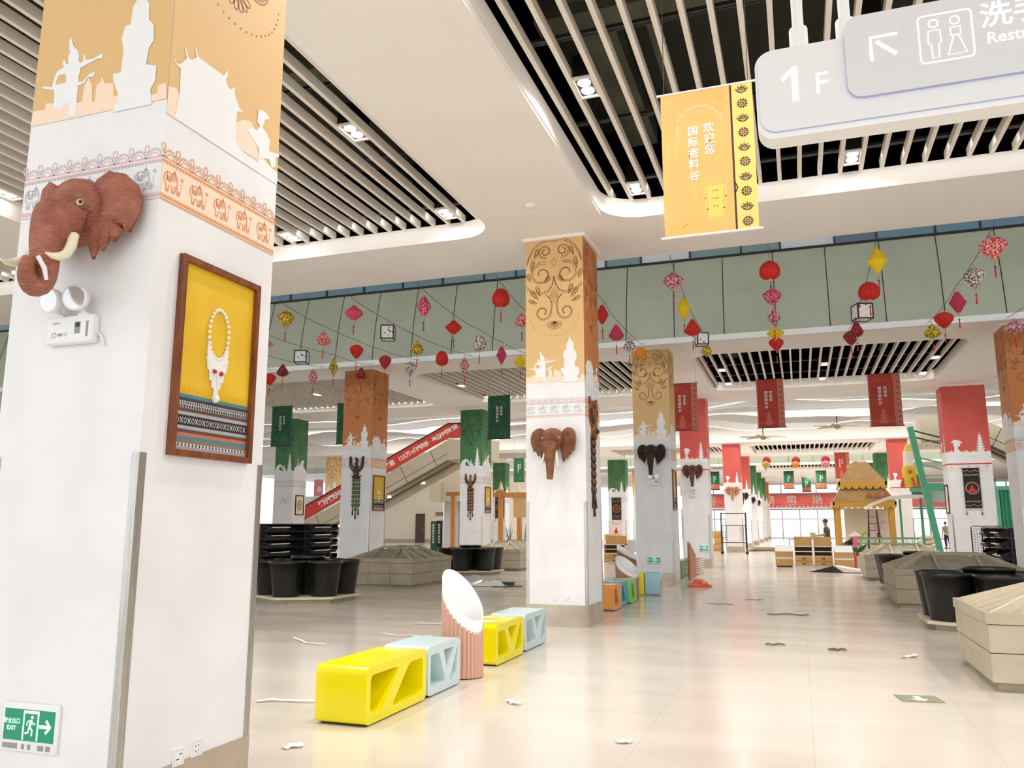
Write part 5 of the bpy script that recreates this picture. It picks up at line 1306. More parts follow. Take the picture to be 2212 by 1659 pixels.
for n, key in enumerate(KEYS):
    P = sorted(tops[key], key=lambda p: p[1]); x = P[-1][0]
    pts = [(P[0][0] if P[0][1] < 15 else x, 14.24, 6.36)]
    have = {round(p[1], 2): p for p in P}
    for yy, zz in ((14.55, 6.24), (16.05, 6.13), (17.57, 6.1), (19.08, 6.12), (20.6, 6.22)):
        p = have.get(yy); pts.append((p[0], yy, p[2]) if p else (x, yy, zz + .04))
    pts.append((x, 21.27, 6.34))
    fine = []
    for k in range(len(pts) - 1):
        a, b = Vector(pts[k]), Vector(pts[k + 1])
        for q in range(4):
            s = q / 4; p = a.lerp(b, s); p.z -= .02 * math.sin(PI * s); fine.append(p)
    fine.append(Vector(pts[-1]))
    o = MB().tube(fine, .006, 5).build('lantern_string', M_string, None, loc=tuple(pts[0]))
    tag(o, 'grey cord carrying lanterns, %s string from the left' % ORD[n], 'string', 'lantern strings')
# far lanterns over the second void
FAR = [(-3.9, 64.5, 6.0, 'redo', 'left of the small tan elephant pillar'), (-2.2, 64.5, 6.05, 'goldo', 'left of three over the far aisle'), (-.1, 64.5, 6.0, 'orange', 'middle of three over the far aisle'), (2.0, 64.5, 6.0, 'redo', 'right of three over the far aisle'), (9.9, 62.5, 5.9, 'redo', 'seen through the teal frame')]
for x, y, z, c, lb in FAR:
    for q, (dz, cc, sh) in enumerate(((0, c, 'top'), (.42, 'crimson' if c != 'crimson' else 'red', 'globe'))):
        t = empty('silk_lantern', (x + .05 * q, y + .8 * q, z + dz)); tag(t, ('lower' if q == 0 else 'upper') + ' lantern of the far lantern pair ' + lb, 'lantern', 'far lanterns over the second atrium')
        lantern_body(t, .62, .5, sh, cc); MB().tube([(0, 0, .3), (0, 0, 9.62 - z - dz)], .006, 5).build('hanger', M_string, t)
# ------------------------------------------------------------------ produce displays, tubs and racks
M_board = mat('weathered_board', (172, 162, 140), .6, c2=(160, 150, 128), nscale=2.2, stretch=(1, 1, 2.2))
M_board2 = mat('weathered_board_light', (192, 182, 162), .6, c2=(182, 170, 148), nscale=2.2, stretch=(1, 1, 2.2))
M_tray = mat('tray_board', (184, 174, 152), .65, c2=(164, 152, 130), nscale=4)
M_trayd = mat('tray_grey', (150, 146, 132), .65, c2=(132, 128, 112), nscale=4)
M_inside0 = mat('carcass_brown', (96, 86, 70), .7)
M_edgew = mat('board_edge', (226, 214, 190), .6)
def display(x0, x1, y0, y1, label, h=.73, zr=1.02, along='y', nd=(3, 4), board=M_board, tray=M_trayd):
    cx, cy = (x0 + x1) / 2, (y0 + y1) / 2; W_, L_ = x1 - x0, y1 - y0
    t = empty('produce_display', (cx, cy, 0)); tag(t, label, 'produce display', 'wooden produce displays with hipped trays')
    a, b = W_ / 2, L_ / 2
    MB().box(-a + .06, -b + .06, 0, a - .06, b - .06, .10).build('plinth', M_board, t)
    bd = MB()
    for z0, z1, e in ((.09, .352, 0), (.362, .617, 0)):
        n = max(2, int(W_ / .62)); 
        for k in range(n): bd.box(-a + W_ * k / n + .005, -b + e, z0, -a + W_ * (k + 1) / n - .005, b - e, z1)
    MB().box(-a + .012, -b + .012, .09, a - .012, b - .012, .63).build('inner_carcass', M_inside0, t)
    bd.build('board_sides', board, t)
    rm = MB(); r = .035
    rm.box(-a - .01, -b - .01, .625, a + .01, -b + r, h).box(-a - .01, b - r, .625, a + .01, b + .01, h).box(-a - .01, -b + r, .625, -a + r, b - r, h).box(a - r, -b + r, .625, a + .01, b - r, h)
    rm.build('rim', board, t)
    ia, ib = a - r, b - r
    pa, pb = (ia * .28, ib * .46) if along == 'y' else (ia * .46, ib * .28)
    zb = h - .10; zt = zr - .08
    tr = MB(); base = [(-ia, -ib), (ia, -ib), (ia, ib), (-ia, ib)]; top = [(-pa, -pb), (pa, -pb), (pa, pb), (-pa, pb)]
    tr.add([(p[0], p[1], zb) for p in base] + [(q[0], q[1], zt) for q in top], [(0, 1, 5, 4), (1, 2, 6, 5), (2, 3, 7, 6), (3, 0, 4, 7), (4, 5, 6, 7)]).build('sloping_tray', tray, t)
    def fin(p, q, s):                                                            # thin divider board standing on the slope, from rim up to height share s
        P = Vector((p[0], p[1])); Q = Vector((q[0], q[1])); d = (Q - P); nn = Vector((-d.y, d.x)).normalized() * .012
        z1 = zb + (zt - zb) * s - .03; z2 = h + (zr - h) * s
        vs = []
        for k in (-1, 1):
            vs += [(P.x + k * nn.x, P.y + k * nn.y, zb - .02), (Q.x + k * nn.x, Q.y + k * nn.y, z1), (Q.x + k * nn.x, Q.y + k * nn.y, z2), (P.x + k * nn.x, P.y + k * nn.y, h)]
        return vs, [(0, 1, 2, 3), (7, 6, 5, 4), (3, 2, 6, 7), (0, 4, 5, 1), (0, 3, 7, 4), (1, 5, 6, 2)]
    fins = [(c, q, 1.0) for c, q in zip(base, top)]
    n1, n2 = nd
    for k in range(1, n1):
        u = -ia + 2 * ia * k / n1; s = 1.0 if abs(u) <= pa else (ia - abs(u)) / (ia - pa)
        for sg in (-1, 1): fins.append(((u, sg * ib), (u, sg * (ib - s * (ib - pb))), s))
    for k in range(1, n2):
        v = -ib + 2 * ib * k / n2; s = 1.0 if abs(v) <= pb else (ib - abs(v)) / (ib - pb)
        for sg in (-1, 1): fins.append(((sg * ia, v), (sg * (ia - s * (ia - pa)), v), s))
    for p, q, s in fins:
        vs, fs = fin(p, q, s); MB().add(vs, fs).build('divider', M_edgew if tray is M_tray else M_tray, t)
    rb = MB().box(-pa - .02, -pb - .02, zr - .05, pa + .02, -pb + .02, zr).box(-pa - .02, pb - .02, zr - .05, pa + .02, pb + .02, zr).box(-pa - .02, -pb, zr - .05, -pa + .02, pb, zr).box(pa - .02, -pb, zr - .05, pa + .02, pb, zr)
    rb.build('ridge_board', board, t)
    return t
display(-11.06, -9.2, 18.85, 21.3, 'grey wooden hipped produce display left of the benches, before the amber topped pillar', nd=(3, 4))
display(-10.95, -9.2, 27.25, 29.6, 'smaller wooden produce display farther back, partly behind the middle golden pillar', nd=(3, 4), board=M_board2, tray=M_tray)
display(1.64, 4.3, 9.16, 10.95, 'pale wooden produce display cut off by the lower right picture corner', along='x', nd=(3, 5), board=M_board2, tray=M_tray, zr=1.0)
display(1.66, 4.0, 17.58, 20.15, 'grey wooden produce display between the two black tub groups on the right', along='x', nd=(3, 4))
display(1.68, 3.9, 25.8, 28.1, 'farthest pale wooden produce display on the right, before the green railing', along='x', nd=(3, 4), board=M_board2, tray=M_tray)

M_tub = mat('black_tub', (24, 24, 25), .28, spec=.5)
M_plat = mat('platform_board', (214, 204, 178), .55)
def tubs(cx, cy, side, what, which=None):
    t = empty('tub_platform', (cx, cy, 0)); tag(t, 'low beige platform under the black tubs ' + what, 'platform', 'low platforms under tubs')
    hexp = lambda r, o=PI / 6: [(r * math.cos(o + PI * k / 3), r * math.sin(o + PI * k / 3)) for k in range(6)]
    MB().prism(hexp(1.14), .09, .135).build('deck', M_plat, t); MB().prism(hexp(1.0), 0, .09).build('base', M_board2, t)
    names = ['at the right back', 'at the back', 'at the left back', 'at the left front', 'at the front', 'at the right front', 'raised in the middle']
    for k in range(7):
        r = .75 if k < 6 else 0; a = PI / 6 + PI * k / 3
        x, y = cx + r * math.cos(a), cy + r * math.sin(a)
        o = MB(); hh = .70 if k < 6 else .78; n = 24
        def ring(rr, z, sq=.16): return [(rr * math.cos(2 * PI * q / n) * (1 + sq * abs(math.sin(4 * PI * q / n)) * .35), rr * math.sin(2 * PI * q / n) * (1 + sq * abs(math.sin(4 * PI * q / n)) * .35), z) for q in range(n)]
        rings = [ring(.255, 0), ring(.335, hh - .05), ring(.35, hh - .05), ring(.356, hh), ring(.332, hh), ring(.315, hh - .05), ring(.24, .06)]
        vs = [p for rg in rings for p in rg]; m_ = len(rings)
        o.add(vs, [(i * n + q, i * n + (q + 1) % n, (i + 1) * n + (q + 1) % n, (i + 1) * n + q) for i in range(m_ - 1) for q in range(n)], 0, True)
        o.add(vs, [tuple(range(n))[::-1], tuple(range((m_ - 1) * n, m_ * n))])
        ob = o.build('black_tub', M_tub); ob.location = (x, y, .136); ob.rotation_euler = (0, 0, a)
        tag(ob, 'black tub %s of the group %s' % (names[k], what), 'tub', 'black tubs on platforms')
tubs(-9.95, 15.35, -1, 'left of the benches')
tubs(-10.3, 25.4, -1, 'behind the white bin rim')
tubs(2.72, 14.7, 1, 'behind the pale display at the right')
tubs(2.75, 22.9, 1, 'beyond the grey display on the right')

M_lip = mat('label_strip', (226, 226, 226), .25)
M_bin = mat('black_bin', (34, 34, 35), .3)
def bin_rack(x, y0, y1, face, cols, rows, z0, ztop, label, where, mesh_end=False):
    """tall rack facing +x or -x with protruding tapered bins in every column"""
    t = empty('bin_rack', (x, (y0 + y1) / 2, 0)); tag(t, label, 'rack')
    L_ = y1 - y0; s = face; d = .55
    fr = MB()
    for k in range(cols + 1):
        yy = -L_ / 2 + L_ * k / cols
        for xx in (0, -s * d): fr.box(min(xx, xx - s * .04), yy - .02, 0, max(xx, xx - s * .04), yy + .02, ztop)
    for z in (z0, ztop - .04): fr.box(min(0, -s * d), -L_ / 2, z, max(0, -s * d), L_ / 2, z + .04)
    fr.build('rack_frame', M_dark, t)
    MB().box(min(-s * d, -s * (d - .02)), -L_ / 2, z0, max(-s * d, -s * (d - .02)), L_ / 2, ztop).build('back_panel', M_black, t)
    if mesh_end:
        g = MB(); ye = L_ / 2 + .02
        for k in range(12): g.box(-s * (.0 - .25) - .0 + s * 0 - s * .07 * k - .004, ye, z0, -s * (.0 - .25) - s * .07 * k + .004, ye + .008, ztop - .05)
        for k in range(15): 
            zz = z0 + (ztop - .05 - z0) * k / 14; g.box(min(s * .25, -s * d), ye, zz - .004, max(s * .25, -s * d), ye + .008, zz + .004)
        g.tube([(s * .27, ye, 0), (s * .27, ye, ztop), (s * .2, ye, ztop + .03), (-s * d, ye, ztop + .03)], .014, 6)
        g.build('wire_end', M_dark, t)
    cw = L_ / cols; rh = (ztop - z0) / rows
    for c in range(cols):
        for r in range(rows):
            b = empty('display_bin', (x, y0 + cw * (c + .5), z0 + rh * r)); 
            tag(b, 'black display bin, %s row from the top, %s column of the %s rack' % (ORD[rows - 1 - r], ORD[c if s > 0 else cols - 1 - c], where), 'bin', 'black bins in the %s rack' % where)
            w = cw / 2 - .03; wl = w * .80; out = (.34 if c % 2 == 0 else -.12) if s > 0 else (.26 if c % 2 == 0 else .02); q = MB()
            lip = c % 2 == 0 or s < 0
            vs = []
            for sg in (-1, 1):                                                  # side walls, taper outwards
                vs = [(-s * d * .9, sg * w, .03), (s * (out - .08), sg * wl, .03), (s * out, sg * wl, rh * .55), (s * min(0, out - .1), sg * w, rh * .92), (-s * d * .9, sg * w, rh * .92)]
                q.add(vs, [(0, 1, 2, 3, 4)]); q.add([(p[0], p[1] - sg * .012, p[2]) for p in vs], [(4, 3, 2, 1, 0)])
            q.add([(-s * d * .9, -w, .03), (s * (out - .08), -wl, .03), (s * (out - .08), wl, .03), (-s * d * .9, w, .03)], [(0, 1, 2, 3), (3, 2, 1, 0)])
            q.add([(s * (out - .08), -wl, .03), (s * out, -wl, rh * .55), (s * out, wl, rh * .55), (s * (out - .08), wl, .03)], [(0, 1, 2, 3), (3, 2, 1, 0)])
            q.build('bin_shell', M_bin, b)
            if lip: MB().box(min(s * (out - .02), s * (out + .05)), -wl, rh * .55 - .012, max(s * (out - .02), s * (out + .05)), wl, rh * .55 + .014).build('label_strip', M_lip, b)
    return t
bin_rack(-18.45, 25.35, 31.0, 1, 4, 5, .12, 1.62, 'tall rack of black bins at the left, between the big pillar and the amber pillar', 'left')
bin_rack(5.25, 25.2, 28.9, -1, 4, 4, .30, 1.50, 'black bin rack with a wire mesh end in front of the wide red pillar', 'right', True)

# ------------------------------------------------------------------ loose things on the floor
M_paper = mat('white_scrap', (238, 234, 226), .7)
M_film = mat('plastic_film', (198, 200, 198), .15, spec=.7)
t = empty('debris_heap', (-8.0, 20.6, 0)); tag(t, 'crumpled grey plastic film and dark scraps on the floor behind the bin', 'debris')
def crumple(seed, sx, sy, h, n=9):
    rnd = random.Random(seed); vs = []; fs = []
    for i in range(n):
        for j in range(n):
            e = min(i, j, n - 1 - i, n - 1 - j) / (n / 2)
            vs.append((sx * (i / (n - 1) - .5) + rnd.uniform(-.03, .03), sy * (j / (n - 1) - .5) + rnd.uniform(-.03, .03), .012 + h * e * rnd.uniform(.2, 1)))
    for i in range(n - 1):
        for j in range(n - 1): fs.append((i * n + j, (i + 1) * n + j, (i + 1) * n + j + 1, i * n + j + 1))
    return vs, fs
v, f = crumple(3, 1.3, 1.5, .34); MB().add([(p[0] - .35, p[1] + .5, p[2]) for p in v], f).build('plastic_film', M_film, t)
v, f = crumple(5, .9, .7, .22); MB().add([(p[0] + .3, p[1] - .1, p[2]) for p in v], f).build('white_sack', M_paper, t)
MB().box(.25, -.65, .0, 1.0, -.35, .02, 0, RZ(.4)).box(.5, -.15, .02, .85, .1, .10, 0, RZ(.2)).build('dark_board', M_black, t)
t = empty('plastic_bag', (-2.55, 22.0, 0)); v, f = crumple(8, .62, .34, .30)
tag(t, 'small crumpled orange plastic bag on the aisle floor', 'plastic bag'); MB().add(v, f, 0, True).build('film', mat('orange_bag', (246, 104, 66), .35), t)
t = MB().box(-.18, -.15, .001, .18, .15, .004).build('floor_sticker', mat('sticker_rim', (150, 134, 106), .5)); t.location = (.93, 8.6, 0); t.rotation_euler = (0, 0, .15)
tag(t, 'worn green and white arrow sticker on the floor at lower right', 'floor sticker')
MB().box(-.165, -.135, .004, .165, .135, .0046).build('print_ground', mat('sticker_green', (148, 158, 124), .5), t)
MB().flat([(-.08, -.02), (-.03, -.1), (.03, -.1), (.08, -.02), (.03, -.02), (.03, .1), (-.03, .1), (-.03, -.02)], .005).build('arrow_print', M_paper, t)
SCR = [(-4.6, 8.35, 1.1, .05, .18, 'long white strip on the floor left of the fluted bin'), (-6.4, 9.9, .9, .03, -.5, 'bent white strip on the floor at the left'), (-5.4, 10.9, .8, .03, .0, 'thin white strip behind the bent one at the left'), (-5.6, 12.3, .7, .05, .1, 'white foam strip before the left tubs'),
       (-4.9, 13.2, .6, .04, .2, 'white paper strip left of the golden pillar base'), (-4.25, 14.0, .45, .10, .3, 'grey paper scrap left of the golden pillar base'), (-4.4, 6.6, .6, .04, .35, 'white strip beside the front yellow bench'), (-2.5, 7.2, .2, .06, -.6, 'small white flake right of the front yellow bench'),
       (-1.3, 6.2, .12, .06, .4, 'tiny white flake in the middle of the floor'), (-.4, 11.7, .25, .07, .2, 'grey scrap in the middle of the aisle'), (.35, 11.5, .22, .1, .2, 'small brown scrap right of the aisle centre'), (-.3, 15.6, .7, .09, .1, 'brown flat stick on the aisle floor'),
       (-1.6, 17.2, .5, .05, .05, 'dark stick on the floor before the dark elephant pillar'), (-1.0, 18.4, .4, .05, .5, 'dark scrap beyond the stick on the floor'), (1.15, 11.2, .3, .07, .9, 'pale scrap by the right display'), (-2.0, 5.1, .15, .06, .2, 'small flake near the lower picture edge'),
       (-3.0, 24.5, .6, .08, .3, 'dark strip near the red pillar base'), (-3.5, 5.3, .14, .07, .8, 'tiny scrap before the front yellow bench')]
for k, (x, y, l, w, a, lb) in enumerate(SCR):
    dk = 'dark' in lb or 'brown' in lb or 'grey' in lb
    b = MB(); n = 5; vs = []
    for q in range(n + 1):
        s = q / n - .5; z = .003 + .018 * abs(math.sin(q * 1.9 + k)); of = .06 * l * math.sin(q * 1.3 + k)
        vs += [(l * s, of - w / 2, z), (l * s, of + w / 2, z + .006)]
    fs = [(2 * q, 2 * q + 2, 2 * q + 3, 2 * q + 1) for q in range(n)]
    b.add(vs, fs).add([(p[0], p[1], p[2] - .003) for p in vs], [g[::-1] for g in fs])
    o = b.build('floor_scrap', mat('scrap_brown', (112, 96, 72), .7) if dk else M_paper); o.location = (x, y, 0); o.rotation_euler = (0, 0, a); tag(o, lb, 'scrap', 'scraps on the floor')
# ------------------------------------------------------------------ escalators
M_clad = mat('escalator_cladding', (204, 194, 172), .4, c2=(194, 184, 162), nscale=1)
M_banr = mat('escalator_banner_red', (214, 66, 54), .6)
M_line = mat('thin_joint', (70, 62, 48), .7)
def escalator(x0, z0, x1, z1, y, wd, label, lights=True, banner_on=True, flip=1):
    """inclined truss from (x0,z0) to (x1,z1): cladding sides, soffit with round lamps, balustrade with a printed banner"""
    t = empty('escalator', (x0, y, 0)); tag(t, label, 'escalator', 'escalators in the cross atrium')
    L_ = Vector((x1 - x0, 0, z1 - z0)); ln = L_.length; sl = (z1 - z0) / (x1 - x0); dx = x1 - x0; s = 1 if dx > 0 else -1
    def P(u, d): return (u * dx, z0 + u * (z1 - z0) + d)                          # point along the slope, d = vertical offset
    top = 2.2 * s
    side = [P(0, -.1), P(1, -.1), (dx + top, z1 - .1), (dx + top, z1 - 1.15), P(1, -1.15), P(0, -1.15)]
    pr = MB().prism(side, -wd, 0, 0, FRONT(0, 0, 0)); pr.build('cladding', M_clad, t)
    j = MB(); n = 7
    for k in range(n):
        a = P((k + .4) / n, -.12); b = P((k + .4) / n, -1.13); nx = .42 * s
        j.stroke([a, (b[0] + nx, b[1] + nx * sl * s * s + 0)], .03, .004, 0, FRONT(0, 0, 0))
    j.stroke([P(0, -.78), P(1, -.78)], .025, .004, 0, FRONT(0, 0, 0)); j.stroke([P(0, -1.12), P(1, -1.12), (dx + top, z1 - 1.12)], .03, .004, 0, FRONT(0, 0, 0))
    j.build('panel_joints', M_line, t)
    so = MB()
    so.add([(P(0, 0)[0], 0.05, P(0, -1.2)[1]), (P(1, 0)[0], 0.05, P(1, -1.2)[1]), (P(1, 0)[0], wd + .9, P(1, -1.2)[1]), (P(0, 0)[0], wd + .9, P(0, -1.2)[1])], [(0, 1, 2, 3), (3, 2, 1, 0)])
    so.build('soffit', M_clad, t)
    for k, yy in ((0, .55), (1, .62)):
        pass
    sj = MB()
    for yy in (.75, .95): sj.bar((P(0, 0)[0], yy, P(0, -1.21)[1]), (P(1, 0)[0], yy, P(1, -1.21)[1]), .05, .02)
    sj.build('soffit_joint', M_line, t)
    if lights:
        for k in range(6):
            u = .18 + .13 * k
            o = MB().lathe([(.0, -.03), (.09, -.025), (.11, .0)], 14).build('soffit_lamp', M_lampglow, t); o.location = (P(u, 0)[0], .4 + .9 * (k % 2), P(u, -1.22)[1])
    if banner_on:
        M = FRONT(0, -.03, 0)
        bn = [P(0, .0), P(1, .0), (dx + top, z1), (dx + top, z1 + .68), P(1, .70), P(0, .70)]
        MB().prism(bn, -.05, 0, 0, M).build('banner', M_banr, t)
        MB().tube([(p[0], .0, p[1]) for p in (P(0, .74), P(1, .74), (dx + top, z1 + .72))], .045, 6).build('handrail', M_black, t)
        tx = MB(); an = math.atan(sl)
        def at(ch, X, h=.36):
            uu = (X - x0) / dx; q = P(uu, .33)
            tx.text(ch, h, 0, M @ frame((q[0], q[1], .006), (math.cos(an), math.sin(an), 0), (-math.sin(an), math.cos(an), 0), (0, 0, 1)), bold=.035)
        for k, ch in enumerate('买好卖好中药材'): at(ch, -23.96 + .285 * k)
        for ch, X in zip('就到这来', (-20.65, -20.37, -20.09, -19.81)): at(ch, X)
        at('123万㎡', -18.97, .31)
        for k, ch in enumerate('神农谷·亳州中药材商'): at(ch, -18.33 + .228 * k, .29)
        tx.build('lettering', M_bw, t)
    return t
escalator(-28.2, .22, -16.7, 5.92, 38.0, 1.6, 'escalator with a long red lettered banner rising right behind the amber pillar')
escalator(18.2, 0.0, 7.4, 6.3, 39.5, 1.6, 'beige escalator underside with round lamps right of the wide red pillar', True, False)
# lift shaft and boxes by the escalator head
lf = MB().box(-19.2, 43, 2.9, -17.0, 45, 6.4).box(-19.9, 42.8, 2.9, -19.2, 45, 4.05)
sh = struct(lf.build('wall_shaft', M_clad), 'cream lift shaft beside the escalator')
struct(MB().box(-19.1, 43.1, 0, -18.2, 45, 2.9).build('shaft_cladding', M_steel, sh)); struct(MB().box(-18.15, 43.2, 0, -17.3, 45, 2.9).build('shaft_glass', mat('shaft_glass_blue', (74, 100, 150), .15, spec=.6), sh))
# green standing boards
M_std = mat('stand_green', (24, 104, 66), .5); M_stdk = mat('stand_black', (28, 34, 32), .5)
def stand_board(x, y, w, h, m, label):
    t = empty('stand_board', (x, y, 0), .15); tag(t, label, 'standing sign', 'standing boards by the lift shaft')
    MB().rbox(-w / 2, -.06, .06, w / 2, .06, h, .02).build('panel', m, t); MB().box(-w / 2 - .04, -.12, 0, w / 2 + .04, .12, .06).build('foot', M_dark, t)
    p = MB(); M = FRONT(0, -.062, 0)
    for k, ch in enumerate('国际香料谷欢迎'): p.text(ch, w * .42, 0, M @ T(0, h - .25 - k * w * .48, .0), bold=.02)
    p.build('lettering', M_bw, t)
stand_board(-20.38, 44.5, .34, 1.80, M_std, 'tall green standing board left of the black one near the lift shaft')
stand_board(-19.92, 44.3, .34, 1.82, M_stdk, 'tall black standing board with green foot near the lift shaft')

# ------------------------------------------------------------------ wooden post stall with the pale blue toy truck
M_post = mat('timber_post', (214, 152, 86), .55, c2=(196, 132, 70), nscale=4, stretch=(6, 6, .6))
M_cloth = mat('linen_panel', (214, 180, 122), .8)
t = empty('timber_stall', (-14.55, 40.0, 0)); tag(t, 'open timber stall frame with hanging tan cloth beside the far green pillar', 'stall')
for px_, py_ in ((0, 0), (2.6, 0), (0, 3.0), (2.6, 3.0)):
    MB().box(px_ - .11, py_ - .11, 0, px_ + .11, py_ + .11, 3.35).build('post', M_post, t); MB().lathe([(.0, 3.85), (.06, 3.62), (.14, 3.42), (.16, 3.35)][::-1], 12, 0, T(px_, py_, 0)).build('finial', mat('finial_cream', (224, 208, 172), .5), t)
MB().box(-.4, -.08, 3.0, 2.9, .08, 3.22).box(-.4, 2.92, 3.0, 2.9, 3.08, 3.22).box(-.08, -.2, 3.0, .08, 3.2, 3.2).box(2.52, -.2, 3.0, 2.68, 3.2, 3.2).build('top_beam', M_post, t)
for k, (a, b, z) in enumerate(((.7, 1.5, 1.95), (1.65, 2.4, 2.45))): MB().box(a, -.03, z, b, .0, 3.0).build('hanging_cloth', M_cloth, t)
t = empty('timber_post', (-17.3, 40.2, 0)); tag(t, 'slim timber post in front of the lift shaft', 'post'); MB().box(-.1, -.1, 0, .1, .1, 3.3).build('shaft', M_post, t); MB().box(-.4, -.07, 3.1, .5, .07, 3.3).build('cross_bar', M_post, t)
M_truck = mat('truck_blue', (118, 190, 212), .35)
t = empty('truck', (-13.5, 44.0, 0.35)); tag(t, 'pale blue toy truck loaded with sacks under the timber stall', 'toy truck')
MB().prism([(-.95, .35), (-.95, .75), (-.85, 1.28), (-.1, 1.28), (-.1, .35)], -.45, .45, 0, FRONT(0, 0, 0)).build('cab', M_truck, t)
w = MB(); M = FRONT(0, -.455, 0); w.prism([(-.82, .8), (-.76, 1.18), (-.22, 1.18), (-.22, .8)], 0, .01, 0, M); w.build('cab_window', M_black, t)
MB().box(-.1, -.5, .45, 1.0, .5, .55).box(-.05, -.5, .55, 1.0, -.46, .85).box(-.05, .46, .55, 1.0, .5, .85).box(.96, -.5, .55, 1.0, .5, .85).build('load_bed', M_truck, t)
for xx in (-.62, .62):
    for yy in (-.46, .46):
        o = MB().lathe([(.0, -.07), (.16, -.07), (.22, -.04), (.22, .04), (.16, .07), (.0, .07)], 18).build('wheel', M_black, t); o.rotation_euler = (PI / 2, 0, 0); o.location = (xx, yy, .24)
v = MB()
for q in ((.2, .0, .72), (.6, .1, .74), (.4, -.2, .9)): v.ball(q, (.3, .26, .17), 12)
v.build('sack', mat('sack_linen', (222, 206, 190), .85), t)
MB().box(-1.1, -.6, -.35, 1.2, .6, .02).build('pedestal', M_dark, t)
t = empty('tree_branch', (-15.6, 44.2, 0)); tag(t, 'dark bare branches in a pot beside the timber post', 'branches')
b = MB()
for k in range(6): b.tube([(0, 0, .45), (.12 * math.cos(k), .1 * math.sin(k), .9), (.25 * math.cos(k * 1.3), .15 * math.sin(k), 1.35 + .06 * k)], [.025, .018, .006], 6)
b.build('branch', M_wood, t); MB().lathe([(.18, 0), (.26, .45)], 14).build('pot', M_black, t)

# ------------------------------------------------------------------ counters, cupboards and the people
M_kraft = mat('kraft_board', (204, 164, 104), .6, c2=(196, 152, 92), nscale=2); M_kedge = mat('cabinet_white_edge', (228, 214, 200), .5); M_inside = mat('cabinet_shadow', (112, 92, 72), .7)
M_wtop = mat('white_glossy_top', (230, 234, 238), .25)
def open_cupboard(x, y, label, w=.66):
    t = empty('drawer_cabinet', (x, y, 0)); tag(t, label, 'cabinet', 'brown cabinets across the aisle')
    f = MB().box(-w / 2, 0, .03, -w / 2 + .03, .5, .78).box(w / 2 - .03, 0, .03, w / 2, .5, .78).box(-w / 2, 0, .75, w / 2, .5, .78).box(-w / 2, .47, .03, w / 2, .5, .78).box(-w / 2, 0, .03, w / 2, .5, .06).box(-w / 2, .02, .57, w / 2, .5, .60)
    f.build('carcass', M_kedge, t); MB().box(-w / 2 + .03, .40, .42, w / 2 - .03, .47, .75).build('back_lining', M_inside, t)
    MB().box(-w / 2 + .03, .0, .40, w / 2 - .03, .45, .43).build('shelf', M_kedge, t)
    for k, z in enumerate((.06, .24)):
        d = MB().box(-w / 2 + .03, -.012, z, w / 2 - .03, .03, z + .165).build('drawer', M_kraft, t)
        MB().box(-.06, -.035, z + .07, .06, -.012, z + .10).build('drawer_pull', M_black, d)
    MB().box(-w / 2 + .01, .40, .78, w / 2 - .01, .44, 1.13).build('back_board', M_kraft, t)
open_cupboard(.055, 33.2, 'brown cabinet with two drawers and open shelf, left of the two in the middle')
open_cupboard(.745, 33.2, 'brown cabinet with two drawers and open shelf, right of the two in the middle')
def counter(x, y, label, w=.64):
    t = empty('counter', (x, y, 0)); tag(t, label, 'counter', 'white topped counters across the aisle')
    MB().box(-w / 2, 0, .05, w / 2, .6, .30).box(-w / 2, 0, .36, w / 2, .6, .58).build('body', M_kraft, t); MB().box(-w / 2 - .005, -.008, .30, w / 2 + .005, .61, .36).build('white_band', M_wtop, t)
    MB().box(-w / 2 + .04, .04, 0, w / 2 - .04, .56, .05).build('plinth', M_black, t)
    MB().add([(-w / 2, 0, .58), (w / 2, 0, .58), (w / 2, .6, .80), (-w / 2, .6, .80), (-w / 2, .6, .58), (w / 2, .6, .58)], [(0, 1, 2, 3), (0, 3, 4), (1, 5, 2), (2, 5, 4, 3)]).build('sloping_top', M_wtop, t)
counter(-.65, 33.3, 'white topped brown counter at the left end of the cabinet row')
counter(1.45, 32.9, 'white topped brown counter at the right end of the cabinet row')
o = MB().box(-.03, 0, 0, .03, .6, .58).build('orange_board', mat('orange_board', (222, 112, 58), .5)); o.location = (1.86, 33.1, 0); tag(o, 'narrow orange board standing beside the right counter', 'board')

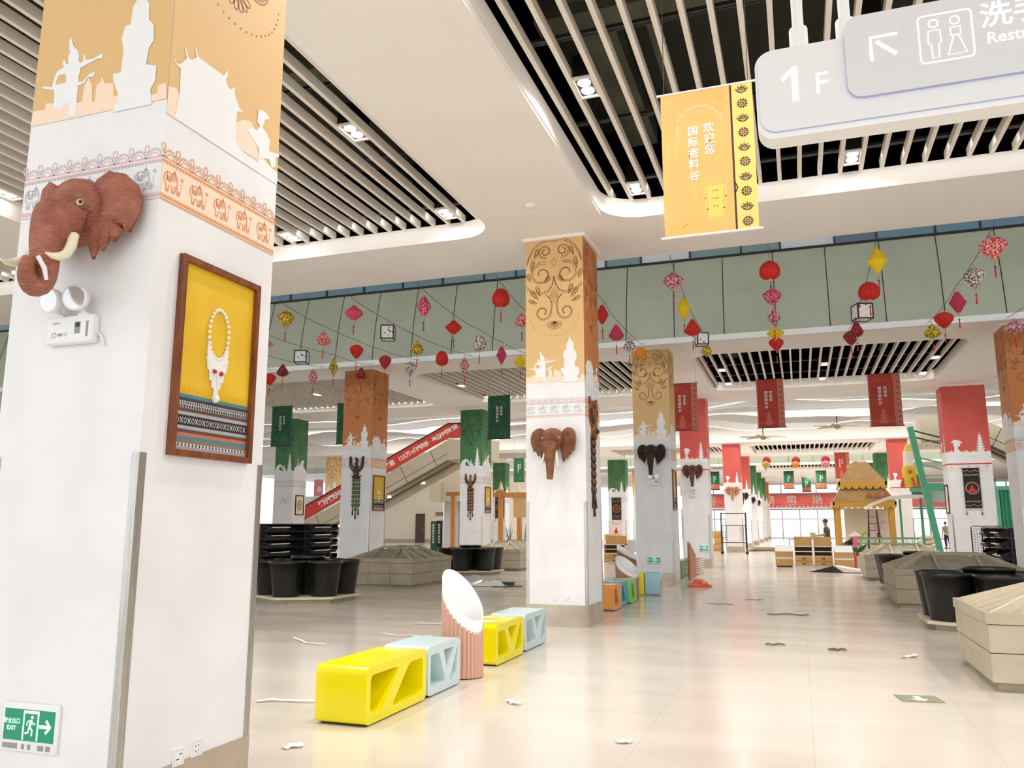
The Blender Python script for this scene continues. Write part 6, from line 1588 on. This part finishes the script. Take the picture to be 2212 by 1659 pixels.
M_skin = mat('skin', (206, 150, 118), .55); M_hair = mat('hair_black', (34, 30, 30), .6)
def skinned(name, verts, edges, radii, m, parent, root=0, sub=1):
    me = bpy.data.meshes.new(name); me.from_pydata(verts, edges, []); me.materials.append(m)
    o = bpy.data.objects.new(name, me); COL.objects.link(o); o.parent = parent
    o.modifiers.new('skin', 'SKIN')
    for k, sv in enumerate(me.skin_vertices[0].data):
        r = radii[k]; sv.radius = r if isinstance(r, tuple) else (r, r); sv.use_root = (k == root)
    s = o.modifiers.new('sub', 'SUBSURF'); s.render_levels = 2; s.levels = 1
    return o
def person(x, y, rz, label, arms, shirt, trousers, cap, legs=((.11, -.02), (-.11, .03)), back=0.0):
    t = empty('person', (x, y, 0), rz); tag(t, label, 'person')
    c = back
    V = [(0, 0, .95), (0, -.01 - c * .3, 1.16), (0, -.02 - c * .8, 1.36), (0, -.03 - c, 1.50), (0, -.055 - c, 1.58)]; E = [(0, 1), (1, 2), (2, 3), (3, 4)]; R = [(.145, .11), (.14, .105), (.16, .11), (.062, .062), (.058, .06)]
    def add(p, q, r): V.append(p); E.append((q, len(V) - 1)); R.append(r); return len(V) - 1
    hd = add((0, -.065 - c, 1.67), 4, (.076, .092)); add((0, -.055 - c, 1.755), hd, (.06, .07))
    hands = []
    for s, (eb, wr, hn) in zip((1, -1), arms):
        sh = add((s * .19, -.01 - c * .8, 1.42), 2, .062); e = add(eb, sh, .047); w = add(wr, e, .034); hands.append((wr, hn))
    for s, (kx, ky) in zip((1, -1), legs):
        h = add((s * .1, 0, .86), 0, .09); k = add((s * abs(kx), ky, .48), h, .065); a = add((s * abs(kx), ky + .05, .10), k, .045); add((s * abs(kx), ky - .10, .05), a, (.045, .035))
    skinned('body', V, E, R, M_skin, t)
    # shirt with short sleeves, trousers, shoes: follow the same joints a little further out
    SV = [V[0], V[1], V[2], (0, -.03 - c, 1.46)]; SE = [(0, 1), (1, 2), (2, 3)]; SR = [(.165, .13), (.16, .125), (.18, .13), (.085, .085)]
    SV[0] = (0, 0, .97)
    for s, (eb, wr, hn) in zip((1, -1), arms):
        sh = Vector((s * .19, -.01 - c * .8, 1.42)); m_ = sh.lerp(Vector(eb), .75); SV.append(tuple(sh)); SE.append((2, len(SV) - 1)); SR.append(.085); SV.append(tuple(m_)); SE.append((len(SV) - 2, len(SV) - 1)); SR.append(.068)
    skinned('shirt', SV, SE, SR, shirt, t)
    TV = [(0, 0, .98)]; TE = []; TR = [(.16, .125)]
    for s, (kx, ky) in zip((1, -1), legs):
        b = len(TV); TV += [(s * .1, 0, .84), (s * abs(kx), ky, .48), (s * abs(kx), ky + .05, .12)]; TE += [(0, b), (b, b + 1), (b + 1, b + 2)]; TR += [.11, .08, .066]
    skinned('trousers', TV, TE, TR, trousers, t)
    for s, (kx, ky) in zip((1, -1), legs): MB().rbox(s * abs(kx) - .05, ky - .18, 0, s * abs(kx) + .05, ky + .11, .09, .03).build('shoe', M_black, t)
    hb = MB(); M = T(0, -.06 - c, 1.70)
    vs = []; n = 16
    hb.ball((0, .012, .03), (.088, .105, .085), 14, 0, M)
    if cap: hb.rbox(-.07, -.17, .02, .07, -.06, .035, .008, 0, M)
    hb.build('cap' if cap else 'hair', cap or M_hair, t)
    fc = MB().ball((0, -.165 - c, 1.665), (.014, .02, .02), 8).build('nose', M_skin, t)
    e = MB()
    for s in (-1, 1): e.ball((s * .032, -.148 - c, 1.69), (.011, .006, .007), 8)
    e.build('eyes', M_black, t); MB().ball((0, -.152 - c, 1.625), (.024, .006, .006), 8).build('mouth', mat('lips', (170, 96, 84), .5), t)
    for s in (-1, 1): MB().ball((s * .08, -.055 - c, 1.67), (.012, .024, .032), 8).build('ear', M_skin, t)
    for (wr, hn), s in zip(hands, (1, -1)):
        W_ = Vector(wr); D = (Vector(hn) - W_).normalized(); sd = D.cross(Vector((0, 0, 1)))
        sd = sd.normalized() if sd.length > .1 else Vector((1, 0, 0)); h = MB()
        pm = W_ + D * .05; h.ball(pm, (.035, .04, .025), 10)
        for q, l in enumerate((.062, .075, .08, .068)):
            b = pm + D * .03 + sd * ((q - 1.5) * .018); h.tube([b, b + D * l * .5, b + D * l * .8 - Vector((0, 0, .02)), b + D * l * .9 - Vector((0, 0, .04))], [.0095, .009, .008, .006], 6)
        b = pm - sd * .03; h.tube([b, b - sd * .02 + D * .03, b - sd * .015 + D * .055], [.011, .010, .007], 6)
        h.build('hand', M_skin, t)
    return t
M_tee = mat('tshirt_grey_green', (92, 98, 90), .8); M_trs = mat('trousers_dark', (40, 40, 44), .8)
person(1.02, 36.3, -PI / 2 - .25, 'person in a dark grey tee shirt and grey cap looking down, standing behind the cabinets',
       [((.24, -.05, 1.16), (.16, -.30, 1.14), (.13, -.42, 1.14)), ((-.24, -.06, 1.17), (-.14, -.30, 1.17), (-.1, -.42, 1.16))], M_tee, M_trs, mat('cap_grey', (74, 78, 84), .7))
o = MB().box(-.13, -.1, 0, .13, .1, .16).box(-.16, -.02, .16, .06, .02, .24).build('paper_parcel', mat('parcel_cream', (214, 208, 180), .7)); o.location = (.50, 36.33, 1.02); tag(o, 'cream parcel held by the person behind the cabinets', 'parcel')
tb = empty('table', (.08, 36.35, 0)); tag(tb, 'low white work table in front of the standing person', 'table')
MB().box(-.6, -.3, .96, .5, .3, 1.0).build('table_top', M_wtop, tb)
for a in (-.55, .45):
    for b in (-.25, .25): MB().box(a - .025, b - .025, 0, a + .025, b + .025, .96).build('leg', M_wtop, tb)
tb = empty('stool_table', (2.0, 37.2, 0)); tag(tb, 'white table piled with dark bags right of the person', 'table')
MB().box(-.45, -.3, .68, .5, .3, .74).build('table_top', M_wtop, tb)
for a in (-.4, .45):
    for b in (-.25, .25): MB().box(a - .03, b - .03, 0, a + .03, b + .03, .68).build('leg', M_wtop, tb)
v, f = crumple(21, .8, .5, .42); o = MB().add(v, f, 0, True).build('dark_bags', M_black); o.location = (1.95, 37.2, .742); tag(o, 'heap of black bags on the white table right of the person', 'bag')
v, f = crumple(22, .5, .4, .3); o = MB().add(v, f, 0, True).build('white_bag', M_paper); o.location = (2.1, 36.98, 1.10); tag(o, 'white bag lying on top of the black bags', 'bag')
person(9.3, 62.5, PI + .3, 'person in a grey jacket and black trousers standing with back turned by the far sacks',
       [((.26, .0, 1.14), (.24, -.12, .92), (.24, -.16, .82)), ((-.26, .0, 1.14), (-.24, -.12, .92), (-.24, -.16, .82))], mat('jacket_grey', (140, 136, 126), .8), mat('trousers_black', (28, 28, 30), .8), None, back=.06)
M_sack = mat('woven_sack', (198, 184, 160), .85)
for k in range(6):
    o = MB().ball((0, 0, .14), (.55, .32, .15), 14).build('sack', M_sack); o.location = (8.05 + .05 * (k % 2), 62 + (.75 if k > 2 else 0), .305 * (k % 3)); o.rotation_euler = (0, 0, .1 * k)
    tag(o, 'woven sack %s in the %s stack by the grey jacketed person' % (('at the bottom', 'in the middle', 'on top')[k % 3], 'front' if k < 3 else 'back'), 'sack', 'sacks in the far right')
# folded board on the aisle floor and planks
t = empty('folded_board', (1.15, 30.2, 0), -.25); tag(t, 'black and white folded board lying on the aisle floor before the cabinets', 'board')
MB().prism([(-.9, .0), (-.1, .22), (.2, .02)], -.4, .4, 0, FRONT(0, 0, .0)).build('black_fold', M_black, t); MB().prism([(-.1, .22), (.3, .16), (1.1, .03), (.2, .02)], -.35, .35, 0, FRONT(0, 0, 0)).build('white_fold', M_paper, t)
for k in range(4):
    o = MB().box(-.9, -.12, 0, .9, .12, .06).build('plank', mat('plank_olive', (150, 138, 96), .6) if k % 2 else M_board2); o.location = (-2.25 + .12 * k, 52.2 + .25 * (k % 2), .062 * k); o.rotation_euler = (0, 0, .12 * (k - 1.5))
    tag(o, '%s plank of the loose stack on the floor right of the trolley' % ('lowest', 'second', 'third', 'topmost')[k], 'plank', 'planks by the trolley')
# tall wire trolley
t = empty('trolley', (-3.5, 47.4, 0)); tag(t, 'tall thin metal trolley frame standing before the tan elephant pillar', 'trolley')
for xx in (-.66, .66):
    for yy in (-.3, .3): MB().tube([(xx, yy, .15), (xx, yy, 2.25)], .022, 6).build('upright', M_dark, t); MB().lathe([(.0, 0), (.07, .02), (.07, .12), (.02, .15)], 10, 0, T(xx, yy, 0)).build('caster', M_black, t)
for zz in (2.2, 1.55, .62):
    MB().tube([(-.66, -.3, zz), (.66, -.3, zz), (.66, .3, zz), (-.66, .3, zz), (-.66, -.3, zz)], .02, 6).build('cross_rail', M_dark, t)
for s in (-1, 1):
    g = MB()
    for k in range(4): g.tube([(s * (.36 + .09 * k), -.3, .7), (s * (.36 + .09 * k), -.3, 1.5)], .01, 5)
    g.build('side_grille', M_dark, t)
for k, (x, z, w) in enumerate(((-4.85, 0, .6), (-4.8, .405, .5), (-4.9, .81, .42), (-5.62, 0, .5))):
    o = MB().rbox(-w / 2, -.25, 0, w / 2, .25, .4, .02).build('carton', M_kraft); o.location = (x, 52.4, z); o.rotation_euler = (0, 0, .2 * k); tag(o, '%s carton of the pile left of the tan elephant pillar' % ('lowest right', 'second', 'topmost', 'lowest left')[k], 'carton', 'cartons by the tan elephant pillar')
# cabinet and table seen between the golden and the dark elephant pillars
open_cupboard(-7.3, 33.8, 'brown drawer cabinet seen right of the middle golden pillar', .9)
o = MB().box(-.8, 0, .45, .8, .5, .95).box(-.75, .05, 0, -.6, .45, .45).box(.6, .05, 0, .75, .45, .45).build('display_table', M_wtop); o.location = (-6.2, 35.0, 0); tag(o, 'white table behind the brown fluted bin', 'table')
o = MB().rbox(-.55, 0, 0, .55, .4, .42, .02).build('carton', mat('carton_mustard', (206, 176, 96), .6)); o.location = (-12.9, 58.9, 0.5); tag(o, 'mustard yellow box at the foot of the far lion pillar', 'box')
o = MB().box(-.7, 0, 0, .7, .5, .5).build('pedestal', M_wtop); o.location = (-12.9, 58.85, 0); tag(o, 'white pedestal under the mustard yellow box', 'pedestal')
p = MB(); M = FRONT(-12.72, 59.57, 1.35); p.rect(-.42, -.65, .42, .5, .004, 0, M); p.text('香料国', .16, 1, M @ T(0, .3, .006)); p.disc(0, -.25, .14, .006, 2, M, 10); p.disc(.03, -.05, .07, .006, 2, M)
tag(p.build('wall_poster', [mat('poster_pink', (232, 214, 214), .7), M_greytx, mat('poster_red', (206, 60, 64), .7)]), 'pale poster with a red flower on the far green pillar', 'poster')

# ------------------------------------------------------------------ kiosk with tiered roof, rocket, teal frame, container
M_thatch = mat('kiosk_roof_tan', (164, 130, 86), .7, c2=(150, 114, 72), nscale=2); M_goldt = mat('kiosk_gold_trim', (204, 156, 66), .45)
t = empty('kiosk', (3.1, 46.5, 0)); tag(t, 'kiosk with a two tiered tan roof and gold scalloped eaves right of the aisle', 'kiosk')
def hip(a, b, z0, a2, b2, z1):
    return [(-a, -b, z0), (a, -b, z0), (a, b, z0), (-a, b, z0), (-a2, -b2, z1), (a2, -b2, z1), (a2, b2, z1), (-a2, b2, z1)], [(0, 1, 5, 4), (1, 2, 6, 5), (2, 3, 7, 6), (3, 0, 4, 7), (4, 5, 6, 7), (3, 2, 1, 0)]
MB().add(*hip(1.46, 1.5, 2.72, 1.0, 1.0, 3.5)).build('lower_roof', M_thatch, t); MB().add(*hip(1.12, 1.12, 3.72, .32, .12, 4.85)).build('upper_roof', M_thatch, t)
for a, z in ((1.48, 2.72), (1.14, 3.72)):
    e = MB().box(-a, -a + .0, z - .16, a, -a + .08, z + .04).box(-a, a - .08, z - .16, a, a, z + .04).box(-a, -a, z - .16, -a + .08, a, z + .04).box(a - .08, -a, z - .16, a, a, z + .04)
    n = int(a * 7)
    for k in range(n):
        u = -a + 2 * a * (k + .5) / n; r = a / n
        e.prism([(u + r * math.cos(PI + PI * q / 6), z - .16 + r * 1.2 * math.sin(PI + PI * q / 6)) for q in range(7)], 0, .04, 0, FRONT(0, -a, 0)); e.prism([(u + r * math.cos(PI + PI * q / 6), z - .16 + r * 1.2 * math.sin(PI + PI * q / 6)) for q in range(7)], 0, .04, 0, LEFT(-a, 0, 0))
    e.build('scalloped_eave', M_goldt, t)
MB().box(-.98, -.98, 3.4, .98, .98, 3.72).build('clerestory', mat('kiosk_fringe', (150, 84, 54), .6), t)
for a in (-1.25, 1.25):
    for b in (-1.3, 1.3): MB().box(a - .12, b - .12, 0, a + .12, b + .12, 2.6).build('post', M_goldt, t)
f = MB()
for k, u in enumerate((.25, .65, 1.05)): f.prism([(u + .17 * math.cos(q * PI / 8) * 1, 2.95 + .24 * math.sin(q * PI / 8)) for q in range(9)], 0, .06, 0, FRONT(0, -1.38, 0))
f.build('scroll_ornament', mat('scroll_brown', (170, 104, 60), .5), t)
f = MB()
for k in range(3): f.ball((-.5 + .16 * k, .0, 4.55 + .12 * k), (.14, .1, .12), 10)
f.build('ridge_ornament', M_goldt, t)
MB().box(-.9, .1, 0, 1.2, .4, 2.4).build('inner_wall', M_cream, t)
q = MB()
for k in range(9):
    a = 2 * PI * k / 9; q.tube([(0, 0, .0), (.16 * math.cos(a), .16 * math.sin(a), .4), (.34 * math.cos(a), .34 * math.sin(a), .48 + .06 * (k % 3)), (.42 * math.cos(a), .42 * math.sin(a), .36)], [.015, .03, .03, .005], 5)
o = empty('potted_plant', (2.75, 44.3, .72)); tag(o, 'yellow green leafy plant on a stand under the kiosk eave', 'plant'); q.build('leaves', mat('leaf_yellow', (196, 184, 72), .6), o); MB().lathe([(.3, -.72), (.34, -.05), (.2, 0)], 14).build('pot', M_cream, o)
o = empty('step_ladder', (3.4, 44.4, 0)); tag(o, 'brown wooden step ladder standing under the kiosk eave', 'ladder')
for s in (-.3, .3): MB().bar((s, -.35, 0), (s * .6, .05, 2.3), .06, .06).build('front_rail', M_wood, o); MB().bar((s, .55, 0), (s * .6, .1, 2.2), .05, .05).build('rear_rail', M_wood, o)
for k in range(6):
    z = .3 + .33 * k; MB().box(-.26 + .02 * k, -.34 + .06 * k, z, .26 - .02 * k, -.22 + .06 * k, z + .035).build('tread', M_woodl, o)
p = MB(); M = FRONT(3.75, 46.57, 1.15); p.rect(-.4, -.6, .4, .55, .006, 0, M); p.text('香料', .2, 1, M @ T(0, .3, .008)); p.disc(.05, -.2, .12, .008, 2, M); p.disc(.0, -.05, .08, .008, 2, M)
p.build('poster', [MATS['poster_pink'], M_greytx, MATS['poster_red']], t, world=True)
M_teal = mat('teal_steel', (92, 178, 140), .4)
t = empty('teal_frame', (5.15, 36.0, 0)); tag(t, 'tall tilted teal steel frame with railings right of the kiosk', 'steel frame')
MB().bar((.0, 0, 0), (-.78, 0, 5.45), .22, .25).build('leaning_post', M_teal, t)
MB().box(-.5, -.1, 3.0, 1.4, .1, 3.2).build('cross_beam', M_teal, t)
MB().box(1.3, 4, 0, 1.5, 4.2, 3.2).box(-.5, 3.95, 3.02, 1.4, 4.15, 3.18).build('rear_frame', M_teal, t)
for z, w in ((5.3, .05), (5.05, .05), (4.25, .06), (4.0, .06)): MB().bar((-.7, 0, z), (1.2, 1.8, z - .35), w, w).build('top_rail', mat('teal_pale', (140, 196, 168), .4) if z < 4.5 else M_line, t)
for z in (3.35, 3.5): MB().bar((-.45, 0.05, z), (1.4, .05, z), .03, .03).build('guard_rail', M_teal, t)
MB().box(-.35, .05, 2.45, 1.35, .09, 2.9).build('glass_band', mat('teal_glass', (176, 206, 190), .2), t)
t = empty('rocket_model', (4.5, 38.5, 3.17)); tag(t, 'yellow and cream rocket model standing above the white curved canopy', 'rocket')
MB().lathe([(.36, 0), (.40, .2), (.40, 1.15), (.34, 1.3)], 18).build('lower_stage', M_ybench if False else mat('rocket_yellow', (234, 198, 52), .4), t)
MB().lathe([(.34, 1.3), (.30, 1.35), (.29, 2.1), (.26, 2.2)], 18).build('upper_stage', M_cream, t); MB().lathe([(.26, 2.2), (.16, 2.45), (.07, 2.62), (.0, 2.8)], 18).build('nose_cone', MATS['rocket_yellow'], t)
for k in range(4):
    a = k * PI / 2 + .4; MB().prism([(.38, 0), (.62, -.1), (.62, .2), (.38, .6)], -.02, .02, 0, RZ(a) @ FRONT(0, 0, 0)).build('fin', M_red, t)
MB().disc(0, .9, .12, .41, 0, FRONT(0, 0, 0)).disc(.1, .45, .09, .41, 0, FRONT(0, 0, 0)).build('roundel', M_red, t)
for o_ in [q for q in bpy.data.objects if q.name == 'rocket_model']: o_.scale = (.68, .68, .68)
t = empty('curved_canopy', (4.2, 38.5, 2.6)); tag(t, 'white curved canopy strip carrying the rocket above the railing', 'canopy')
cv = [(-1.5, -.25), (-1.2, -.08), (-.6, .16), (.1, .22), (.7, .20), (.95, .28)]
MB().prism(cv + [(u, v - .12) for u, v in cv[::-1]], -.7, .7, 0, FRONT(0, 0, 0)).build('canopy_shell', M_rim, t); MB().box(.6, -.06, -2.6, .7, .06, .2).box(-.2, -.06, -2.6, -.12, .06, .05).build('canopy_leg', M_teal, t)
t = empty('green_railing', (3.0, 35.6, 0)); tag(t, 'pale green metal railing with white balusters behind the farthest display', 'railing')
MB().box(-1.05, -.04, 1.02, 1.35, .04, 1.10).box(-1.05, -.03, .84, 1.35, .03, .88).build('top_rail', mat('rail_green', (122, 180, 132), .4), t)
for k in range(13): MB().box(-1.03 + .19 * k, -.02, 0, -.99 + .19 * k, .02, 1.02).build('baluster', MATS['rail_green'] if k % 4 == 0 else M_kedge, t)
o = empty('potted_plants', (2.0, 35.1, 0)); tag(o, 'low green leafy plant in front of the railing beside the right counter', 'plant'); b = MB()
rr = random.Random(4)
for k in range(46):
    a = rr.uniform(0, 6.28); l = rr.uniform(.3, .55); b.tube([(0, 0, .35), (.2 * math.cos(a), .16 * math.sin(a), .35 + l * .6), (.5 * math.cos(a) * l * 2, .3 * math.sin(a), .35 + l)], [.012, .03, .004], 4)
b.build('leaves', mat('leaf_green', (84, 128, 70), .6), o); MB().lathe([(.2, 0), (.28, .36)], 14).build('pot', M_cream, o)
o = empty('pink_cloth', (1.95, 34.4, 0)); tag(o, 'small pink cloth hanging at the left end of the green railing', 'cloth'); MB().box(-.09, -.02, .72, .09, .02, 1.12).build('cloth', mat('pink_cloth', (246, 120, 156), .7), o)
MB().tube([(0, .03, 0), (0, .03, 1.14)], .012, 6).build('stick', M_dark, o)
t = empty('container', (7.2, 36.0, 0)); tag(t, 'teal green corrugated container at the right behind the black bin rack', 'container')
c = MB(); n = 26; W_ = 3.4; vs = []; 
for k in range(n * 4 + 1):
    ph = k % 4; yy = (0, 0, .07, .07)[ph]; vs += [(W_ * k / (n * 4), yy, .1), (W_ * k / (n * 4), yy, 2.9)]
c.add(vs, [(2 * k, 2 * k + 2, 2 * k + 3, 2 * k + 1) for k in range(n * 4)]); c.build('corrugated_wall', mat('container_teal', (64, 172, 138), .4), t)
MB().box(-.06, -.04, 2.9, W_, .14, 3.05).box(-.06, -.04, 0, W_, .14, .12).box(-.08, -.05, 0, .06, .15, 3.05).build('corner_frame', mat('container_pale', (120, 194, 164), .4), t)
MB().box(0, .15, .1, W_, 2.4, 2.9).build('box_body', MATS['container_teal'], t); MB().box(-.05, -.02, 3.25, W_, .02, 3.3).box(-.05, -.02, 3.05, 0, .02, 3.3).build('roof_rail', MATS['container_pale'], t)
def see_through(m):
    nt = m.node_tree; b = nt.nodes['Principled BSDF']; out = nt.nodes['Material Output']; tr = nt.nodes.new('ShaderNodeBsdfTranslucent'); mx = nt.nodes.new('ShaderNodeMixShader'); mx.inputs[0].default_value = .6
    src = b.inputs['Base Color'].links
    if src: nt.links.new(src[0].from_socket, tr.inputs['Color'])
    nt.links.new(b.outputs[0], mx.inputs[1]); nt.links.new(tr.outputs[0], mx.inputs[2]); nt.links.new(mx.outputs[0], out.inputs['Surface'])
    return m
# entrance banner with mirrored characters (printed to be read from outside)
t = empty('entrance_banner', (9, 104.7, 3.6)); tag(t, 'long red banner with mirrored white characters above the entrance glass', 'banner')
MB().rect(-22.8, 0, 22.8, 1.62, 0, 0, FRONT(0, 0, 0)).build('banner_cloth', see_through(mat('entrance_red', (226, 92, 88), .7, c2=(232, 124, 104), nscale=.7)), t)
l = MB()
for k, ch in enumerate('谷际国州'): l.text(ch, 1.15, 0, FRONT((-19.25, -12.35, -9.83, -6.9)[k], -.02, .86), bold=.03, mirror=True)
for k in range(90): l.disc(-22.5 + .5 * k, .1, .16, .01, 0, FRONT(0, -.01, 0), 6)
l.build('lettering', M_bw, t)
# colourful things far left of the escalator
o = MB().rect(-.45, 0, .45, 1.4, 0, 0, FRONT(0, 0, 0)).box(-.45, 0.001, 0, .45, .01, 1.4).disc(.1, .6, .25, .004, 1, FRONT(0, 0, 0)).build('pink_banner', [mat('poster_rose', (240, 150, 160), .7), M_paper]); o.location = (-38.3, 60.2, 3.965); tag(o, 'pink banner with a white heart above the escalator foot', 'banner')
p = MB(); rr = random.Random(9); M = FRONT(0, 0, 0); p.box(-1.0, .0, 0, 1.0, .05, 2.4)
for k in range(26): p.stroke(drop(rr.uniform(-.8, .6), rr.uniform(.1, 1.9), rr.uniform(.3, .7), rr.uniform(.06, .14), rr.uniform(0, 3)), .03, .004, 1 + k % 2, M, True)
o = p.build('floral_panel', [mat('floral_white', (238, 240, 240), .7), mat('floral_grey', (150, 170, 168), .7), mat('floral_pink', (240, 190, 210), .7)]); o.location = (-38.7, 60.2, 0); o.scale = (1, 1, 1.65); tag(o, 'white panel with grey and pink leaves behind the escalator foot', 'panel')
t = empty('scooter_cover', (-43.2, 58.0, 0)); tag(t, 'turquoise covered scooter outside beyond the left green pillar', 'scooter')
v, f = crumple(31, 1.6, 1.0, 1.7); MB().add(v, f, 0, True).build('cover', mat('turquoise_cover', (120, 220, 220), .5), t)
for s in (-.5, .5):
    o = MB().lathe([(.0, -.05), (.2, -.05), (.26, 0), (.2, .05), (0, .05)], 16).build('wheel', M_black, t); o.rotation_euler = (PI / 2, 0, 0); o.location = (s, 0, .26)
